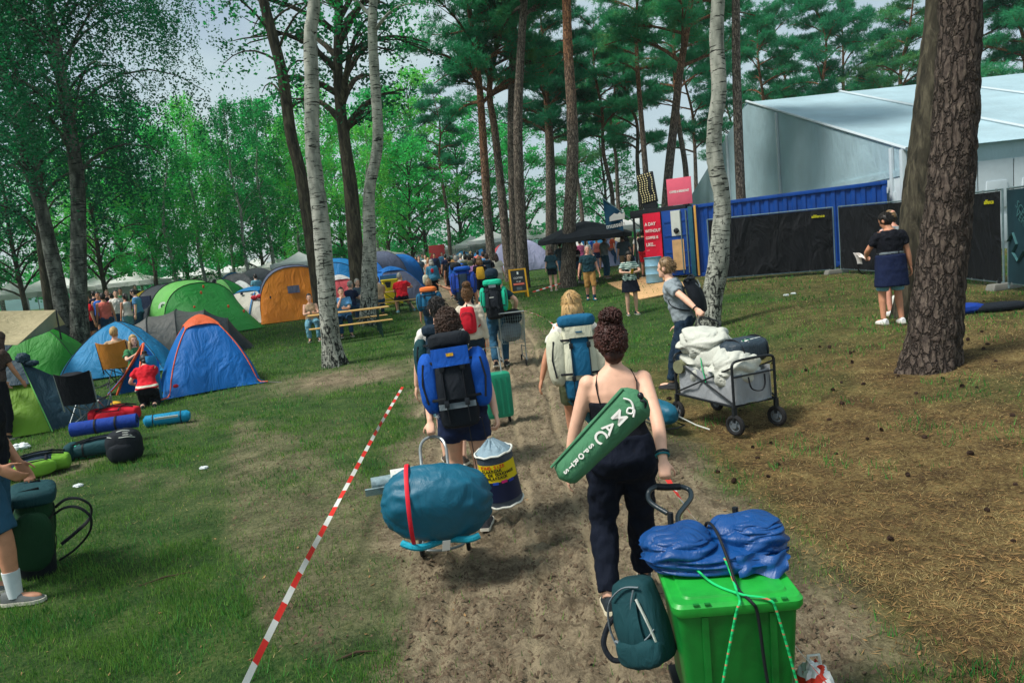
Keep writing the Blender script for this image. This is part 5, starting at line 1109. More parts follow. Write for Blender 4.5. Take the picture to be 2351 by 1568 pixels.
class Body:
    def __init__(s,h=1.75,sex='m',build=1.,pose=None,rz=0.,loc=Vector((0,0,0))):
        pose=pose or {}; s.s=h/1.75; s.sex=sex; s.b=build; s.rz=rz; s.loc=Vector(loc); f=sex=='f'
        s.tr=TRF if f else TR
        g=lambda k,d: s.loc2(pose[k]) if k in pose else Vector(d)
        hz=pose.get('hip',.84); s.p0=Vector((pose.get('hx',0),pose.get('hy',0),hz)); s.lean=pose.get('lean',.04); s.tw=pose.get('twist',0.); s.side=pose.get('side',0.)
        s.curl=pose.get('curl',0.)
        s.cx=.175 if not f else .160
        s.sh=[s.sp(.565,sg*s.cx,-.012) for sg in (-1,1)]
        s.hp=[s.sp(.085,sg*(.088 if not f else .094),0) for sg in (-1,1)]
        s.wr=[]; s.el=[]; s.kn=[]; s.an=[]; s.fy=[]
        for i,sg,n in ((0,-1,'l'),(1,1,'r')):
            w=g(n+'h',(sg*.27,.02,.83)); e,w=_ik(s.sh[i],w,.285,.25,Vector(pose.get(n+'e',(sg*.5,-1,-.2))))
            s.wr.append(w); s.el.append(e)
            a=g(n+'f',(sg*.10,0,.085)); k,a=_ik(s.hp[i],a,.425,.425,Vector(pose.get(n+'k',(sg*.12,1,0))))
            s.kn.append(k); s.an.append(a); s.fy.append(pose.get(n+'y',-sg*.15))
        top=s.sp(.66,0,-.008); fw=s.fr(.66)
        yaw,pit=pose.get('head',(0,0)); q=Matrix((fw[0],fw[1],fw[2])).transposed()
        # the head is carried more upright than the spine
        lean_t=s.lean*1.15+s.curl; q=q@Matrix.Rotation(lean_t*.7,3,'X')
        q=q@Matrix.Rotation(yaw,3,'Z')@Matrix.Rotation(pit,3,'X'); s.hq=q
        s.hc=top+(fw[2]*.35+q@Vector((0,0,.65))).normalized()*.142+q@Vector((0,.022,0)); s.nk=top
        s.pit=pit
    def loc2(s,v):
        if isinstance(v,tuple) and v[0]=='w':
            w=Vector(v[1])-s.loc; c,n=math.cos(-s.rz),math.sin(-s.rz)
            return Vector((w.x*c-w.y*n,w.x*n+w.y*c,w.z))/s.s
        return Vector(v)
    def fr(s,d):
        "frame (right, forward, up) of the spine at distance d from the crotch"
        t=d/.64; an=s.lean*(.55+.45*t)+s.curl*t*t; tw=s.tw*t
        up=Vector((math.sin(s.side*t),math.sin(an),math.cos(an))).normalized(); x=Vector((math.cos(tw),math.sin(tw),0)); y=up.cross(x).normalized(); x=y.cross(up)
        return x,y,up
    def sp(s,d,x,y):
        p=s.p0.copy(); n=8
        for i in range(n): p=p+s.fr(d*(i+.5)/n)[2]*(d/n)
        f=s.fr(d); return p+f[0]*x+f[1]*y
    def ring(s,d,off=0,n=20,k=1.,e=.86):
        hw=interp(s.tr,d,1)*s.b*k+off; hd=interp(s.tr,d,2)*s.b*k+off; yo=interp(s.tr,d,3); c=s.sp(d,0,yo); f=s.fr(d); out=[]
        for j in range(n):
            a=2*math.pi*j/n; ca,sa=math.cos(a),math.sin(a)
            out.append(c+f[0]*(math.copysign(abs(ca)**e,ca)*hw)+f[1]*(math.copysign(abs(sa)**e,sa)*hd))
        return out
    def surf(s,d,a,off=.01):
        "point on the torso surface; a measured from the right side, pi/2 is the chest, -pi/2 the back"
        hw=interp(s.tr,d,1)*s.b+off; hd=interp(s.tr,d,2)*s.b+off; yo=interp(s.tr,d,3); c=s.sp(d,0,yo); f=s.fr(d)
        return c+f[0]*math.cos(a)*hw+f[1]*math.sin(a)*hd
    def torso(s,mb,d0,d1,off=0,fl0=0.,fl1=0.,n=9):
        ds=[d0+(d1-d0)*i/n for i in range(n+1)]
        mb.loft([s.ring(d,off+lerp(fl0,fl1,i/n)) for i,d in enumerate(ds)])
    def limb(s,kind,i,t0,t1,off=0.,fl=0.,k=9,loose=1.):
        ks=(.88 if s.sex=='f' else 1.)*(.55+.45*s.b)
        if kind=='arm':
            a,b,c=s.sh[i],s.el[i],s.wr[i]; tab=[(0,.056*ks),(.25,.054*ks),(.6,.047*ks),(1,.040*ks),(1.25,.043*ks),(1.6,.036*ks),(2,.027*ks)]
        else:
            ks=(.55+.45*s.b)*(1.06 if s.sex=='f' else 1.)
            a,b,c=s.hp[i],s.kn[i],s.an[i]; tab=[(0,.090*ks),(.3,.084*ks),(.7,.066*ks),(1,.055*ks),(1.25,.058*ks),(1.6,.046*ks),(2,.037*ks)]
        path=[];rs=[]
        for j in range(k+1):
            t=t0+(t1-t0)*j/k
            p=lerp(a,b,t) if t<=1 else lerp(b,c,t-1)
            if .85<t<1.15 and j not in (0,k):   # soften the joint
                q=lerp(lerp(a,b,.85),lerp(b,c,.15),(t-.85)/.3); p=lerp(p,q,.4)
            path.append(p); rs.append(interp(tab,t,1)*loose+off+fl*((t-t0)/max(1e-6,t1-t0)))
        return path,rs
    def hand(s,mb,i,grip,nrm=None,curl=None,det=True):
        sg=(-1,1)[i]; w=s.wr[i]; d=(w-s.el[i]).normalized(); ks=.9 if s.sex=='f' else 1.
        n=Vector(nrm) if nrm is not None else Vector((-sg,0.15,0)); n=(n-d*n.dot(d)).normalized()
        lat=d.cross(n) if sg>0 else n.cross(d)
        q=Matrix((lat,n,d)).transposed()
        mb.ell(w+d*.05*ks,(.041*ks,.019*ks,.058*ks),10,8,q,e=.75)
        if not det:
            mb.ell(w+d*.115*ks+n*.015,(.036*ks,.018*ks,.045*ks),8,6,q); return
        cv=dict(relax=(.25,.4,.3),grip=(1.25,1.35,.7),flat=(.05,.1,.05),hold=(.7,.8,.5))[grip]
        for k,(x,l) in enumerate(((.030,.92),(.010,1.),(-.011,.95),(-.031,.74))):
            p=w+d*.092*ks+lat*x*ks; an=0; path=[w+d*.06*ks+lat*x*.8*ks,p]; r=[.0095*ks,.0095*ks]; sp=lat*(x*.9)
            for ln,c in zip((.043,.027,.021),cv):
                an+=c*(1+.06*k); dr=(d*math.cos(an)+n*math.sin(an)+sp*1.2).normalized(); p=p+dr*ln*l*ks; path.append(p); r.append(r[-1]*.93)
            mb.tube(path,r,7); mb.ell(path[-1],(r[-1],)*3,6,4)
        p=w+d*.025*ks+lat*.030*ks; dr=(lat*.75+d*.7+n*.45).normalized()
        path=[p]; r=[.013*ks]
        dirs=[dr,(dr*.7+d*.4+n*(.6 if grip in('grip','hold') else .15)).normalized(),(dr*.3+d*.5+n*(1. if grip in('grip','hold') else .2)-(lat*.4 if grip=='grip' else Vector((0,0,0)))).normalized()]
        for ln,dd in zip((.036,.030,.026),dirs):
            p=p+dd*ln*ks; path.append(p); r.append(r[-1]*.86)
        mb.tube(path,r,7); mb.ell(path[-1],(r[-1],)*3,6,4)
    def raw(s,grips=('relax','relax'),nrm=(None,None),det=True):
        mb=MB(); s.torso(mb,0,.66,0)
        mb.tube([s.sp(.60,0,-.01),s.nk,lerp(s.nk,s.hc,.75)],[.062*(.9 if s.sex=='f' else 1),.054*(.88 if s.sex=='f' else 1)*(.7+.3*s.b),.052*(.88 if s.sex=='f' else 1)],12)
        H=[]
        fem=1.0 if s.sex=='f' else 1.04
        for z,hw,hd,yo in ((-.118,.018,.022,.058),(-.104,.042,.046,.040),(-.065,.059,.072,.014),(-.02,.068,.088,.0),(.03,.0755,.097,-.008),(.07,.070,.09,-.012),(.1,.048,.062,-.012),(.118,.015,.02,-.012)):
            H.append([s.hc+s.hq@(Vector((math.cos(2*math.pi*j/16)*hw,math.sin(2*math.pi*j/16)*hd+yo,z))*fem) for j in range(16)])
        mb.loft(H)
        mb.ell(s.hc+s.hq@Vector((0,.094,-.022)),(.013,.020,.026),8,6,s.hq)
        mb.ell(s.hc+s.hq@Vector((0,.080,.030)),(.042,.014,.010),8,6,s.hq)
        for sg in (-1,1): mb.ell(s.hc+s.hq@Vector((sg*.076,-.008,-.012)),(.012,.020,.032),8,6,s.hq)
        mb.ell(s.hc+s.hq@Vector((0,.075,-.062)),(.024,.014,.010),8,6,s.hq)
        for i in (0,1):
            pa,ra=s.limb('arm',i,0,2); mb.tube(pa,ra,12); mb.ell(s.sh[i],(ra[0]*1.08,)*3,10,8)
            s.hand(mb,i,grips[i],nrm[i],det=det)
            pl,rl=s.limb('leg',i,0,2); mb.tube(pl,rl,14); mb.ell(s.hp[i],(rl[0]*1.02,rl[0]*1.1,rl[0]*1.1),10,8)
            # calf and buttock
            k,a=s.kn[i],s.an[i]; bk=(k-s.hp[i]).normalized().cross((a-k).normalized()); 
            ax=(a-k).normalized(); fy=s.fy[i]; fw=Vector((math.sin(-fy),math.cos(fy),0)); back=-(fw-ax*fw.dot(ax)).normalized()
            mb.ell(lerp(k,a,.28)+back*.016,(.046*s.b,.044*s.b,.11),10,8,Matrix((ax.cross(back),back,ax)).transposed())
            mb.ell(s.sp(.10,(-1,1)[i]*.08*s.b,-.05*s.b),(.085*s.b,.08*s.b,.085),10,8)
            # foot
            h=a-Vector((0,0,.045)); mb.ell(h+fw*.065,(.036,.115,.036),10,8,Matrix.Rotation(fy,3,'Z'))
        return mb
def voxel(mb,name,mat,parent,vox,smooth=4,disp=0.,scale=1.,tscale=.09,fac=.5):
    for i,p in enumerate(mb.v): mb.v[i]=(p[0]*scale,p[1]*scale,p[2]*scale)
    me=bpy.data.meshes.new(name); me.from_pydata(mb.v,[],mb.f)
    bm=bmesh.new(); bm.from_mesh(me); bmesh.ops.recalc_face_normals(bm,faces=bm.faces); bm.to_mesh(me); bm.free()
    me.materials.append(mat); o=bpy.data.objects.new(name,me); COL.objects.link(o); o.parent=parent
    r=o.modifiers.new('skin','REMESH'); r.mode='VOXEL'; r.voxel_size=vox; r.use_smooth_shade=True
    if smooth:
        m=o.modifiers.new('smooth','SMOOTH'); m.factor=fac; m.iterations=smooth
    if disp:
        d=o.modifiers.new('folds','DISPLACE'); d.texture=_ctex; d.strength=disp; d.mid_level=.5; d.texture_coords='GLOBAL'
    return o
def shoe(b,i,mats,par,high=0.):
    a=b.an[i]; fy=b.fy[i]; s=b.s; mb=MB(); c=Vector((a.x,a.y,a.z-.082)); q=Matrix.Rotation(fy,3,'Z')
    # pitch of the foot when the heel is raised
    raise_=max(0,c.z); pit=-min(.9,raise_*3.5); q=q@Matrix.Rotation(pit,3,'X')
    secs=[(-.085,.030,.085),(-.06,.038,.095),(-.02,.039,.095),(.03,.040,.075),(.09,.045,.062),(.13,.044,.052),(.165,.034,.042),(.18,.018,.03)]
    up=[];so_=[]
    for y,w,h in secs:
        h2=h+(high if y<.02 else 0)
        up.append([c+q@Vector((x*w,y,z)) for x,z in ((-1,.02),(-1,.45*h2),(-.75,.85*h2),(-.3,h2),(.3,h2),(.75,.85*h2),(1,.45*h2),(1,.02))])
        so_.append([c+q@Vector((x*w*1.08,y*1.04,z)) for x,z in ((-1,.0),(-1,.024),(1,.024),(1,.0))])
    mb.loft(up); mb.loft(so_,1); mb.xf(Matrix.Scale(s,4))
    return mb.build('shoe',mats,par)
def hair(b,style,col,par,det=1,seed=0):
    "hair as lumpy locks hugging the skull"
    mat=HM(col); mb=MB(); rnd=random.Random(seed); q=b.hq; c=b.hc; fem=1.0 if b.sex=='f' else 1.04
    long_=style in('long','bob','pony','bun','curly')
    def fn(d):
        # hair line: low at the nape, high over the forehead
        line=-.62 if d.y<-.1 else lerp(-.62,.52,min(1,(d.y+.1)/.75))
        if abs(d.x)>.72 and d.y>-.35 and d.y<.35: line=max(line,.05 if not long_ else -.3)
        if style=='bob' : line=-1.2 if d.y<.15 else lerp(-1.0,.5,min(1,(d.y-.15)/.45))
        k=ss((d.z-line)/.22)
        th=dict(short=.09,crop=.045,long=.13,bob=.07,pony=.08,bun=.10,curly=.25,bald=.0).get(style,.09)
        nz_=mnoise.noise(d*(3.2 if style!='curly' else 5.)+Vector((seed,0,0)))*.05*(2.2 if style in('curly','bun') else 1)
        return .93+k*(.07+th+nz_)
    n=36 if det>1 else 22
    mb.ell(c+q@Vector((0,-.008,.003)),(.078*fem*(1.16 if style in('bun','bob') else 1),.1*fem,.12*fem),n,n//2,q,fn=fn)
    if style=='bun':
        mb.ell(c+q@Vector((0.005,-.04,.145)),(.052,.05,.042),18,12,q,fn=lambda d:1+.22*mnoise.noise(d*3.5+Vector((seed,1,0)))+.1*mnoise.noise(d*8))
        mb.ell(c+q@Vector((0,-.075,-.075)),(.055,.035,.05),14,10,q,fn=lambda d:1+.2*mnoise.noise(d*4))
    if style=='pony':
        mb.tube([c+q@Vector(p) for p in ((0,-.10,.05),(0,-.135,.03),(0.005,-.14,-.05),(0,-.125,-.14),(0,-.12,-.18))],[.022,.034,.036,.026,.008],10)
    if style in('long','bob'):
        L_=.30 if style=='long' else .085
        for k in range(22 if style=='long' else 26):
            a=lerp(-.25,math.pi+.25,k/21)+math.pi if style=='long' else lerp(-.45,math.pi+.45,k/25)+math.pi
            d=Vector((math.cos(a),math.sin(a),0)); st=Vector((d.x*.078,d.y*.092-.01,-.01)); ln=L_*rnd.uniform(.8,1.1)
            pts=[c+q@st,c+q@(st*1.1+Vector((0,0,-.06)))]
            e=pts[-1]+Vector((0,0,-ln))+q@Vector((d.x*.01,d.y*.012 if d.y<0 else -.02,0)); pts+= [lerp(pts[-1],e,.5)+Vector((rnd.uniform(-.01,.01),rnd.uniform(-.01,.01),0)),e]
            mb.tube(pts,[.024,.026,.024,.008],6)
    if style in('curly','bun','short','crop','bob') and det>1:
        # loose locks breaking the outline
        for k in range(dict(curly=800,bun=1000,short=320,crop=160,bob=160)[style]):
            d=Vector((rnd.gauss(0,1),rnd.gauss(0,1)-.4,rnd.gauss(0,1)+.3)).normalized()
            if fn(d)<1.02: continue
            rr=fn(d); base=c+q@Vector((d.x*.078*rr*fem,d.y*.1*rr*fem-.008,d.z*.12*rr*fem+.003))
            if style=='bun' and rnd.random()<.35:
                base=c+q@(Vector((0.005,-.04,.145))+Vector((d.x*.055,d.y*.053,d.z*.044)))
            o=q@d; tn=o.cross(Vector((rnd.gauss(0,1),rnd.gauss(0,1),rnd.gauss(0,1)))).normalized()
            if style in('short','crop','bob'): tn=(q@Vector((d.x*.3,-.35,-.6))+o*.35+tn*.25).normalized()
            l=(.022 if style!='crop' else .014)*rnd.uniform(.7,1.5)
            if style in('curly','bun'):
                pts=[base-o*.006,base+o*.006+tn*l*.5,base+o*.010+tn*l,base+o*.001+tn*l*1.4]; mb.tube(pts,[.003,.0042,.0038,.0012],4)
            else:
                mb.tube([base-o*.006,base+o*.004+tn*l*.6,base+o*.004+tn*l*1.5],[.0045,.0035,.001],4)
    mb.xf(Matrix.Scale(b.s,4))
    o=mb.build('hair',mat,par,auto=180); return o
def garment(b,par,name,mat,vox,tors=None,arms=None,legs=None,off=.014,fl=0.,disp=.012,loose=1.,extra=None,only=None,tfl=(0,0),smooth=3):
    mb=MB()
    if tors: b.torso(mb,tors[0],tors[1],off,tfl[0],tfl[1])
    for i in (0,1):
        if only is not None and i!=only: continue
        if arms:
            p,r=b.limb('arm',i,0,arms,off,fl,loose=loose); mb.tube(p,r,12); mb.ell(b.sh[i],(r[0]*.94,)*3,10,8)
        if legs:
            p,r=b.limb('leg',i,0,legs,off,fl,loose=loose,k=12); mb.tube(p,r,14)
            mb.ell(b.hp[i],(r[0],)*3,10,8); mb.ell(b.sp(.10,(-1,1)[i]*.08*b.b,-.05*b.b),(.085*b.b+off,.08*b.b+off,.085+off),10,8)
    if extra: extra(mb)
    return voxel(mb,name,mat,par,vox,smooth,disp,b.s)
WHITE_SOLE=M('shoe_sole',(205,200,185),.7)
def person(label,loc,rz=0.,h=1.75,sex='m',build=1.,pose=None,skin='pale',hr=('short','brown'),top=None,bottom=None,shoes=((30,30,34),),det=1,group=None,grips=('relax','relax'),nrm=(None,None),extra=None,face=False,seed=0,socks=None):
    """top=(kind,material) with kind tee/long/tank/sleeveless, bottom=(kind,material) with kind shorts/trousers/skirt/capri"""
    loc=Vector(loc); t=thing('person',label,'person',loc,rz,group)
    b=Body(h,sex,build,pose,rz,loc); vox={0:.024,1:.015,2:.0088}[det]; gv=max(vox,.013 if det==2 else .017)
    voxel(b.raw(grips,nrm,det>0),'body',SK[skin],t,vox,{0:2,1:3,2:4}[det],0,b.s)
    hair(b,hr[0],hr[1],t,det,seed+1) if hr[0]!='bald' else None
    if bottom:
        k,m=bottom[:2]
        if k=='shorts': garment(b,t,'shorts',m,gv,(-.03,.24),legs=bottom[2] if len(bottom)>2 else .72,off=.012,fl=.022,disp=.014)
        elif k=='capri': garment(b,t,'trousers',m,gv,(-.03,.24),legs=1.12,off=.014,fl=.014,disp=.022)
        elif k=='trousers': garment(b,t,'trousers',m,gv,(-.03,.26),legs=1.93,off=.014,fl=.012,disp=.030,loose=bottom[2] if len(bottom)>2 else 1.)
        elif k=='skirt':
            ln=bottom[2] if len(bottom)>2 else .42
            def sk(mb):
                r0=b.ring(.24,.014); z0=sum(p.z for p in r0)/len(r0); rg=[r0,b.ring(.12,.022)]
                ct=sum(rg[1],Vector((0,0,0)))/len(rg[1])
                km=(lerp(b.hp[0],b.kn[0],min(1,ln/.45))+lerp(b.hp[1],b.kn[1],min(1,ln/.45)))/2; km.z=ct.z-ln+.12
                for f_ in (.35,.7,1.):
                    rg.append([lerp(ct,km,f_)+(p-ct)*(1+.28*f_)+Vector((0,0,0)) for p in rg[1]])
                mb.loft(rg)
            garment(b,t,'skirt',m,gv,extra=sk,disp=.022)
    if top:
        k,m=top[:2]
        if k=='tee': garment(b,t,'shirt',m,gv,(.10,.640),arms=.62,off=.014,fl=.014,disp=.036,tfl=(.012,0))
        elif k=='loose': garment(b,t,'shirt',m,gv,(.06,.635),arms=.7,off=.026,fl=.03,disp=.03,tfl=(.022,0))
        elif k=='long': garment(b,t,'shirt',m,gv,(.08,.640),arms=1.92,off=.016,fl=.002,disp=.034,tfl=(.01,0))
        elif k=='jacket': garment(b,t,'jacket',m,gv,(.02,.645),arms=1.92,off=.03,fl=.004,disp=.03,tfl=(.014,0))
        elif k=='tank':
            o_=garment(b,t,'top',m,gv,(.10,.47),off=.008,disp=.006)
            st=MB()
            for sg in (-1,1):
                # straps from the back edge over the shoulder to the chest
                pts=[b.surf(.46,-math.pi/2+sg*.62,.006)]+[b.surf(d,-math.pi/2+sg*a,.005) for d,a in ((.52,.66),(.57,.72))]
                x=pts[-1]; top_=b.sp(.615,sg*.098,-.015); pts+= [top_+Vector((0,0,.012))]+[b.surf(d,math.pi/2-sg*a,.006) for d,a in ((.57,.72),(.52,.6),(.46,.5))]
                st.tube(pts,.0065,6,sq=(1.5,.6))
            st.xf(Matrix.Scale(b.s,4)); st.build('strap',m,t)
        elif k=='sleeveless': garment(b,t,'shirt',m,gv,(.08,.625),off=.012,disp=.02,tfl=(.01,0))
    for i in (0,1):
        if shoes is not None:
            c=shoes[0]; m=M('shoe_%d_%d_%d'%c,c,.7); sm=WHITE_SOLE if len(shoes)<2 else M('sole_%d_%d_%d'%shoes[1],shoes[1],.7)
            shoe(b,i,[m,sm],t)
        if socks:
            mb=MB(); p,r=b.limb('leg',i,2-socks[1],2.0,.006,0,5); p.append(p[-1]+Vector((0,0,-.03))); r.append(r[-1]); mb.tube(p,r,12); mb.xf(Matrix.Scale(b.s,4))
            mb.build('sock',M('sock_%d_%d_%d'%socks[0],socks[0],.9),t)
    if face:
        for sg in (-1,1):
            mb=MB(); mb.ell(b.hc+b.hq@Vector((sg*.031,.082,.010)),(.013,.008,.008),8,6,b.hq); mb.xf(Matrix.Scale(b.s,4)); mb.build('eye',M('eye_dark',(40,30,26),.3),t)
        mb=MB(); mb.ell(b.hc+b.hq@Vector((0,.086,-.064)),(.024,.008,.006),8,6,b.hq); mb.xf(Matrix.Scale(b.s,4)); mb.build('mouth',M('lip',(150,72,66),.5),t)
    t2=t; t2['_b']=0; del t2['_b']
    return t,b
def bw(t,b,p):
    "body-local point to world"
    p=Vector(p)*b.s; c,n=math.cos(b.rz),math.sin(b.rz); return b.loc+Vector((p.x*c-p.y*n,p.x*n+p.y*c,p.z))
def on_back(t,b,d=.10,gap=.012):
    "world matrix of a pack resting against the back, origin at its lower inner edge, +Y pointing into the back"
    x,y,u=b.fr(.42); p=b.sp(d,0,0); a=interp(b.tr,.42,2)*b.b+gap; p=p-y*a
    q=Matrix((x,y,u)).transposed(); m=Matrix.Rotation(b.rz,3,'Z')@q
    return Matrix.Translation(bw(t,b,p))@m.to_4x4()
def walk(ph=1,st=.30,lift=.10):
    "feet of a stride: ph=1 left leg forward"
    f=dict(l=(-.085,st*.8,.085),r=(.085,-st,.085+lift)) if ph>0 else dict(l=(-.085,-st,.085+lift),r=(.085,st*.8,.085))
    return dict(lf=f['l'],rf=f['r'],hip=.84-.015-.05*st)
# ---------------------------------------------------------------- packs and soft goods
def PKF(n,c): return FAB('pack_'+n,c,.8,fold=14.,fb=.5,spec=.25,var=.12)
PC=dict(black=PKF('black',(20,26,34)),navy=PKF('navy',(20,40,56)),dteal=PKF('dark_teal',(18,60,66)),blue=PKF('blue',(16,80,172)),royal=PKF('royal',(18,56,140)),petrol=PKF('petrol',(18,88,124)),cream=PKF('cream',(198,198,176)),mint=PKF('mint',(26,176,140)),red=PKF('red',(196,24,44)),yellow=PKF('yellow',(214,164,44)),orange=PKF('orange',(230,120,60)),green=PKF('green',(18,60,34)),grey=PKF('grey',(110,120,126)),olive=PKF('olive',(116,118,90)),teal=PKF('teal',(14,112,138)),white=PKF('white',(206,208,200)),camp=PKF('camp_green',(72,126,92)),lime=PKF('lime',(110,160,50)),pink=PKF('pink',(226,40,140)))
WEB=M('black_webbing',(18,22,28),.7,.15,20,.2,200); BUC=M('buckle_plastic',(24,28,34),.35)
def smooth_path(pts,k=5):
    out=[]; m=len(pts)-1
    for i in range(m*k+1):
        t=i/k; j=min(m-1,int(t)); f=t-j; a,b,c,d=pts[max(0,j-1)],pts[j],pts[j+1],pts[min(m,j+2)]
        out.append((b*2+(c-a)*f+(a*2-b*5+c*4-d)*f*f+(b*3-a-c*3+d)*f**3)*.5)
    return out
def wrinkle(p,s,seed,amp):
    v=Vector(p)*s+Vector((seed*3.1,seed*1.7,seed)); n=1-abs(mnoise.noise(v))*2.; m=mnoise.noise(v*2.3); return amp*(n*.6+m*.4)
def blob(mb,c,r,seed=0,amp=.05,s=4.,e=.8,n=36,m=24,rot=None,mi=0,st=(1,1,1),flat=None):
    "soft stuffed shape with creases"
    def fn(d):
        k=1+wrinkle((d.x*st[0],d.y*st[1],d.z*st[2]),s*.5,seed,amp)+wrinkle(d,s*1.3,seed+5,amp*.35); return k
    s0=len(mb.v); mb.ell(c,r,n,m,rot,mi,fn,e)
    return mb
def pack(label,mat,h=.72,w=.34,d=.26,main='navy',side=None,lid=None,bottom=None,center=None,name='backpack',frame_strap=True,seed=0,roll=None,group=None,vstraps=2,sidebulge=1.,small=False,tail=False):
    t=thing(name,label,'backpack',group=group); t.matrix_world=mat; t.rotation_mode='XYZ'
    def ring(z,n=28):
        f=z/h; k=.80+.20*math.sin(math.pi*min(1,max(0,f*.9+.12))); hw=w/2*k; dd=d*(.72+.28*math.sin(math.pi*min(1,max(0,f*.85+.1)))); out=[]
        for j in range(n):
            a=2*math.pi*j/n; ca,sa=math.cos(a),math.sin(a); x=math.copysign(abs(ca)**.62,ca)*hw; y=math.copysign(abs(sa)**.62,sa)*dd/2-dd/2-.01
            wr=wrinkle((x,y,z*1.4),9,seed,.012); out.append(Vector((x*(1+wr),y*(1+wr)-abs(wr)*.3,z)))
        return out
    def fy(z,x=0): f=z/h; dd=d*(.72+.28*math.sin(math.pi*min(1,max(0,f*.85+.1)))); return -dd-.014
    zb=.24*h if bottom else 0
    def close(z0,z1,m=14):
        rs=[ring(lerp(z0,z1,i/m)) for i in range(m+1)]
        def shrink(r,k,dz): c=sum(r,Vector((0,0,0)))/len(r); return [c+(p-c)*k+Vector((0,0,dz)) for p in r]
        return [shrink(rs[0],.55,-.028),shrink(rs[0],.88,-.016)]+rs+[shrink(rs[-1],.9,.014),shrink(rs[-1],.6,.026)]
    mb=MB(); mb.loft(close(zb+.012,h)); mb.build('main_compartment',PC[main],t)
    if bottom: mb=MB(); mb.loft(close(.0,zb,8)); mb.build('bottom_compartment',PC[bottom],t)
    if lid:
        mb=MB(); blob(mb,(0,-d*.49,h+.032),(w*.50,d*.55,.06),seed+2,.05,4,.55); mb.build('lid',PC[lid],t)
    if side:
        for sg in (-1,1):
            mb=MB(); blob(mb,(sg*(w/2+.028*sidebulge),-d*.48,h*.55),(.075*sidebulge,d*.45,h*.37),seed+4+sg,.05,4,.75); p=mb.build('side_pocket',PC[side],t)
            mb=MB(); x=sg*(w/2+.05*sidebulge); mb.tube([(x,-d*.9,h*.30),(x+sg*.02*sidebulge,-d*.93,h*.55),(x,-d*.88,h*.80)],.008,5); mb.build('zip',WEB,p)
    if center:
        g=[[Vector((-w*.26+w*.52*i/8,fy(lerp(zb+.05,h*.86,j/10))-.012-.01*math.sin(math.pi*i/8),lerp(zb+.05,h*.86,j/10))) for j in range(11)] for i in range(9)]
        mb=MB(); mb.sheet(g,thick=-.012); mb.build('front_pocket',PC[center],t)
    if not small:
        xs=[-w*.24,w*.24][:vstraps] if vstraps<3 else [-w*.26,0,w*.26]
        for x in xs:
            z0=.02; pts=[Vector((x,fy(lerp(z0,h,i/10))-.020,lerp(z0,h,i/10))) for i in range(11)]+[Vector((x,-d*.85,h+.075)),Vector((x,-d*.3,h+.098))] if lid else [Vector((x,fy(lerp(z0,h,i/10))-.020,lerp(z0,h,i/10))) for i in range(11)]
            mb=MB(); mb.tube(pts,.013,6,sq=(1,.28)); mb.build('strap',WEB,t)
            for z in (h*.72,h*.28): mb=MB(); mb.box((x,fy(z)-.03,z),(.034,.014,.05)); mb.build('buckle',BUC,t,bevel=.004)
        for z in (h*.34,h*.8):
            mb=MB(); r=[p*1.0 for p in ring(z)]; c=sum(r,Vector((0,0,0)))/len(r); kk=1.04 if not side else 1.3*1.0
            pts=[c+Vector(((p-c).x*kk,(p-c).y*1.06,0)) for p in r]; mb.tube(pts,.010,5,closed=True,sq=(.35,1.1)); mb.build('compression_strap',WEB,t)
    if frame_strap:
        for sg in (-1,1):
            pts=[Vector((sg*.07,.0,h*.78)),Vector((sg*.085,.07,h*.86)),Vector((sg*.095,.16,h*.84)),Vector((sg*.115,.235,h*.70)),Vector((sg*.135,.22,h*.5)),Vector((sg*.16,.12,h*.32)),Vector((sg*.14,.02,h*.2))]
            mb=MB(); mb.tube(smooth_path(pts,4),.022,7,sq=(1,.4)); mb.build('shoulder_strap',PC[main] if not lid else WEB,t)
    if roll:
        mb=MB(); mb.tube([(-w*.62,-d*.5,h+.2),(w*.62,-d*.5,h+.2)],.085,20); mb.build('sleeping_mat',PC[roll],t)
    if tail:
        for x,l in tail:
            mb=MB(); mb.tube([(x,-d*.6,.02),(x*1.1,-d*.65,-l*.5),(x*1.15,-d*.5,-l)],.012,5,sq=(1,.3)); mb.build('loose_strap',WEB,t)
    return t
def wheel(mb_name,c,r,w,par,axis=(1,0,0),rim=DKM,tyre=None,spokes=5):
    "tyre with a spoked hub"
    c=Vector(c); ax=Vector(axis).normalized(); u=ax.orthogonal().normalized(); v=ax.cross(u)
    mb=MB(); mb.tube([c+(u*math.cos(a*math.pi/14)+v*math.sin(a*math.pi/14))*(r-w*.5) for a in range(28)],w*.5,8,closed=True); wh=mb.build(mb_name,tyre or M('tyre_rubber',(28,28,30),.8),par)
    mb=MB(); mb.tube([c-ax*w*.5,c+ax*w*.5],r*.28,14); 
    for k in range(spokes):
        a=k*2*math.pi/spokes; mb.bar(c,c+(u*math.cos(a)+v*math.sin(a))*(r-w*.7),w*.35,w*.5)
    mb.tube([c+(u*math.cos(a*math.pi/12)+v*math.sin(a*math.pi/12))*(r-w*.95) for a in range(24)],w*.22,6,closed=True); mb.build('rim',rim,wh); return wh
def toL(t,p): return t.matrix_world.inverted()@Vector(p)
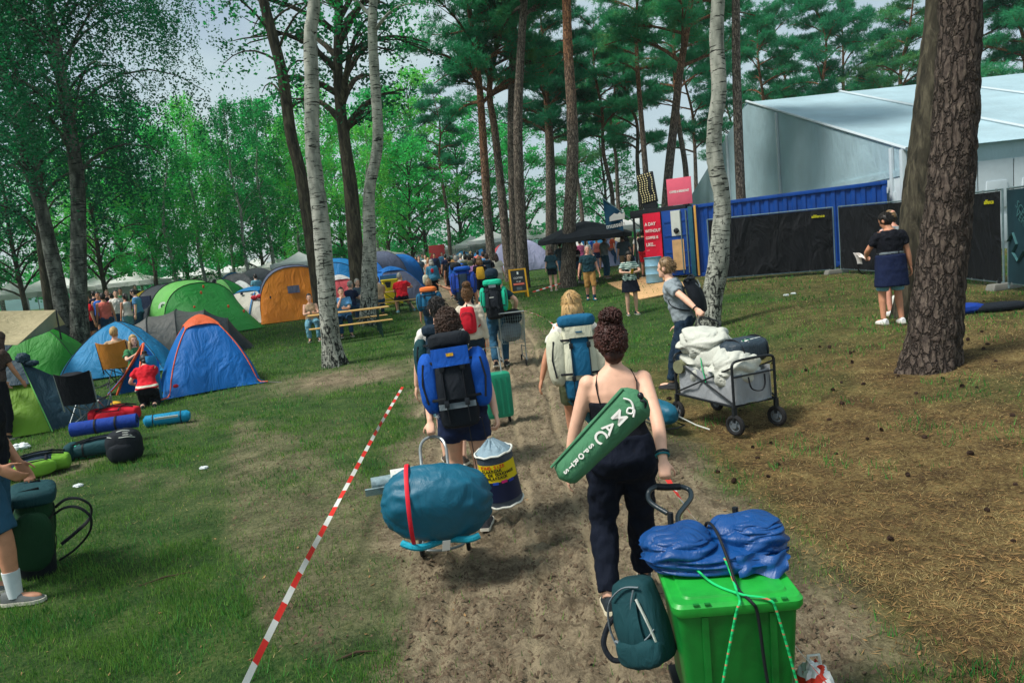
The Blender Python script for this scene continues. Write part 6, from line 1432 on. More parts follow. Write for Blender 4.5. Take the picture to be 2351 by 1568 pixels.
# ---------------------------------------------------------------- green box trolley in the foreground
BOXG=M('box_green',(6,112,38),.46,.28,9,.06,50,spec=.45); LIDG=M('lid_green',(30,156,54),.42,.22,9,.04,50,spec=.45); TARP=FAB('blue_tarp',(6,66,128),.4,fold=8,fb=.35,spec=.5,var=.15); ROPE=stripes('green_rope',[(30,190,110),(20,150,84),(30,190,110),(190,120,90)],2,.045,[0,.35,.6,.85],.6); DTL=PC['dteal']
fc=P(1703,1383,2.42); bx=Vector((fc.x,fc.y,0)); TZ=fc.z
tr=thing('trolley','black folding hand trolley pulled by the woman in black','trolley',(bx.x,bx.y+.2,hz(bx.x,bx.y)),R(-3)); bpy.context.view_layer.update()
tz0=TZ-.47-tr.location.z
mb=MB(); mb.box((0,.02,tz0-.03),(.42,.40,.03)); mb.build('platform',DKM,tr,bevel=.008)
for x in (-.17,.17): mb=MB(); mb.tube([(x,-.2,tz0-.02),(x,.2,tz0-.02),(x*.9,.26,tz0+.05),(x*.8,.30,tz0+.62)],.013,8); mb.build('frame_tube',DKM,tr)
for x in (-.285,.27): wheel('wheel',(x,-.10,.135),.135,.05,tr)
mb=MB(); mb.tube([(-.29,-.10,.135),(.27,-.10,.135)],.012,8); mb.build('axle',DKM,tr)
for x in (-.24,.22): mb=MB(); mb.bar((x,-.1,.13),(x,-.05,tz0-.03),.03,.02); mb.build('bracket',DKM,tr)
hp=[P(x,y,d) for x,y,d in ((1532,1178,3.30),(1493,1152,3.36),(1490,1128,3.38),(1508,1117,3.40),(1530,1118,3.40),(1562,1117,3.40),(1583,1125,3.38),(1586,1143,3.32),(1570,1165,3.24),(1557,1185,3.16),(1560,1215,3.0),(1572,1260,2.82),(1590,1340,2.65))]
bpy.context.view_layer.update()
mb=MB(); mb.tube([toL(tr,p) for p in smooth_path(hp)],.0125,10); mb.build('handle',M('handle_black',(26,40,48),.3,.1,spec=.6),tr)
mb=MB(); mb.tube([toL(tr,p) for p in (hp[3],hp[4],hp[5])],.017,10); mb.build('grip',BLK,tr)
gb=thing('storage_box','green plastic storage box with lid strapped onto the hand trolley','box',(tr.location.x,tr.location.y,TZ-.47),R(-3)); 
def rrect(hw,hd,r,z,n=5):
    out=[]
    for k,(sx,sy) in enumerate(((1,1),(-1,1),(-1,-1),(1,-1))):
        for i in range(n+1):
            a=math.pi/2*(k+i/n); out.append(Vector((sx*(hw-r)+r*math.cos(a),sy*(hd-r)+r*math.sin(a),z)))
    return out
mb=MB(); mb.loft([rrect(.185,.155,.03,.0),rrect(.19,.16,.03,.02),rrect(.215,.185,.03,.44)]); mb.build('body',BOXG,gb,auto=35)
for x in (-.12,.12):
    for y in (-1,): mb=MB(); mb.loft([[(x-.012,-.166-.0,.03),(x+.012,-.166,.03),(x+.012,-.172,.03),(x-.012,-.172,.03)],[(x-.012,-.184,.42),(x+.012,-.184,.42),(x+.012,-.192,.42),(x-.012,-.192,.42)]]); mb.build('rib',BOXG,gb)
mb=MB(); mb.loft([rrect(.226,.196,.035,.425),rrect(.234,.204,.038,.44),rrect(.234,.204,.038,.462),rrect(.224,.194,.035,.474),rrect(.19,.16,.03,.474),rrect(.185,.155,.03,.482),rrect(.17,.14,.025,.482)]); mb.build('lid',LIDG,gb,auto=35)
for k,x in enumerate((-.15,-.11,.12,.16)): mb=MB(); mb.box((x,-.199,.474),(.02,.012,.006)); mb.build('lid_clip',BOXG,gb)
# tarpaulin bundle on the lid
tp_=thing('tarpaulin','crumpled shiny blue tarpaulin bundled on top of the green box','tarpaulin',(gb.location.x,gb.location.y+.115,TZ+.014),R(-3))
def fold_slab(mb,c,r,seed,n=80,m=64,e=.74,pinch=0):
    c=Vector(c)
    def fn(d):
        # long soft folds running lengthwise, drawn together where the strap bites
        a=math.atan2(d.z,d.y); nv=mnoise.noise(Vector((d.x*1.3+seed,math.cos(a)*1.1,math.sin(a)*1.1)))
        f1=math.sin(a*4+3.2*nv+d.x*1.6+seed); f2=math.sin(a*9+5*nv-d.x*2.4+seed*2); sh=1-abs(f1)
        k=.90+.075*f1*(.6+.4*f1)+.035*f2-.09*sh**6+.10*nv
        if pinch: k*=1-.16*ss((d.x*pinch-.35)/.65)
        return k
    mb.ell(c,r,n,m,None,0,fn,e)
QX=Matrix.Rotation(math.pi/2,3,'Y')
mb=MB(); fold_slab(mb,(-.128,.0,.066),(.17,.15,.078),3,pinch=1); mb.build('left_fold',TARP,tp_,auto=80)
mb=MB(); fold_slab(mb,(.13,.03,.074),(.172,.145,.086),8,pinch=-1); mb.build('right_fold',TARP,tp_,auto=80)
mb=MB(); fold_slab(mb,(0,-.02,.04),(.285,.15,.05),12); mb.build('lower_fold',TARP,tp_,auto=80)
mb=MB(); fold_slab(mb,(-.135,-.045,.105),(.125,.075,.034),15,pinch=1); mb.build('top_fold',TARP,tp_,auto=80)
mb=MB(); fold_slab(mb,(.16,.0,.125),(.115,.10,.042),19,pinch=-1); mb.build('top_fold',TARP,tp_,auto=80)
g=[[Vector((.05+.19*i/16,-.138-.012*math.sin(i*.7)-.006*math.sin(j*1.1+i*.5)-.004*j,.075-.070*j/8+.008*math.sin(i*.45))) for j in range(9)] for i in range(17)]; mb=MB(); mb.sheet(g,thick=.004); mb.build('hanging_flap',TARP,tp_)
# ropes and bungee holding it all
def rope(label,name,pts,r,mat,cat,par=None):
    t=thing(name,label,cat,pts[0]); o=Vector(pts[0]); mb=MB(); mb.tube([p-o for p in smooth_path([Vector(q) for q in pts],6)],r,8); mb.build('cord',mat,t); return t
c_,s_=math.cos(R(-3)),math.sin(R(-3))
def gl(x,y,z): return Vector((gb.location.x+x*c_-y*s_,gb.location.y+x*s_+y*c_,gb.location.z+z))
rope('green rope running down left over the front of the green box','rope',[gl(-.0,-.03,.56),gl(.01,-.07,.52),gl(.005,-.17,.490),gl(.0,-.213,.478),gl(-.02,-.212,.42),gl(-.09,-.196,.10),gl(-.11,-.19,-.02)],.0048,ROPE,'rope')
rope('green rope running down right over the front of the green box','rope',[gl(-.12,.0,.53),gl(-.06,-.09,.492),gl(.02,-.18,.489),gl(.10,-.206,.478),gl(.13,-.212,.42),gl(.2,-.198,.08),gl(.215,-.19,-.02)],.0048,ROPE,'rope')
bg_=rope('black elastic strap over the tarpaulin and the green box lid','elastic_strap',[gl(-.01,.25,.52),gl(-.01,.20,.60),gl(-.005,.12,.628),gl(.0,.03,.615),gl(.01,-.045,.555),gl(.015,-.14,.493),gl(.04,-.21,.478),gl(.06,-.212,.43),gl(.075,-.205,.24),gl(.09,-.198,.1)],.006,WEB,'strap')
mb=MB(); q=gl(.09,-.2,.09)-bg_.location; mb.tube([q+Vector((0,0,.03)),q-Vector((0,0,.04))],.013,10); mb.build('hook',BLK,bg_)
# duffel hung on the side of the box
m4=Matrix.Translation(gl(-.245,.06,.155))@Euler((R(-6),R(-18),R(-38))).to_matrix().to_4x4()
bk=pack('dark green daypack with pale trim strapped to the left of the green box',m4,.28,.21,.16,'dteal',side=None,lid=None,center='dteal',frame_strap=False,seed=5,small=True)
for k,(pts,mt,r) in enumerate((([(-.09,-.15,.03),(-.10,-.165,.14),(-.07,-.165,.24),(.0,-.15,.29),(.07,-.14,.285)],'grey',.007),([(.0,-.178,.02),(.02,-.182,.13),(.03,-.172,.22),(.05,-.15,.28)],'grey',.006),([(-.09,-.165,.10),(-.03,-.182,.085),(.05,-.178,.10),(.09,-.15,.13)],'grey',.007),([(.085,-.15,.06),(.08,-.165,.16),(.06,-.165,.25)],'white',.008))):
    mb=MB(); mb.tube(smooth_path([Vector(p) for p in pts]),r,6,sq=(1,.5)); mb.build('trim',PC[mt],bk)
mb=MB(); mb.tube(smooth_path([Vector(p) for p in ((-.08,-.14,.02),(-.125,-.17,.03),(-.145,-.175,.09),(-.12,-.15,.15),(-.09,-.12,.18))]),.011,8); mb.build('carry_handle',PC['black'],bk)
mb=MB(); blob(mb,(.0,-.15,.05),(.095,.05,.06),3,.07,4,.7); mb.build('lower_pocket',DTL,bk)
# plastic bag with red lettering beside the trolley
pbg=thing('plastic_bag','white plastic bag with red stripes hanging right of the green box','bag',gl(.30,-.06,-.18)); mb=MB(); blob(mb,(0,0,.12),(.07,.08,.17),6,.16,5,.8); mb.build('bag',stripes('bag_print',[(224,226,224),(224,226,224),(206,60,40)],2,.085,[0,.4,.72],.4,rot=(0,.5,0)),pbg)
mb=MB(); mb.tube([(-.03,0,.27),(-.02,0,.34),(.02,0,.34),(.03,0,.27)],.006,6); mb.build('handle',PC['white'],pbg)
# ---------------------------------------------------------------- teal bundle trolley
tw0=G(972,1288); tw1=G(1078,1273); tcn_=(tw0+tw1)/2; tw_=(tw1-tw0).length
sd=(tw1-tw0).normalized(); tr2=thing('trolley','silver luggage cart carrying the teal bundle','trolley',(tcn_.x,tcn_.y,hz(tcn_.x,tcn_.y)),math.atan2(sd.y,sd.x)); bpy.context.view_layer.update()
for x in (-tw_/2,tw_/2): wheel('wheel',(x,.03,.085),.085,.03,tr2,rim=ALU)
mb=MB(); mb.tube([(-tw_/2,.03,.085),(tw_/2,.03,.085)],.008,8); mb.build('axle',ALU,tr2)
LT=lambda x,y,d: toL(tr2,P(x,y,d))
mb=MB(); mb.tube(smooth_path([Vector(p) for p in ((-.13,-.04,.17),(-.14,-.14,.13),(-.05,-.17,.115),(.05,-.17,.115),(.14,-.14,.13),(.13,-.04,.17))]),.009,8); mb.build('toe_bar',ALU,tr2)
mb=MB(); mb.box((0,-.06,.12),(.30,.02,.015)); mb.build('cross_bar',ALU,tr2)
hs=[LT(x,y,d) for x,y,d in ((972,1110,4.52),(967,1060,4.66),(965,1028,4.82),(974,1010,4.88),(994,1002,4.90),(1014,1008,4.88),(1024,1028,4.82),(1028,1062,4.66),(1036,1110,4.52))]
mb=MB(); mb.tube(smooth_path(hs)+[Vector((.10,.0,.1))],.011,8); mb.build('handle',ALU,tr2)
mb=MB(); mb.tube([hs[0],Vector((-.10,.0,.1))],.011,8); mb.build('frame_tube',ALU,tr2)
tb2=thing('sleeping_bag_bundle','big teal stuffed bundle with red strap lying on the luggage cart','bundle',P(1004,1152,4.36),math.atan2(sd.y,sd.x)); 
TEALB=FAB('teal_nylon',(8,90,116),.48,fold=7,fb=.3,spec=.45,var=.1)
def bfn(d):
    a=math.atan2(d.z,d.y); k=1-abs(mnoise.noise(Vector((d.x*2.2,math.cos(a)*1.6,math.sin(a)*1.6))*1.5)); e_=abs(d.x); rad=math.sin(a*9+mnoise.noise(d*2)*4)*.018*ss((e_-.25)/.5)
    return .95+.05*k**2+rad*1.5
mb=MB(); mb.ell((0,0,0),(.355,.20,.255),72,48,Euler((R(18),R(4),0)).to_matrix(),0,bfn,.86); mb.build('bag',TEALB,tb2,auto=70)
mb=MB(); mb.tube([(-.165,-.215*math.cos(a)-.005,.265*math.sin(a)) for a in [math.pi*(-.30+1.0*i/20) for i in range(21)]],.013,6,sq=(1,.22)); mb.build('strap',M('strap_red',(214,30,50),.6),tb2)
mb=MB(); mb.tube([(-.24+.02*i,-.10-.05*math.sin(i*.35),-.20-.035*math.sin(math.pi*i/24)) for i in range(25)],.022,8); mb.build('hem',FAB('teal_light',(30,150,176),.5,fold=9),tb2)
mb=MB(); mb.box((.03,-.13,-.24),(.05,.004,.07),(.2,.1,.3)); mb.build('label_tag',WLET,tb2)
rl=thing('rolled_mat','white rolled foam mat with silver end sticking out left of the teal bundle','mat',P(905,1100,4.55),R(6)); mb=MB(); mb.tube([(-.02,0,0),(.2,.02,0)],.065,20); mb.build('white_roll',PC['white'],rl)
mb=MB(); mb.tube([(-.15,-.02,-.01),(-.02,0,-.01)],.046,16); mb.box((-.12,-.06,-.045),(.14,.012,.05),(.3,0,.1)); mb.build('silver_end',M('foil_silver',(150,170,174),.3,.3,20,.3,40,metal=.4),rl)
# ---------------------------------------------------------------- printed sleeping-bag sack
sk=thing('sleeping_bag_sack','grey sleeping bag sack with yellow printed label carried by the woman with the blue pack','sack',P(1160,1150,4.75)+Vector((0,0,.005)),R(4),rot=(R(3),R(-7),R(4)))
SKG=FAB('sack_grey',(62,72,84),.5,fold=12,fb=.4,spec=.4); sr=.128; shh=.40
mb=MB(); mb.loft([[ (sr*k*math.cos(2*math.pi*j/32),sr*k*math.sin(2*math.pi*j/32),z) for j in range(32)] for z,k in ((0,.85),(.004,1),(.1,1.0),(.2,.99),(.3,.985),(.37,.98))]); mb.build('sack',SKG,sk)
mb=MB(); mb.loft([[((sr*k)*(1+.05*math.sin(j*5))*math.cos(2*math.pi*j/48),(sr*k)*(1+.05*math.sin(j*5))*math.sin(2*math.pi*j/48),z+.012*math.cos(j*2.6)*(1-k)) for j in range(48)] for z,k in ((.366,.95),(.40,.72),(.43,.42),(.455,.16))]); mb.build('gathered_top',FAB('mesh_top',(130,152,164),.6,fold=30,fb=.7),sk)
for z in (.004,.372): mb=MB(); mb.tube([(sr*1.02*math.cos(a*math.pi/16),sr*1.02*math.sin(a*math.pi/16),z+.004*math.sin(a*1.7)) for a in range(32)],.007,6,closed=True); mb.build('piping',PC['white'],sk)
def wrap(name,z0,z1,a0,a1,mat,off=.002,n=16):
    mb=MB(); mb.sheet([[((sr+off)*math.cos(lerp(a0,a1,i/n)),(sr+off)*math.sin(lerp(a0,a1,i/n)),z) for z in (z0,z1)] for i in range(n+1)]); return mb.build(name,mat,sk)
wrap('yellow_label',.19,.315,R(-165),R(-20),M('label_yellow',(214,192,20),.5,.05)); wrap('dark_label',.045,.19,R(-165),R(-20),M('label_dark',(20,30,62),.5,.1))
for k,(z,a,c) in enumerate(((.185,-140,(200,30,60)),(.185,-105,(40,80,180)),(.19,-78,(210,40,120)),(.185,-55,(40,60,160)))): wrap('label_patch',z-.012,z+.008,R(a-9),R(a+9),M('patch_%d'%k,c,.5),.0035,4)
def ring_text(s,z,a0,da,size,mat):
    for i,ch in enumerate(s):
        if ch==' ': continue
        a=R(a0+da*i); text('letter',ch,size,mat,sk,((sr+.004)*math.cos(a),(sr+.004)*math.sin(a),z),(R(90),0,a+R(90)),ext=.0006,bold=.0008)
LETK=M('label_black',(20,22,26),.6); ring_text('KING SIZE',.298,-140,8.6,.032,M('label_red',(206,70,30),.6)); ring_text('SLAAPZAK',.272,-140,8.2,.028,LETK); ring_text('SAC DE COUCHAGE',.246,-150,7.6,.026,LETK); ring_text('SCHLAFSACK',.220,-140,7.9,.026,LETK)
# ---------------------------------------------------------------- folding wagon
w1=G(1690,1003); w2=G(1785,978); w3=G(1625,958); fx=(w2-w1).normalized(); wz=hz(w1.x,w1.y); wn=Vector((-fx.y,fx.x,0)); ww=(w2-w1).length; wl=.95
wg=thing('wagon','black framed folding wagon with grey cloth sides pulled by the man in grey','wagon',((w1+w2)/2+wn*wl/2),math.atan2(fx.y,fx.x)); wg.location.z=tz(wg.location.x,wg.location.y)+.01; bpy.context.view_layer.update()
hw=ww/2; hl=wl/2
for x in (-hw,hw):
    for y in (-hl,hl): wheel('wheel',(x+(.05 if x>0 else -.05)*0,y,.11),.11,.05,wg,axis=(1,.25 if y<0 else 0,0),rim=M('rim_grey',(90,98,104),.5)); mb=MB(); mb.bar((x,y,.11),(x,y,.30),.045,.03); mb.build('fork',DKM,wg)
for x in (-hw,hw):
    for y in (-hl,hl): mb=MB(); mb.tube([(x,y,.26),(x,y,.72)],.014,8); mb.build('corner_post',DKM,wg)
for z in (.30,):
    mb=MB(); mb.tube([(-hw,-hl,z),(hw,-hl,z),(hw,hl,z),(-hw,hl,z)],.014,8,closed=True); mb.build('base_frame',DKM,wg)
for y in (-hl,hl): mb=MB(); mb.tube(smooth_path([Vector(p) for p in ((-hw,y,.70),(-hw*.85,y,.755),(0,y,.765),(hw*.85,y,.755),(hw,y,.70))]),.014,8); mb.build('end_rail',DKM,wg); mb=MB(); mb.tube([(-hw,y,.6),(hw,y,.6)],.009,6); mb.build('cross_bar',DKM,wg)
for x in (-hw,hw):
    for a,b in ((-hl,hl),(hl,-hl)): mb=MB(); mb.tube([(x,a,.32),(x,b,.70)],.010,6); mb.build('scissor_bar',DKM,wg)
GCL=FAB('wagon_cloth',(150,154,158),.8,fold=8,fb=.5)
for sg in (-1,1):
    mb=MB(); mb.sheet([[(sg*(hw-.03+.02*math.sin(i*1.3)*math.sin(math.pi*j/6)),lerp(-hl+.03,hl-.03,i/12),.30+.36*j/6-.05*math.sin(math.pi*i/12)*(j/6)) for j in range(7)] for i in range(13)],thick=.004); mb.build('cloth_side',GCL,wg)
    mb=MB(); mb.sheet([[(lerp(-hw+.03,hw-.03,i/10),sg*(hl-.03+.02*math.sin(i*1.1)),.30+.32*j/6) for j in range(7)] for i in range(11)],thick=.004); mb.build('cloth_end',GCL,wg)
mb=MB(); mb.box((0,0,.31),(ww-.06,wl-.06,.012)); mb.build('floor',GCL,wg)
mb=MB(); mb.tube(smooth_path([Vector(p) for p in ((-.08,-hl-.012,.58),(-.06,-hl-.03,.46),(.06,-hl-.03,.42),(.12,-hl-.02,.47),(.13,-hl-.012,.58))]),.013,6,sq=(1,.4)); mb.build('carry_strap',WEB,wg)
wb=lambda x,y,z: wg.matrix_world@Vector((x,y,z))
SAIL=FAB('sail_canvas',(196,198,188),.8,fold=7,fb=.55,var=.1)
cv=thing('canvas_bundle','off-white canvas tent bundle heaped in the wagon','bundle',wb(0,.05,.40),wg.rotation_euler.z)
for nm,c,r,sd_ in (('bundle',(.02,.05,.24),(.29,.50,.30),1),('bundle',(-.05,.16,.47),(.25,.38,.20),4),('bundle',(.16,.30,.44),(.19,.26,.17),7),('bundle',(-.04,-.30,.24),(.28,.24,.23),9)):
    mb=MB(); fold_slab(mb,c,r,sd_,72,56,.85); mb.build(nm,SAIL,cv,auto=75)
mb=MB(); mb.tube(smooth_path([Vector(p) for p in ((-.27,-.1,.1),(-.25,-.02,.34),(-.12,.05,.55),(.02,.1,.52))]),.006,6); mb.tube(smooth_path([Vector(p) for p in ((.0,-.46,.1),(.02,-.40,.32),(.06,-.3,.42),(.1,-.1,.5))]),.006,6); mb.build('green_cord',M('cord_green',(40,170,110),.6),cv)
tb3=thing('tent_bag','dark grey tent bag with printed white label on top of the wagon load','bag',wb(.13,-.20,.80),wg.rotation_euler.z+.12); mb=MB(); blob(mb,(0,0,0),(.27,.17,.13),3,.05,4,.6,40,24); mb.build('bag',PC['dteal'] if False else FAB('tent_bag_grey',(44,58,70),.5,fold=12,fb=.5,spec=.4),tb3)
mb=MB(); mb.sheet([[(-.14+.28*i/6,-.10-.035*j/3,.128-.055*j/3) for j in range(4)] for i in range(7)],thick=-.004); lb_=mb.build('label',M('label_white',(200,206,202),.5,.08),tb3)
mb=MB(); mb.sheet([[(-.13+.11*i/3,-.104-.03*j/3,.132-.05*j/3) for j in range(4)] for i in range(4)],thick=-.004); mb.build('label_green',M('label_green',(40,120,84),.5),tb3)
text('lettering','6',.09,M('label_dkgreen',(50,70,80),.6),tb3,(.05,-.125,.112),(R(32),0,0),bold=.002); text('lettering','+',.10,WLET,tb3,(-.08,-.125,.116),(R(32),0,0),bold=.004)
for x in (-.18,.18): mb=MB(); mb.tube([(x,.17*math.cos(a),.135*math.sin(a)) for a in [math.pi*2*i/20 for i in range(20)]],.012,6,closed=True,sq=(1,.3)); mb.build('strap',WEB,tb3)
mr=thing('rolled_mat','small green rolled mat at the front left of the wagon load','mat',wb(-.2,.40,.62),wg.rotation_euler.z); mb=MB(); mb.tube([(-.1,-.02,0),(.12,.02,0)],.075,18); mb.build('roll',PC['olive'],mr); mb=MB(); mb.tube([(.0,.078*math.cos(a),.078*math.sin(a)) for a in [math.pi*2*i/18 for i in range(18)]],.006,6,closed=True); mb.build('cord',M('cord_green',(40,170,110),.6),mr)
WH=[P(x,y,d) for x,y,d in ((1660,790,8.0),(1641,770,8.15),(1632,752,8.3),(1612,748,8.4),(1604,738,8.45),(1610,728,8.48),(1628,732,8.48),(1648,738,8.45),(1652,750,8.4),(1640,762,8.3))]
mb=MB(); mb.tube([toL(wg,p) for p in smooth_path(WH)]+[toL(wg,P(1655,800,7.95)),Vector((0,hl,.3))],.010,8); mb.build('pull_handle',DKM,wg)
# ---------------------------------------------------------------- teal roll on a cart, suitcase, shopping trolley
q=G(1517,990); tq=thing('bundle_cart','teal stuffed roll on a low cart seen beside the woman in black','bundle',q,R(20)); mb=MB(); blob(mb,(0,.02,.22),(.11,.30,.12),2,.06,4,.75); mb.build('roll',TEALB,tq); mb=MB(); mb.tube([(.12,-.28,.1),(.0,-.32,.1),(-.12,-.28,.1),(-.12,.3,.12),(.12,.3,.12)],.008,6,closed=True); mb.build('cart_frame',DKM,tq)
for x in (-.13,.13): wheel('wheel',(x,.2,.06),.06,.025,tq)
mb=MB(); mb.tube([(.1,-.1,.2),(.3,-.22,.06),(.38,-.35,.02)],.008,6); mb.build('white_pole',PC['white'],tq)
q=G(1150,975); su=thing('suitcase','teal green hard suitcase on wheels beside the blue backpack','suitcase',q,R(12)); mb=MB(); mb.box((0,0,.38),(.34,.22,.56)); mb.build('shell',M('suitcase_green',(30,134,104),.4,.08,5,.05,30),su,bevel=.05)
for k in range(4): mb=MB(); mb.box((-.105+.07*k,-.113,.38),(.02,.012,.46)); mb.build('rib',M('suitcase_green',(30,134,104),.4),su)
for x in (-.13,.13): wheel('wheel',(x,.06,.05),.05,.025,su)
mb=MB(); mb.tube([(-.09,.06,.64),(-.09,.16,.95),(.09,.16,.95),(.09,.06,.64)],.009,6); mb.build('pull_handle',ALU,su)
q=G(1180,836); st=thing('shopping_cart','grey wire shopping cart loaded with bags right of the green backpack','cart',q,R(6)); mb=MB()
for x in (-.22,.22): mb.tube([(x,-.3,.1),(x,-.25,.35),(x,-.42,.98),(x,-.5,1.02)],.012,6); mb.tube([(x,-.3,.1),(x,.35,.1),(x,.35,.3),(x,-.25,.35)],.010,6)
mb.tube([(-.22,-.5,1.02),(.22,-.5,1.02)],.014,6); mb.build('frame',ALU,st)
mb=MB()
for i in range(9): z=.45+.06*i; k=.8+.025*i; mb.tube([(-.24*k,-.38,z),(-.22*k,.42,z),(.22*k,.42,z),(.24*k,-.38,z)],.003,4,closed=True)
for i in range(12): a=-1+2*i/11; mb.tube([(a*.2,-.38,.45),(a*.24,-.4,.95)],.003,4); mb.tube([(-.2,a*.4,.45),(-.24,a*.42,.95)],.003,4); mb.tube([(.2,a*.4,.45),(.24,a*.42,.95)],.003,4)
mb.build('basket',GALV,st)
for x in (-.2,.2):
    for y in (-.3,.35): wheel('wheel',(x,y,.06),.06,.025,st)
cb=thing('shopping_bags','grey and black bags heaped in the shopping cart','bags',q+Vector((0,0,.5)),R(6)); mb=MB(); blob(mb,(0,0,.15),(.19,.33,.2),4,.12,5); mb.build('grey_bag',PC['grey'],cb); mb=MB(); blob(mb,(.05,-.15,.42),(.16,.2,.13),6,.12,5); mb.build('black_bag',PC['black'],cb)
lg=thing('lime_sack','lime green sack stacked on the shopping cart load','sack',q+Vector((-.05,-.1,1.02)),0); mb=MB(); blob(mb,(0,.05,.08),(.12,.16,.12),9,.12,5); mb.build('sack',PC['lime'],lg)
og=thing('orange_sack','orange stuff sack hanging left of the jeans of the green-pack man','sack',G(1110,860)+Vector((0,.2,.30)),0); mb=MB(); blob(mb,(0,0,.22),(.09,.1,.2),5,.08,4); mb.build('sack',PC['orange'],og); mb=MB(); mb.tube([(0,0,.4),(.02,0,.5)],.02,8); mb.build('neck',PC['orange'],og)
# ---------------------------------------------------------------- camp clutter on the left
def gear(name,label,cat,px,py,rz=0.,dz=0.): 
    p=G(px,py); return thing(name,label,cat,(p.x,p.y,hz(p.x,p.y)+dz),rz)
def chair(label,px,py,rz,fab,s=1.,tubem=ALU):
    t=gear('camp_chair',label,'chair',px,py,rz); t.scale=(s,s,s)
    sx,sy,sh=.26,.24,.42
    for x in (-1,1):
        mb=MB(); mb.tube([(x*sx,-sy,.02),(-x*sx*.9,sy,sh)],.010,6); mb.build('leg',tubem,t); mb=MB(); mb.tube([(x*sx,-sy,.02),(x*sx,sy,sh)],.010,6); mb.build('side_brace',tubem,t)
        mb=MB(); mb.tube([(x*sx,sy,.02),(-x*sx*.9,-sy,sh)],.010,6); mb.build('leg',tubem,t); mb=MB(); mb.tube([(x*sx,sy,.02),(x*sx,-sy,sh)],.010,6); mb.build('side_brace',tubem,t)
        mb=MB(); mb.tube([(x*sx,-sy-.02,.3),(x*sx*1.05,-sy-.12,.92)],.012,6); mb.build('back_post',tubem,t); mb=MB(); mb.tube([(x*sx,sy,.02),(x*sx*1.05,sy,.62)],.010,6); mb.build('arm_post',tubem,t)
        mb=MB(); mb.sheet([[(x*sx*1.05+x*(-.035+.07*i/3),lerp(-sy-.07,sy+.02,j/5),.63-.015*math.sin(math.pi*j/5)) for j in range(6)] for i in range(4)],thick=.006); mb.build('armrest',fab,t)
    mb=MB(); mb.sheet([[(lerp(-sx,sx,i/8),lerp(-sy,sy,j/6),sh-.07*math.sin(math.pi*i/8)*(.4+.6*math.sin(math.pi*j/6))) for j in range(7)] for i in range(9)],thick=.006); mb.build('seat',fab,t)
    mb=MB(); mb.sheet([[(lerp(-sx*1.05,sx*1.05,i/8),lerp(-sy-.03,-sy-.13,j/6)-.10*math.sin(math.pi*i/8)*(.5+.5*j/6),lerp(.40,.95,j/6)-.05*math.sin(math.pi*i/8)*(j/6)) for j in range(7)] for i in range(9)],thick=.006); mb.build('backrest',fab,t)
    return t
chair('black folding camp chair with silver legs facing the blue tent',212,975,R(8),FAB('chair_black',(14,16,26),.8,fold=8,fb=.8),.98)
och=chair('orange folding camp chair with its back to us beside the blue tent porch',289,884,R(8),FAB('chair_orange',(206,130,52),.8,fold=8),1.1,DKM)
def lying(label,px,py,rz,h,w,d,tilt=0,**k):
    p=G(px,py); return pack(label,Matrix.Translation((p.x,p.y,hz(p.x,p.y)+.015))@Euler((R(-90+tilt),0,rz),'XYZ').to_matrix().to_4x4(),h,w,d,name='rucksack',**k)
def duffel(name,label,cat,px,py,rz,parts,dz=0.,rots=None):
    t=gear(name,label,cat,px,py,rz,dz)
    for nm,c,r,col,sd_ in parts:
        mb=MB(); blob(mb,c,r,sd_,.10,5,.78,32,20); mb.build(nm,PC[col] if isinstance(col,str) else col,t,auto=70)
    return t
rj=lying('red rucksack with black straps lying open behind the rolled mats',318,962,R(100),.62,.34,.24,main='red',side='red',lid='red',bottom='red',center='red',seed=41)
yt=duffel('yellow_cloth','yellow cloth heaped on the red rucksack','cloth',262,950,0,[('cloth',(0,0,.16),(.14,.1,.07),'yellow',3)])
rm=gear('rolled_mat','blue rolled sleeping mat strapped onto a grey rucksack on the grass','mat',248,1022,R(14)); mb=MB(); mb.tube([(-.42,0,.30),(.42,.02,.30)],.10,22); mb.build('roll',PC['royal'],rm)
for x in (-.42,.42): mb=MB(); mb.tube([(x+(.003 if x>0 else -.003),.06*math.cos(a)*(1-.08*i),.30+.06*math.sin(a)*(1-.08*i)) for i,a in enumerate([.7*k for k in range(11)])],.006,5); mb.build('spiral_end',PC['navy'],rm)
for x in (-.1,.16): mb=MB(); mb.tube([(x,.104*math.cos(a),.30+.104*math.sin(a)) for a in [math.pi*2*i/20 for i in range(20)]],.014,6,closed=True,sq=(.3,1)); mb.build('strap',WEB,rm)
gr_=lying('grey-green rucksack lying under the blue rolled mat',312,1034,R(104),.72,.32,.20,main='dteal',lid='dteal',bottom='royal',center='navy',seed=42)
bb=duffel('rucksack','black rucksack with white piping in front of the blue rolled mat','backpack',292,1058,R(20),[('body',(0,0,.2),(.2,.17,.21),'black',7),('pocket',(-.02,-.13,.15),(.14,.07,.12),'black',8)])
for k in range(4): mb=MB(); mb.tube(smooth_path([Vector(p) for p in ((-.15,-.02-.03*k,.30+.02*k),(-.05,-.08-.02*k,.40-.02*k),(.08,-.07-.03*k,.40-.02*k),(.15,-.02-.03*k,.31))]),.006,5); mb.build('piping',PC['white'],bb)
ss2=gear('stuff_sack','bright cyan cylindrical stuff sack lying alone on the grass','sack',388,975,R(14)); mb=MB(); mb.tube([(-.34,0,.09),(-.31,0,.095),(.28,0,.095),(.32,0,.09)],[.05,.092,.092,.06],20); mb.build('sack',FAB('cyan_nylon',(20,134,176),.5,fold=10),ss2); mb=MB(); mb.box((0,-.086,.12),(.34,.01,.06),(.3,0,0)); mb.build('print',PC['white'],ss2)
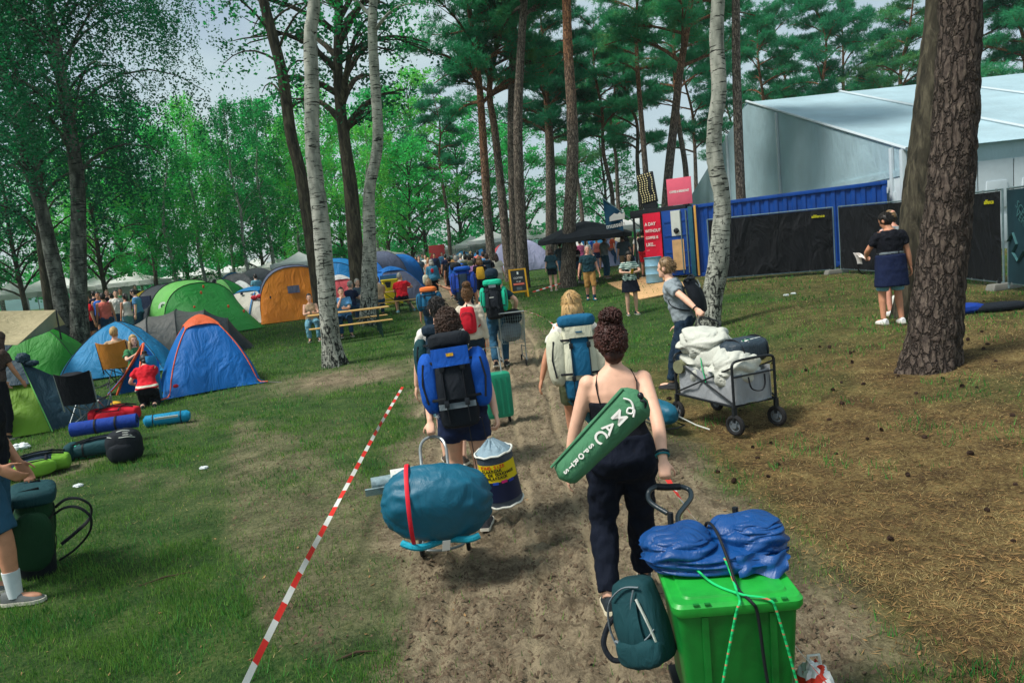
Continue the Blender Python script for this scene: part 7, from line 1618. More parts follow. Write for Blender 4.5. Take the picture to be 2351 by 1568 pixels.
for x in (-.2,.2): mb=MB(); mb.tube([(x,.096*math.cos(a),.095+.096*math.sin(a)) for a in [math.pi*2*i/20 for i in range(20)]],.008,6,closed=True,sq=(.3,1)); mb.build('strap',WEB,ss2)
lr=lying('lime and navy rucksack lying nearest the left lawn',160,1075,R(118),.60,.32,.22,main='navy',side='lime',lid='lime',bottom='lime',center='navy',seed=43)
mr2=gear('rolled_mat','mint green foam roll lying against the lime and navy rucksack','mat',205,1050,R(20)); mb=MB(); mb.tube([(-.22,0,.11),(.2,.02,.11)],.11,20); mb.build('roll',FAB('mint_foam',(60,190,160),.6,fold=6),mr2)
for x in (-.1,.1): mb=MB(); mb.tube([(x,.112*math.cos(a),.11+.112*math.sin(a)) for a in [math.pi*2*i/20 for i in range(20)]],.008,6,closed=True,sq=(.3,1)); mb.build('strap',WEB,mr2)
for px,py,nm,lb,prts in ((95,935,'rucksack','dark rucksack with pale panel lying behind the camp chair',[('body',(0,0,.17),(.42,.24,.18),'navy',3),('panel',(.02,-.05,.33),(.13,.09,.04),'white',2)]),(80,992,'jacket','dark blue jacket dropped flat on the grass left of the camp chair',[('cloth',(0,0,.05),(.4,.18,.07),'navy',5)]),(170,895,'rucksack','black rucksack leaning on the dark teal tent',[('body',(0,0,.18),(.34,.2,.2),'black',8)])):
    duffel(nm,lb,'backpack' if nm=='rucksack' else 'jacket',px,py,.1,prts)
for px,py,lb in ((100,950,'crumpled white plastic bag by the dark rucksack'),(45,1030,'crumpled white plastic bag near the left edge'),(468,1075,'small white litter scrap on the left lawn'),(180,1118,'tiny white paper scrap near the lime rucksack'),(1805,680,'white crumpled litter left of the two beside the fence'),(1822,677,'white crumpled litter right of its pair beside the fence')):
    t=gear('paper_scrap',lb,'scrap',px,py); mb=MB(); s_=.05 if py<1000 and px>150 else (.10 if px<150 else .035); blob(mb,(0,0,s_*.3),(s_,s_*.7,s_*.4),px,.8,7,.8,22,14); mb.build('scrap',M('litter_white',(206,212,214),.5),t)
_g=G(92,1330)+Vector((0,.22,0)); gp=pack('big dark green rucksack standing behind the man in denim shorts',Matrix.Translation(_g)@Euler((R(-6),R(7),R(-60))).to_matrix().to_4x4(),.60,.36,.28,'green',side='green',lid='dteal',bottom='black',center='black',seed=31,frame_strap=True)
cl=duffel('clothes_heap','blue and black clothes heap lying right of the massive pine','clothes',2245,716,0,[('blue_cloth',(-.35,0,.08),(.42,.22,.09),'royal',3),('black_cloth',(.25,-.05,.06),(.55,.2,.07),'black',6)])
sb=duffel('bag','white and black bag on the ground behind the two men','bag',2075,715,0,[('bag',(0,0,.16),(.2,.16,.17),'white',3),('black_bag',(.28,.05,.1),(.16,.12,.1),'black',5)])
# ---------------------------------------------------------------- barrier tape
TAPE=None
def tape(label,pts,w=.055,per=.5):
    P_=[Vector(p) for p in pts]; t=thing('barrier_tape',label,'tape',P_[0]); o=P_[0]
    tot=sum((b-a).length for a,b in zip(P_,P_[1:])); n=int(tot/.125); red=M('tape_red',(214,48,40),.45,.08); wht=M('tape_white',(214,214,208),.45,.06)
    mb=MB(); sp=smooth_path(P_,40); acc=[0]
    for a,b in zip(sp,sp[1:]): acc.append(acc[-1]+(b-a).length)
    vs=[];fs=[];mi=[]
    L_=acc[-1]; m=int(L_/(per/2)); k=0
    def at_(s):
        import bisect
        i=min(len(sp)-2,max(0,bisect.bisect(acc,s)-1)); return lerp(sp[i],sp[i+1],(s-acc[i])/max(1e-6,acc[i+1]-acc[i]))
    for q in range(m):
        ring=[]
        for i in range(7):
            s=(q+i/6)*per/2; p=at_(s); d=(at_(min(L_,s+.02))-at_(max(0,s-.02))).normalized(); tw=-1.0+.38*math.sin(s*1.7)+.25*math.sin(s*4.1+1); u=Vector((0,0,1))*math.cos(tw)+d.cross(Vector((0,0,1))).normalized()*math.sin(tw)
            ring.append((p-o-u*w/2,p-o+u*w/2))
        mb.sheet(ring,q%2,thick=.0006)
    mb.build('tape',[red,wht],t); return t
tape('red and white barrier tape along the left edge of the path',[CAM+(G(x,y)-CAM)*k for x,y,k in ((520,1662,.9),(600,1492,.87),(700,1294,.86),(800,1108,.85),(870,980,.83),(928,882,.80))],.034,.36)
tape('red and white barrier tape behind the woman in black on the right of the path',[P(1925,1600,2.35),P(1800,1450,2.75),P(1620,1220,3.5),P(1555,1135,4.2),P(1440,960,7.),P(1270,745,12.5),P(1200,712,17.)],.04,.36)
tape('far barrier tape beyond the yellow framed board',[GD(1225,24)+Vector((0,0,.25)),GD(1290,26)+Vector((0,0,.3))],.05)
for k,(px,py,rz,ln) in enumerate(((1240,1455,.4,.16),(1420,1010,1.2,.12),(1000,1010,.2,.13),(820,1505,.3,.22),(380,1330,.5,.34))):
    t=gear('twig',['short dark twig pressed into the path','small twig right of the path','flat leaf-like bark piece left of the path','forked twig at the bottom of the path','long dry stick on the left lawn'][k],'twig',px,py,rz); mb=MB(); mb.tube([(-ln/2,0,.012),(0,.02,.018),(ln/2,-.01,.01)],[.004,.007,.003],6); mb.build('stick',M('twig_bark',(70,54,42),.9),t)
# ---------------------------------------------------------------- the people
def CF(n,c,rough=.85): return FAB('cloth_'+n,c,rough,fold=11.,fb=.45,spec=.15,var=.10)
CC=dict(black=CF('black',(20,22,30)),ink=CF('ink',(16,22,36)),grey=CF('grey',(138,148,154)),denim=CF('denim',(44,84,110)),jean=CF('jean',(38,72,104)),ddenim=CF('dark_denim',(30,48,66)),white=CF('white',(214,212,204)),cream=CF('cream',(204,196,178)),red=CF('red',(206,30,44)),teal=CF('dteal',(32,62,72)),sky=CF('sky',(84,140,186)),khaki=CF('khaki',(160,120,68)),navy=CF('navy',(24,34,64)),coral=CF('coral',(214,110,98)),rust=CF('rust',(204,80,50)),slate=CF('slate',(74,92,104)),olive=CF('olive',(92,100,74)),pink=CF('pink',(206,96,140)),blue=CF('blue',(40,100,190)),ltblue=CF('light_denim',(110,160,178)),green=CF('green',(60,120,80)),tan=CF('tan',(176,150,120)),denimj=CF('denim_jacket',(60,124,156)),violet=CF('violet',(150,110,160)))
STRP=stripes('striped_shirt',[(208,222,212),(64,110,100)],2,.05); STRPR=stripes('red_white_top',[(206,30,44),(206,30,44),(226,220,200),(206,30,44),(226,220,200),(206,30,44)],2,.6,[0,.40,.50,.56,.62,.68]); PLAID=M('patterned_shirt',(70,56,50),.9,.8,60,.1,80); FLOR=M('floral_navy',(22,36,70),.85,.35,22,.1,60)
FACE=math.pi
def stand(px,py,**k): p=G(px,py); return Vector((p.x,p.y,hz(p.x,p.y)))
def turn(p,a=0.): return math.atan2(-p.x,p.y)+a           # yaw so that 0 looks straight away from the camera
# --- 1 woman in black with the green chair bag
p=stand(1458,1402); hh=P(1530,1112,3.40)
w1_,b1=person('woman in black strap top with curly red-brown bun pulling the green box',p,R(-4),1.61,'f',1.16,dict(rh=('w',hh+Vector((-.005,-.028,.088))),re=(.6,-.7,-.3),lh=(-.34,.02,.80),le=(-1,-.6,0),lf=(-.155,-.13,.125),rf=(.09,.22,.085),hip=.825,head=(.05,-.05),lean=.03,ly=.05),'pale',('bun','ginger'),('tank',CC['black']),('trousers',CC['ink'],1.0),((30,40,46),(214,204,176)),det=2,grips=('relax','grip'),nrm=(None,(0,1,-.2)),seed=3)
wr=bw(w1_,b1,b1.wr[1]); bl_=thing('wristband','turquoise wristband on the right wrist of the woman in black','wristband',wr); dd=(b1.wr[1]-b1.el[1]).normalized(); cc_,ss_=math.cos(b1.rz),math.sin(b1.rz); dw=Vector((dd.x*cc_-dd.y*ss_,dd.x*ss_+dd.y*cc_,dd.z)); u_=dw.orthogonal().normalized(); v_=dw.cross(u_)
for k,o in ((0,-.03),(1,-.045)): mb=MB(); mb.tube([dw*o+(u_*math.cos(a)+v_*math.sin(a))*.032 for a in [math.pi*2*i/18 for i in range(18)]],.006,6,closed=True); mb.build('band',M('band_%d'%k,(20,110,120) if k==0 else (20,40,50),.5),bl_)
a0=P(1284,1098,3.36); a1=P(1474,906,3.30); ax=(a1-a0).normalized(); LB=(a1-a0).length
cb_=thing('chair_bag','green chair bag with white lettering slung across the back of the woman in black','bag',a0)
vw=(CAM-(a0+a1)/2).normalized(); nr=(vw-ax*vw.dot(ax)).normalized(); sdv=ax.cross(nr)
rr_=[]
for i in range(25):
    f=i/24; r=lerp(.072,.096,min(1,f*1.05)); r*= (1-.9*ss((.06-f)/.06)) if f<.06 else 1; r*= (1-.62*ss((f-.93)/.07)) if f>.93 else 1
    rr_.append([ax*(f*LB)+(nr*math.cos(a)*.86+sdv*math.sin(a))*r*(1+.05*math.sin(a*5+f*6)*ss((f-.75)/.2)+.025*mnoise.noise(Vector((a*1.2,f*7,1)))) for a in [2*math.pi*j/36 for j in range(36)]])
mb=MB(); mb.loft(rr_); mb.build('bag',PC['camp'],cb_)
mb=MB(); mb.tube([ax*(f*LB)+(nr*.55-sdv*.83)*(.075+.024*f)*1.03 for f in [.03+.9*i/20 for i in range(21)]],.007,6); mb.build('seam',PC['camp'],cb_)
mb=MB(); mb.tube(smooth_path([ax*(LB*.93)+nr*.05,ax*(LB*.98)+nr*.07+sdv*.03,ax*(LB*.95)+nr*.055+sdv*.05,ax*(LB*.9)+nr*.06+sdv*.045]),.006,6); mb.build('drawstring',WEB,cb_); mb=MB(); mb.ell(ax*(LB*.985)+nr*.05,(.016,.016,.02),8,6); mb.build('cord_lock',BUC,cb_)
rotm=Matrix((-sdv if (-sdv).dot(_r)>0 else sdv,ax,nr)).transposed()
if rotm.determinant()<0: rotm=Matrix((sdv,ax,nr)).transposed()
for ch,f,sz in (('M',.735,.085),('A',.615,.08),('C',.51,.085),('S',.405,.036),('P',.345,.036),('O',.285,.036),('R',.225,.036),('T',.165,.036),('S',.105,.036)):
    rad=lerp(.072,.096,f)*.86; text('letter',ch,sz,WLET,cb_,ax*(f*LB)+nr*(rad+.0035)+(-sdv if rotm.col[0].dot(-sdv)>0 else sdv)*.022*0,rotm,ext=.001,bold=.0015)
mb=MB(); c_=ax*(LB*.85)+nr*.086; x_=rotm.col[0]; pts=[c_+x_*a+ax*b for a,b in ((-.05,.015),(-.02,.03),(.01,.02),(.03,-.005),(.01,-.02),(.0,.0),(.025,.012),(.045,-.015))]; mb.tube(smooth_path(pts,4),.005,5); mb.build('emblem',WLET,cb_)
# --- 2 woman with the blue pack
p=stand(1092,1214); hL=P(992,1003,4.90); 
w2_,b2=person('woman with short brown hair and starry navy shorts under a big blue backpack',p,R(2),1.67,'f',1.05,dict(lh=('w',hL+Vector((-.005,-.02,.07))),le=(-1,.05,-.1),rh=('w',P(1147,975,4.95)),re=(.8,-.6,0),lf=(-.10,.12,.085),rf=(.09,-.05,.085),lean=.16,side=-.07,hip=.825),'pale',('curly','brown'),('sleeveless',CC['navy']),('shorts',FLOR,.42),((60,60,66),),det=2,grips=('grip','hold'),nrm=((0,1,-.2),None),seed=5)
m4=on_back(w2_,b2,.06,.015); pk=pack('big blue and black backpack on the woman in starry shorts',m4@Matrix.Scale(1,4),.57,.30,.26,'black',side='blue',lid='black',bottom='black',center='black',seed=2,sidebulge=1.05,tail=((.15,.5),(.05,.42)))
mb=MB(); g=[[Vector((-.13+.26*i/8,-.30-.012*math.sin(math.pi*i/8),.42+.13*j/6)) for j in range(7)] for i in range(9)]; mb.sheet(g,thick=-.012); mb.build('blue_panel',PC['blue'],pk); mb=MB(); mb.box((0,-.316,.50),(.05,.004,.022)); mb.build('logo_patch',PC['yellow'],pk)
mb=MB(); mb.sheet([[Vector((-.13+.26*i/8,-.268,.12+.04*j/2)) for j in range(3)] for i in range(9)],thick=-.01); mb.build('grey_band',PC['grey'],pk)
for x,z in ((-.16,.02),(-.11,.07),(.1,.01),(-.05,-.03)):
    pass
stx=M('star_print',(214,220,224),.7)
for k,(d,a) in enumerate(((.10,-2.25),(.06,-2.0),(.12,-2.6),(.04,-1.3),(.08,-.9))):
    q=b2.surf(d,a,.03)*b2.s; mb=MB(); 
    for j in range(3): mb.bar(q+Vector((math.cos(j*1.05)*.018,0,math.sin(j*1.05)*.018)),q-Vector((math.cos(j*1.05)*.018,0,math.sin(j*1.05)*.018)),.005,.004)
    mb.build('star_print',stx,w2_)
# --- 3 man with the dark backpack
p=stand(1046,1068); w3_,b3=person('man with short dark hair and white collar under a dark teal backpack',p,R(4),1.74,'m',1.,dict(walk(1,.18,.05),lean=.12,lh=(-.3,.05,.85)),'pale',('short','dark'),('tee',CC['white']),('shorts',CC['ltblue'],.95),((70,60,54),),det=2,seed=8)
pack('dark teal backpack with round top roll on the man with the white collar',on_back(w3_,b3,.02),.54,.33,.26,'navy',side='dteal',lid='navy',bottom='navy',center='navy',seed=4,tail=((-.2,.32),))
# --- 4 girl with the red daypack
p=stand(1098,905); w4_,b4=person('woman in cream sweater with dark blond bun and a small red backpack',p,R(-6),1.66,'f',.98,dict(walk(-1,.15,.04),lh=(-.22,.10,.92),rh=(.24,.02,.85)),'pale',('bun','lightbrown'),('long',CC['cream']),('trousers',CC['ddenim']),((50,50,54),),det=2,seed=9)
pk4=pack('small red daypack on the woman in the cream sweater',on_back(w4_,b4,.20),.36,.25,.14,'red',lid=None,center='red',frame_strap=True,seed=7,small=True); mb=MB(); mb.tube([(-.09,-.165,.24),(-.06,-.17,.29),(0,-.172,.305),(.06,-.17,.29),(.09,-.165,.24)],.005,5); mb.build('zip',WEB,pk4); mb=MB(); mb.tube([(0,-.02,.38),(0,-.04,.42),(0,-.08,.41),(0,-.09,.38)],.008,5); mb.build('grab_loop',WEB,pk4)
# --- 5 man with the mint and black backpack
p=stand(1152,842); w5_,b5=person('man in dark tee and blue jeans under a tall black and mint backpack',p,R(-2),1.78,'m',1.02,dict(walk(-1,.2,.05),lean=.14,rh=(.34,.12,1.0),re=(1,-.6,0),lh=(-.28,.15,.95),head=(0,-.3)),'pale',('short','brown'),('tee',CC['teal']),('trousers',CC['denim']),((30,34,40),),det=2,seed=10)
pk5=pack('tall black backpack with mint side pockets and lid on the man in jeans',on_back(w5_,b5,.10),.60,.34,.27,'black',side='mint',lid='mint',bottom='black',center='black',seed=9,sidebulge=.8); mb=MB(); blob(mb,(0,-.12,.80),(.12,.12,.10),4,.06,4); mb.build('top_bag',PC['navy'],pk5)
mb=MB(); mb.box((0,-.30,.56),(.13,.006,.05)); mb.build('label',PC['grey'],pk5); mb=MB(); mb.box((-.03,-.30,.36),(.08,.006,.012)); mb.build('logo_mark',PC['white'],pk5)
# --- 6 blonde woman with the cream and petrol backpack
p=stand(1348,1066); w6_,b6=person('blonde woman with a straight bob under a tall petrol blue and cream backpack',p,R(0),1.66,'f',1.05,dict(walk(1,.16,.05),lean=.10,lh=(-.38,-.02,.88),le=(-1,-.2,0),rh=(.33,.05,.88)),'tan',('bob','blond'),('tee',CC['white']),('shorts',CC['olive'],.7),((60,60,60),),det=2,seed=12)
pk6=pack('tall petrol blue backpack with cream side pockets on the blonde woman',on_back(w6_,b6,-.10),.66,.33,.25,'cream',side='cream',lid='petrol',bottom='petrol',center='petrol',seed=6,sidebulge=1.25,tail=((-.1,.22),(.12,.2)))
mb=MB(); mb.sheet([[Vector((-.12+.24*i/8,-.275-.012*math.sin(math.pi*i/8),.545+.10*j/4)) for j in range(5)] for i in range(9)],thick=-.01); mb.build('cream_panel',PC['cream'],pk6); mb=MB(); mb.box((0,-.292,.595),(.06,.004,.012)); mb.build('logo_mark',PC['petrol'],pk6)
# loose cloth hanging under the pack
mb=MB(); mb.sheet([[Vector((-.15+.03*j+.24*i/8,-.16+.02*math.sin(i*1.5),-.02-.24*j/6*(1-.4*i/8))) for j in range(7)] for i in range(9)],thick=.004); mb.build('hanging_cloth',PC['dteal'],pk6)
# --- 7 man in grey pulling the wagon
p=stand(1578,897); hx=P(1629,741,8.46)
w7_,b7=person('man in grey tee and dark jeans leaning forward to pull the wagon, looking left',p,R(62),1.84,'m',.98,dict(lean=.34,hy=-.04,lh=('w',hx+Vector((-.02,0,.05))),le=(-.8,-.6,.1),rh=(.2,.12,.82),lf=(-.09,-.20,.12),rf=(.10,.22,.085),head=(-.1,.05),hip=.815),'pale',('short','sandy'),('tee',CC['grey']),('trousers',CC['ddenim']),((36,38,42),(60,60,60)),det=2,grips=('grip','relax'),seed=14)
m7=on_back(w7_,b7,.12,.06)@Euler((0,R(-6),0)).to_matrix().to_4x4(); pk7=pack('black leather-look roll-top backpack on the man in grey',m7,.46,.33,.17,'black',lid=None,center=None,small=True,seed=3)
mb=MB(); mb.tube([(.16*math.cos(a),-.09+.06*math.sin(a),.475+.02*math.cos(2*a)) for a in [math.pi*2*i/24 for i in range(24)]],.014,8,closed=True); mb.build('roll_top',PC['black'],pk7); mb=MB(); mb.tube(smooth_path([Vector(q) for q in ((-.13,-.18,.4),(-.1,-.2,.33),(-.04,-.2,.36),(-.02,-.19,.43))]),.007,6); mb.build('clip_strap',PC['grey'],pk7)
w_=bw(w7_,b7,b7.wr[0]); wt=thing('wristwatch','black wristwatch on the arm of the man in grey','watch',w_); dd=(b7.wr[0]-b7.el[0]).normalized(); cc_,ss_=math.cos(b7.rz),math.sin(b7.rz); dw=Vector((dd.x*cc_-dd.y*ss_,dd.x*ss_+dd.y*cc_,dd.z)); u_=dw.orthogonal().normalized(); v_=dw.cross(u_); mb=MB(); mb.tube([dw*-.03+(u_*math.cos(a)+v_*math.sin(a))*.034 for a in [math.pi*2*i/18 for i in range(18)]],.008,6,closed=True); mb.build('strap',WEB,wt); mb=MB(); mb.tube([dw*-.03+v_*.036,dw*-.03+v_*.044],.017,14); mb.build('dial',DKM,wt)
# --- two men by the fence
p=stand(2050,744); p8,b8=person('man in black tee with a navy jacket tied round his waist reading papers',p,turn(p,.45),1.80,'m',1.08,dict(lh=(-.22,.34,1.08),le=(-1,-.6,-.6),rh=(.31,.0,.84),head=(.55,-.45),lf=(-.13,.02,.085),rf=(.13,-.02,.085)),'tan',('short','dark'),('tee',CC['black']),('shorts',CC['ltblue'],.92),((220,220,220),),det=2,seed=15,grips=('hold','relax'))
def skirt_jacket(mb):
    r0=b8.ring(.26,.055); ct=sum(r0,Vector((0,0,0)))/len(r0); rg=[r0]
    for f_ in (.25,.5,.75,1.): rg.append([ct+(q-ct)*(1+.16*f_)+Vector((0,-.02*f_,-.50*f_)) for q in r0])
    mb.loft(rg)
garment(b8,p8,'tied_jacket',CC['navy'],.017,extra=skirt_jacket,disp=.015); mb=MB(); r0=b8.ring(.285,.02); mb.tube(r0,.02,6,closed=True,sq=(.5,1)); mb.xf(Matrix.Scale(b8.s,4)); mb.build('belt_bag_strap',PC['grey'],p8)
hw_=bw(p8,b8,b8.wr[0]); pp=thing('papers','white sheets of paper held by the man in black tee','paper',hw_); 
for k,(o,rt) in enumerate((((-.08,.04,.03),(.5,.3,.2)),((-.12,.02,-.01),(1.2,.1,.5)))): mb=MB(); mb.sheet([[Vector((-.075+.15*i/4,-.1+.2*j/4,.01*math.sin(i*1.2+j))) for j in range(5)] for i in range(5)],thick=.001); mb.build('sheet',WLET,pp,loc=o,rot=rt)
p=stand(2085,728)+Vector((0,.35,0)); person('shaven-headed man in pale tee standing behind the man with the papers',p,turn(p,.5),1.84,'m',1.,dict(head=(.3,-.3)),'pink',('crop','sandy'),('tee',CC['grey']),('shorts',CC['slate'],.9),((220,220,220),),det=1,seed=16)
# --- group by the coffee hatch
p=stand(1452,722); p9,b9=person('woman with dark wavy hair in striped shirt and black pinafore looking at her phone',p,turn(p,FACE+.25),1.66,'f',.98,dict(rh=(.07,.26,1.17),lh=(-.06,.27,1.16),re=(1,-.2,-.3),le=(-1,-.2,-.3),head=(0.05,-.55),lf=(-.12,0,.085),rf=(.12,.02,.085)),'pale',('long','dark'),('tee',STRP),('skirt',CC['ink'],.44),((40,60,70),),det=2,face=True,grips=('hold','hold'),seed=17)
garment(b9,p9,'pinafore_bib',CC['ink'],.015,(.22,.44),off=.022,disp=.01)
ph=thing('phone','yellow cased phone in the hands of the woman in the pinafore','phone',bw(p9,b9,(b9.wr[0]+b9.wr[1])/2+Vector((0,.10,.03))),b9.rz,rot=(R(50),0,b9.rz)); mb=MB(); mb.box((0,0,0),(.075,.15,.01)); mb.build('case',PC['yellow'],ph,bevel=.004)
p=stand(1358,690); person('bald man in dark teal polo and khaki three-quarter trousers walking towards us',p,turn(p,FACE+.15),1.74,'m',1.12,dict(walk(1,.14,.03),lh=(-.32,.05,.84),rh=(.34,.0,.86)),'pink',('crop','grey'),('tee',CC['teal']),('capri',CC['khaki']),((20,110,130),(30,60,70)),det=2,face=True,socks=((24,60,90),.25),seed=18)
p=stand(1272,668); person('woman with bobbed brown hair in loose dark tee and black shorts beside the stout pine',p,turn(p,-.15),1.64,'f',1.1,{},'pale',('bob','brown'),('loose',CC['teal']),('shorts',CC['ink'],.6),((206,170,160),),det=1,seed=19)
p=stand(1393,640); person('man in white tee and blue jeans holding a cup left of the deck',p,turn(p,-.9),1.8,'m',.98,dict(rh=(.16,.28,1.18)),'tan',('short','brown'),('tee',CC['grey']),('trousers',CC['denim']),((150,120,110),),det=1,seed=20)
p=GD(1437,28.2); person('person with brown hair in slate blue tee carrying a shoulder bag near the hatch',p,turn(p,.3),1.76,'m',1.05,dict(rh=(.3,.0,.9)),'pale',('curly','brown'),('loose',CC['slate']),('capri',CC['tan']),((60,60,60),),det=1,seed=21)
p=GD(1482,27.2); person('man in black tee and red shorts standing at the coffee hatch',p,turn(p,-.5),1.86,'m',1.02,dict(rh=(.2,.3,1.0),lh=(-.1,.35,1.0)),'tan',('short','dark'),('tee',CC['black']),('shorts',CC['red'],.85),((90,70,60),),det=1,seed=22)
p=GD(1440,31.5); person('tall dark-haired man half hidden behind the person in slate blue',p,turn(p,.9),1.9,'m',1.,{},'dark',('short','dark'),('tee',CC['black']),('trousers',CC['ddenim']),det=0,seed=23)
p=GD(1293,30.); person('man in dark slate tee and light blue shorts left of the stout pine',p,turn(p,.2),1.8,'m',1.02,{},'pale',('short','brown'),('tee',CC['slate']),('shorts',CC['sky'],.9),((210,210,210),),det=0,seed=24)
p=GD(1326,29.); person('woman in black and white top and dark jeans right of the stout pine',p,turn(p,FACE+.3),1.68,'f',.95,{},'pale',('bob','dark'),('tee',stripes('bw_top',[(30,30,36),(210,210,210)],2,.3,[0,.75])),('trousers',CC['jean']),((210,210,210),),det=0,face=True,seed=25)
p=GD(1338,33.); person('person in raspberry pink tee behind the bald man',p,turn(p,.4),1.74,'m',1.,{},'pale',('short','dark'),('tee',CC['pink']),('trousers',CC['jean']),det=0,seed=26)
p=GD(1352,35.); person('grey-blonde woman in white top behind the bald man',p,turn(p,FACE-.3),1.68,'f',1.,{},'pale',('long','grey'),('tee',CC['white']),('trousers',CC['slate']),det=0,seed=27)
p=GD(1375,36.); person('woman in coral vest under the right of the parasol',p,turn(p,FACE),1.66,'f',1.,{},'pink',('pony','brown'),('sleeveless',CC['coral']),('shorts',CC['navy']),det=0,seed=28)
for px,d,lb,c1,c2,sd__ in ((1308,36,'person in white tee under the left of the parasol','white','jean',131),(1362,40,'person in blue tee among the far domes under the parasol','blue','slate',132),(1410,37,'person in rust tee left of the teal flag','rust','jean',133),(1425,41,'person in cream top below the teal flag','cream','ink',134),(1452,36,'person in olive tee below the flag pole','olive','ddenim',135)):
    p=GD(px,d); person(lb,p,turn(p,sd__*.7),1.74,'m',1.,{},'pale',('short','brown'),('tee',CC[c1]),('trousers',CC[c2]),det=0,seed=sd__)
p=GD(1472,30.5); person('person in white shirt just behind the man in red shorts',p,turn(p,.2),1.74,'m',1.,{},'pale',('short','brown'),('tee',CC['white']),('trousers',CC['grey']),det=0,seed=29)
# --- the queue up the path
p=stand(1000,690); p10,b10=person('woman with pale headscarf in a denim jacket with a red print on the back',p,turn(p,.05),1.68,'f',1.15,dict(walk(1,.14)),'pale',('bob','grey'),('jacket',CC['denimj']),('trousers',CC['ink']),((40,40,44),),det=1,seed=30)
mb=MB(); q=b10.surf(.44,-math.pi/2,.05)*b10.s; mb.ell(q,(.06,.012,.09),10,8); mb.build('back_print',CC['red'],p10)
tb_=thing('tote_bag','pale straw shoulder bag at the left hip of the woman in the denim jacket','bag',bw(p10,b10,(-.30,-.05,.78)),b10.rz); mb=MB(); blob(mb,(0,0,.12),(.13,.16,.2),3,.06,4,.7); mb.build('bag',PC['cream'],tb_); mb=MB(); mb.tube([(0,-.1,.28),(.05,-.05,.6),(.08,.05,.6),(0,.1,.28)],.012,6); mb.build('strap',PC['cream'],tb_)
p=GD(1078,17.5); p11,b11=person('person with black cap hidden by a huge royal blue backpack left of the mint pack',p,turn(p,-.05),1.78,'m',1.05,dict(walk(1,.15),lean=.15,lh=(-.55,.0,1.25),le=(-.3,-.2,-1)),'tan',('crop','dark'),('tee',CC['navy']),('trousers',CC['ddenim']),det=1,seed=31)
pk11=pack('huge royal blue expedition backpack left of the mint pack',on_back(p11,b11,.05),.72,.42,.3,'royal',side='royal',lid='blue',bottom='navy',center='navy',seed=12,sidebulge=1.2); mb=MB(); blob(mb,(-.16,-.12,.84),(.14,.14,.10),4,.06,4); mb.build('black_roll',PC['black'],pk11)
p=GD(1002,15.2); p12,b12=person('sandy-haired person with an orange and blue backpack ahead of the man with the white collar',p,turn(p,-.1),1.66,'m',1.,dict(walk(-1,.15),lean=.1),'tan',('short','sandy'),('tee',CC['olive']),('trousers',CC['jean']),det=1,seed=32)
pack('orange topped blue backpack ahead of the man with the white collar',on_back(p12,b12,.08),.52,.36,.26,'petrol',side='petrol',lid='orange',bottom='navy',seed=14)
p=GD(1112,22.5); p13,b13=person('woman with light hair carrying a small yellow backpack ahead of the mint pack',p,turn(p,.0),1.74,'f',1.,dict(walk(1,.15)),'pale',('bob','lightbrown'),('tee',CC['black']),('shorts',CC['ink'],.6),det=1,seed=33)
pack('small yellow backpack ahead of the mint pack',on_back(p13,b13,.18),.36,.28,.16,'yellow',center='yellow',small=True,seed=15)
p=GD(1058,25.); p14,b14=person('person in bright blue hooded coat and dark trousers carrying a pink pole',p,turn(p,.0),1.78,'m',1.05,dict(walk(1,.15)),'pale',('short','grey'),('jacket',CC['blue']),('trousers',CC['ink']),det=1,seed=34)
pp_=thing('pink_pole','bright pink covered pole carried by the person in the blue coat','pole',bw(p14,b14,(.2,-.1,.25)),b14.rz); mb=MB(); mb.tube([(.06,0,0),(-.02,0,.8),(-.06,0,1.05),(-.07,0,1.15)],[.045,.045,.075,.06],10); mb.build('cover',PC['pink'],pp_)
QD=[(1042,27,'person with black pack and bare legs left of the blue coat','m',('short','dark'),('tee','black'),('shorts','ink'),'black'),(1078,27.5,'person with dark hair and cream pack right of the blue coat','m',('short','dark'),('tee','slate'),('trousers','jean'),'olive'),(1088,26,'person in dark jacket with a tan bag in the middle of the queue','m',('short','dark'),('jacket','teal'),('trousers','ddenim'),'olive'),(1100,24,'person in violet top with dark hair near the yellow pack','f',('pony','dark'),('tee','violet'),('shorts','navy'),None),(1128,25,'person in black tee and dark pack left of the leaning pine stem','m',('short','brown'),('tee','black'),('trousers','slate'),'navy'),(1148,27,'woman in pale lilac dress right of the queue','f',('long','brown'),('loose','cream'),('skirt','cream'),None),(1118,30,'person in sky blue tee deep in the queue','m',('short','brown'),('tee','sky'),('trousers','jean'),None),(1066,32,'grey-haired person in grey tee deep in the queue','m',('short','grey'),('tee','grey'),('trousers','ddenim'),None),(1092,33,'person in pink scarf and dark coat deep in the queue','f',('bun','dark'),('jacket','black'),('trousers','ink'),None),(1104,36,'person in coral tee at the far end of the queue','m',('short','dark'),('tee','coral'),('shorts','navy'),None),(1050,38,'person in mustard top far up the queue','f',('long','brown'),('tee','khaki'),('trousers','jean'),None),(1138,33,'person in red tee behind the leaning pine stems','m',('short','dark'),('tee','red'),('shorts','ink'),None),(1126,38,'person in green jacket far right of the queue','m',('short','brown'),('jacket','green'),('trousers','ink'),None),(1072,42,'person in white tee at the far end of the queue','m',('short','dark'),('tee','white'),('shorts','navy'),None),(1086,45,'person in teal top at the very end of the queue','f',('pony','blond'),('tee','teal'),('trousers','ddenim'),None),(1030,36,'person in navy tee left of the queue far down the path','m',('short','dark'),('tee','navy'),('shorts','slate'),None)]
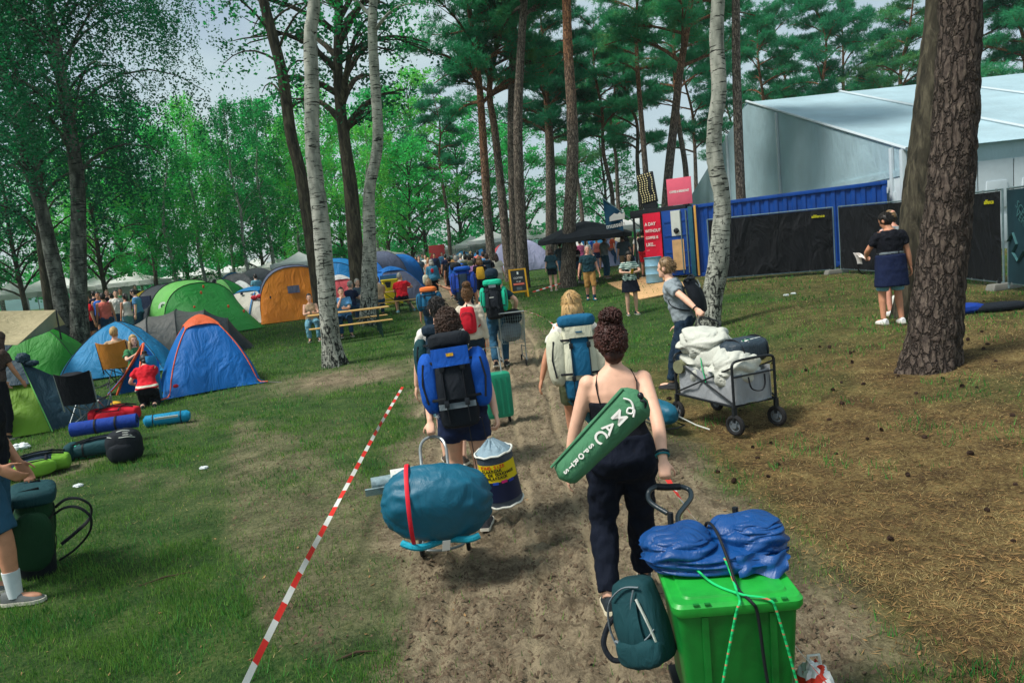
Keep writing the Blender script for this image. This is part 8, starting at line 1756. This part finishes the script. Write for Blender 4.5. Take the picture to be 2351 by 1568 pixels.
for k,(px,d,lb,sx,hr_,tp__,bt,pkc) in enumerate(QD):
    p=GD(px,d); t_,b_=person(lb,p,turn(p,random.Random(k).uniform(-.3,.3)),1.74 if sx=='m' else 1.66,sx,1.,dict(walk(1 if k%2 else -1,.14)),'pale' if k%3 else 'tan',hr_,(tp__[0],CC[tp__[1]]),(bt[0],CC[bt[1]]),det=0,seed=40+k,group='people queuing up the path')
    if pkc: pack({0:'plain black backpack left of the blue hooded coat',1:'olive backpack right of the blue hooded coat',2:'olive bag in the middle of the queue',4:'navy backpack left of the leaning pine stem'}[k],on_back(t_,b_,.08),.5,.32,.22,pkc,lid=pkc,seed=k,small=True)
WK=[(952,40,'woman in orange-red vest and dark skirt walking towards us','f',('long','brown'),('sleeveless','rust'),('skirt','ink')),(970,36,'man in slate shirt and blue jeans walking towards us','m',('short','brown'),('tee','slate'),('trousers','jean')),(984,40,'person in white shirt and pale jeans walking towards us','m',('short','brown'),('long','white'),('trousers','ltblue')),(992,33,'young woman in black top and dark shorts walking towards us','f',('long','blond'),('tank','black'),('shorts','olive')),(944,44,'person in black at the left of the walkers','m',('short','dark'),('tee','black'),('shorts','ink')),(976,46,'person with orange cap behind the walkers','m',('short','red'),('tee','ltblue'),('trousers','tan')),(1004,42,'person in dark coat in front of the red board','m',('short','dark'),('jacket','navy'),('trousers','ink')),(1020,50,'far person in blue jacket right of the red board','m',('short','brown'),('jacket','sky'),('trousers','jean')),(932,52,'far person in green tee at the left of the path','m',('short','dark'),('tee','green'),('trousers','jean')),(1008,58,'far person in white coat near the red board','m',('short','grey'),('jacket','white'),('trousers','tan')),(940,58,'far person in sky blue tee behind the walkers','m',('short','brown'),('tee','sky'),('shorts','navy')),(960,54,'far person in pink top on the path','f',('long','brown'),('tee','pink'),('shorts','navy'))]
for k,(px,d,lb,sx,hr_,tp__,bt) in enumerate(WK):
    p=GD(px,d); person(lb,p,turn(p,FACE+random.Random(k+5).uniform(-.3,.3)),1.78 if sx=='m' else 1.68,sx,1.,dict(walk(1 if k%2 else -1,.14)),'pale' if k%3 else 'tan',hr_,(tp__[0],CC[tp__[1]]),(bt[0],CC[bt[1]]),det=0,seed=60+k,group='walkers coming down the path',face=d<42)
# --- seated at the beer tables
def sit(px,d,label,rz,seat=.47,**k):
    p=GD(px,d); po=k.pop('pose',{}); base=dict(hip=(seat-.015)/ (k.get('h',1.75)/1.75),lf=(-.13,.40,.085),rf=(.13,.42,.085),lh=(-.1,.38,.80),rh=(.1,.40,.80),lean=.12); base.update(po); return person(label,p,rz,pose=base,**k)
def on_bench(bn,x,away,label,**k):
    p=bn.matrix_world@Vector((x,0,0)); bpy.context.view_layer.update(); p=bn.matrix_world@Vector((x,0,0)); p.z=tz(p.x,p.y); po=k.pop('pose',{}); h=k.get('h',1.75); base=dict(hip=.46/(h/1.75),lf=(-.13,.42,.085),rf=(.13,.40,.085),lh=(-.1,.42,.84),rh=(.1,.42,.84),lean=.18); base.update(po)
    return person(label,p,bn.rotation_euler.z+(0 if away else math.pi),pose=base,**k)
bpy.context.view_layer.update()
on_bench(BN2,-.12,False,'young man in open blue shirt with his hand to his mouth behind the near table',h=1.78,hr=('short','dark'),top=('loose',CC['sky']),bottom=('trousers',CC['jean']),det=1,face=True,pose=dict(rh=(.05,.20,1.02),re=(.8,0,-1),lh=(-.05,.44,.80)),seed=71)
on_bench(BN2,-1.0,False,'woman with dark ponytail at the left end of the near table',h=1.66,sex='f',hr=('pony','dark'),top=('sleeveless',CC['tan']),bottom=('trousers',CC['ltblue']),det=1,face=True,seed=72)
on_bench(BN3,.55,True,'man in red tee and black shorts astride the far bench',h=1.80,build=1.1,hr=('short','grey'),top=('tee',CC['red']),bottom=('shorts',CC['ink'],.9),shoes=((120,180,196),),det=1,pose=dict(twist=-.5,rh=(.34,.3,.85),rf=(.42,.28,.085)),seed=73)
on_bench(BN3,-.25,True,'man in brown tee left of the man in red at the far table',h=1.76,hr=('short','brown'),top=('tee',CC['tan']),bottom=('trousers',CC['jean']),det=0,seed=74)
p=GD(812,22.4); sit(812,22.4,'man with dark hair in navy tee seated left of the rough-footed birch',turn(p,-.7),hr=('short','grey'),top=('tee',CC['navy']),bottom=('trousers',CC['jean']),det=1,seed=75)
p=GD(828,23.4); sit(828,23.4,'man with cap and grey tee seated behind the man in navy',turn(p,FACE+.5),hr=('short','grey'),top=('tee',CC['slate']),bottom=('trousers',CC['ddenim']),det=1,face=True,seed=76)
p=GD(868,25.2); sit(868,25.2,'grey-bearded man in white seen past the birch at the far table',turn(p,FACE-.3),hr=('short','grey'),top=('tee',CC['white']),bottom=('trousers',CC['tan']),det=0,face=True,seed=77)
p=GD(848,28.5); person('shirtless man standing behind the mossy tree',p,turn(p,.4),1.8,'m',1.,{},'tan',('short','dark'),None,('shorts',CC['ltblue'],.8),det=0,seed=78)
p=GD(928,34.); person('person crouching in dark clothes beside the blue tunnel tents',p,turn(p,FACE),1.7,'m',1.,dict(hip=.5,lf=(-.12,.2,.085),rf=(.12,.2,.085),lean=.4),'pale',('short','dark'),('tee',CC['teal']),('trousers',CC['ink']),det=0,seed=79)
# --- camp on the left
def lp(px,d): return GD(px,d)
LGp=[(216,22.5,'man in red football shirt and black shorts at the left of the standing group','m',('short','sandy'),('tee','red'),('shorts','ink'),-1.0,'tan',{}),(256,22.8,'man in coral vest with his back to us in the standing group','m',('short','dark'),('sleeveless','coral'),('shorts','jean'),.1,'tan',{}),(243,25.,'dark-haired man in blue vest facing us in the standing group','m',('short','dark'),('sleeveless','blue'),('shorts','ink'),FACE,'tan',{}),(284,25.,'person with sunglasses in white tee in the standing group','m',('short','dark'),('tee','white'),('trousers','jean'),FACE,'pale',{}),(305,23.8,'woman with dark ponytail in white vest drinking','f',('pony','dark'),('sleeveless','white'),('shorts','ltblue'),.5,'tan',dict(rh=(.1,.25,1.3))),(330,24.,'man in light blue shirt looking down at the right of the standing group','m',('short','dark'),('tee','sky'),('trousers','jean'),1.2,'pale',dict(head=(0,-.4),rh=(.1,.3,1.1))),(262,28.,'bald man in dark tee at the back of the standing group','m',('crop','sandy'),('tee','black'),('trousers','jean'),FACE,'pink',{}),(272,27.,'person with dark cap and pink top in the standing group','f',('short','dark'),('tee','pink'),('shorts','ink'),.8,'pale',{}),(232,28.5,'person in navy behind the man in red','m',('short','dark'),('tee','navy'),('trousers','ddenim'),.3,'pale',{}),(292,29.,'man in green shirt at the back right of the standing group','m',('short','dark'),('tee','green'),('trousers','jean'),FACE,'tan',{}),(322,36.,'man in black jacket and white shirt under the right gazebo','m',('short','dark'),('jacket','black'),('trousers','ink'),FACE,'pale',{}),(165,22.5,'person in striped navy top between the two left birches','m',('short','brown'),('tee','navy'),('trousers','ink'),.2,'pale',{})]
for k,(px,d,lb,sx,hr_,tp__,bt,tn,sk_,po) in enumerate(LGp):
    p=GD(px,d); person(lb,p,turn(p,tn),1.80 if sx=='m' else 1.68,sx,1.02,po,sk_,hr_,(tp__[0],CC[tp__[1]]),(bt[0],CC[bt[1]]),det=1 if d<26 else 0,seed=80+k,group='standing group by the left birches',face=abs(tn)>2)
for px,d,lb,a_ in ((598,33,'person in pale blue among the far tents above the red bow tent',.3),(470,36,'dark-haired person among the tents above the green tunnel',1.),(505,29.5,'person leaning out beside the light green dome tent',-.8)):
    p=GD(px,d); person(lb,p,turn(p,a_),1.75,'m',1.,{},'pale',('short','dark'),('tee',CC['ltblue'] if px==598 else CC['black']),('trousers',CC['slate']),det=0,seed=px)
# kneeling in the porch, sitting woman, man in the orange chair
p=stand(346,930); person('person kneeling in red top with white stripes at the mouth of the blue tent',p,turn(p,-.15),1.56,'f',1.12,dict(hip=.24,hy=-.12,lean=.55,lf=(-.11,-.28,.06),rf=(.11,-.25,.06),lk=(0,1,-.3),rk=(0,1,-.3),lh=(-.28,.3,.45),rh=(.1,.45,.4),head=(0,-.5)),'pale',('bun','dark'),('tee',STRPR),('trousers',CC['black']),((40,40,44),),det=1,seed=95)
p=GD(322,14.6); sit(322,14.6,'blonde woman sitting and facing us between the blue tents',turn(p,FACE+.3),.30,h=1.66,sex='f',hr=('long','blond'),top=('tee',CC['green']),bottom=('trousers',CC['jean']),det=1,face=True,seed=96)
bpy.context.view_layer.update(); p=och.matrix_world@Vector((0,-.05,0)); person('sandy-haired person slumped in the orange camp chair',p,och.rotation_euler.z,1.74,'m',1.,dict(hip=.42,lean=-.15,lf=(-.14,.5,.085),rf=(.14,.48,.085),lh=(-.3,.2,.62),rh=(.3,.2,.62)),'pale',('short','blond'),('tee',CC['tan']),('shorts',CC['slate'],.8),det=1,seed=97)
# man in denim shorts cut by the left edge, and the person in a patterned shirt behind him
p=stand(22,1375); person('man in black tee and denim shorts at the left edge, stepping right in grey trainers',p,R(-78),1.80,'m',1.1,dict(lf=(-.12,-.18,.085),rf=(.12,.10,.085),rh=(.26,.22,.98),lh=(-.25,.1,.9),lean=.05),'tan',('short','dark'),('tee',CC['black']),('shorts',CC['denim'],1.0),((96,100,100),),det=2,socks=((206,214,218),.36),seed=98)
p=stand(8,1010); t_,b_=person('person in brown patterned shirt with long hair bending at the left edge',p,turn(p,-.9),1.74,'f',1.05,dict(lean=.35,head=(0,-.4),rh=(.2,.35,.85),lh=(-.15,.35,.85)),'tan',('long','brown'),('tee',PLAID),('trousers',CC['black']),det=1,seed=99)
pack('plain black daypack on the person in the patterned shirt',on_back(t_,b_,.15),.44,.3,.18,'black',center='black',small=True,seed=21)
# ---------------------------------------------------------------- small things on the ground
# pine cones under the pines on the right
_rs=np.random.RandomState(21); mb=MB(); CN=M('cone_brown',(58,42,34),.9,.4,40,.3,80)
for i in range(9):
    f=i/8; r=.020*math.sin(math.pi*(.12+.80*f))+.002; n=7
    for j in range(n):
        a=2*math.pi*(j+.5*(i%2))/n; c=Vector((math.cos(a)*r*.6,math.sin(a)*r*.6,f*.05)); o_=Vector((math.cos(a),math.sin(a),.35)).normalized(); s_=o_.cross(Vector((0,0,1))).normalized()
        mb.add([c-s_*.006,c+s_*.006,c+o_*r*.75+s_*.003,c+o_*r*.75-s_*.003],[(0,1,2,3)])
mb.ell((0,0,.026),(.013,.013,.028),8,6)
c0=mb.build('pine_cone',CN); tag(c0,'small dark pine cone lying in the needle litter on the right','pine cone','pine cones in the litter'); k=0
while k<95:
    y=_rs.uniform(3.2,14); x=_rs.uniform(1.6,9.5)
    if x>y*.85+.5 or x<1.5+.02*y: continue
    if _rs.rand()>.25+.75*math.exp(-((x-4.4)**2+(y-7.6)**2)/9): continue
    o=c0 if k==0 else c0.copy()
    if k: COL.objects.link(o)
    o.location=(x,y,hz(x,y)+.012); o.rotation_euler=(_rs.uniform(1.1,1.9),_rs.uniform(-.4,.4),_rs.uniform(0,6.28)); sc_=_rs.uniform(.55,1.0); o.scale=(sc_,)*3; k+=1
# crumbs of earth on the path, needle litter and broad leaves on the right, tufts of longer grass
def scatter(name,label,cat,n,dens,size,mat,seed,kind='lump',ymax=14):
    rs=np.random.RandomState(seed); y=1.7*(ymax/1.7)**rs.rand(n*4); x=(rs.rand(n*4)*2-1)*(y*.95+1); p,g,d=masks(x,y); keep=rs.rand(n*4)<dens(x,y,p,g,d); x=x[keep][:n]; y=y[keep][:n]; m=len(x); z=tz_np(x,y)+micro(x,y)
    s=size*rs.uniform(.4,1.6,m)**1.3; P_=np.stack([x,y,z],-1)
    if kind=='lump':
        T=np.array([(1,0,-.2),(-.5,.87,-.2),(-.5,-.87,-.2),(.1,.1,.75)]); V=(P_[:,None,:]+(T[None]+rs.normal(size=(m,4,3))*.25)*s[:,None,None]); F=np.array([(0,1,3),(1,2,3),(2,0,3)])[None]+4*np.arange(m)[:,None,None]; F=F.reshape(-1,3)
    else:
        a=rs.rand(m)*6.283; u=np.stack([np.cos(a),np.sin(a),rs.normal(size=m)*.15],-1); w=np.stack([-np.sin(a),np.cos(a),rs.normal(size=m)*.3],-1); asp=.06 if kind=='needle' else .45
        c=P_+np.array([0,0,.006]); V=np.stack([c-u*s[:,None],c+w*s[:,None]*asp,c+u*s[:,None]+np.array([0,0,.004]),c-w*s[:,None]*asp],1); F=np.arange(m*4).reshape(-1,4)
    o=np_mesh(name,V.reshape(-1,3),F,mat); tag(o,label,cat,kind='stuff'); return o
scatter('earth_crumbs','loose crumbs of trodden earth on the path','earth',26000,lambda x,y,p,g,d:np.clip(p*1.2-.2,0,1)*(.2+.8*_cl(x,y,3.)),.011,M('earth_crumb',(92,78,62),.95,.35,30,.2,60),5)
scatter('needle_litter','fallen pine needles strewn over the ground on the right','litter',34000,lambda x,y,p,g,d:np.clip(d+.12*g*(x>1),0,1),.022,grassmat('needle_litter',(74,52,34),(168,134,86),.1),6,'needle')
scatter('fallen_leaves','small fallen leaves and bark flakes scattered over the ground','litter',1700,lambda x,y,p,g,d:np.clip(.8*d+.15*g+.05*p,0,1),.012,grassmat('fallen_leaf',(80,54,34),(164,130,88),.15),7,'leaf')
blades('tall_grass','longer green grass tufts dotted through lawn and litter',30000,lambda x,y,p,g,d:ss_np((fbm(x,y,1.9,3,123)-.58)/.06)*np.clip(1-p*1.5,0,1),2.0,24,.07,.0075,grassmat('tuft_blades',(22,92,42),(84,152,66)),8,.8)
# ---------------------------------------------------------------- thin summer haze between the trees
mb=MB(); mb.box((0,62,10.5),(460,180,25)); hzb=mb.build('haze',[],smooth=False)
_m=bpy.data.materials.new('haze_air'); _m.use_nodes=True; _t=_m.node_tree; _t.nodes.clear(); _o=_t.nodes.new('ShaderNodeOutputMaterial'); _v=_t.nodes.new('ShaderNodeVolumePrincipled')
_v.inputs['Density'].default_value=.0004; _v.inputs['Color'].default_value=(.82,.95,.97,1); _t.links.new(_v.outputs[0],_o.inputs['Volume']); hzb.data.materials.append(_m); tag(hzb,'thin pale summer haze hanging in the wood','haze',kind='stuff')
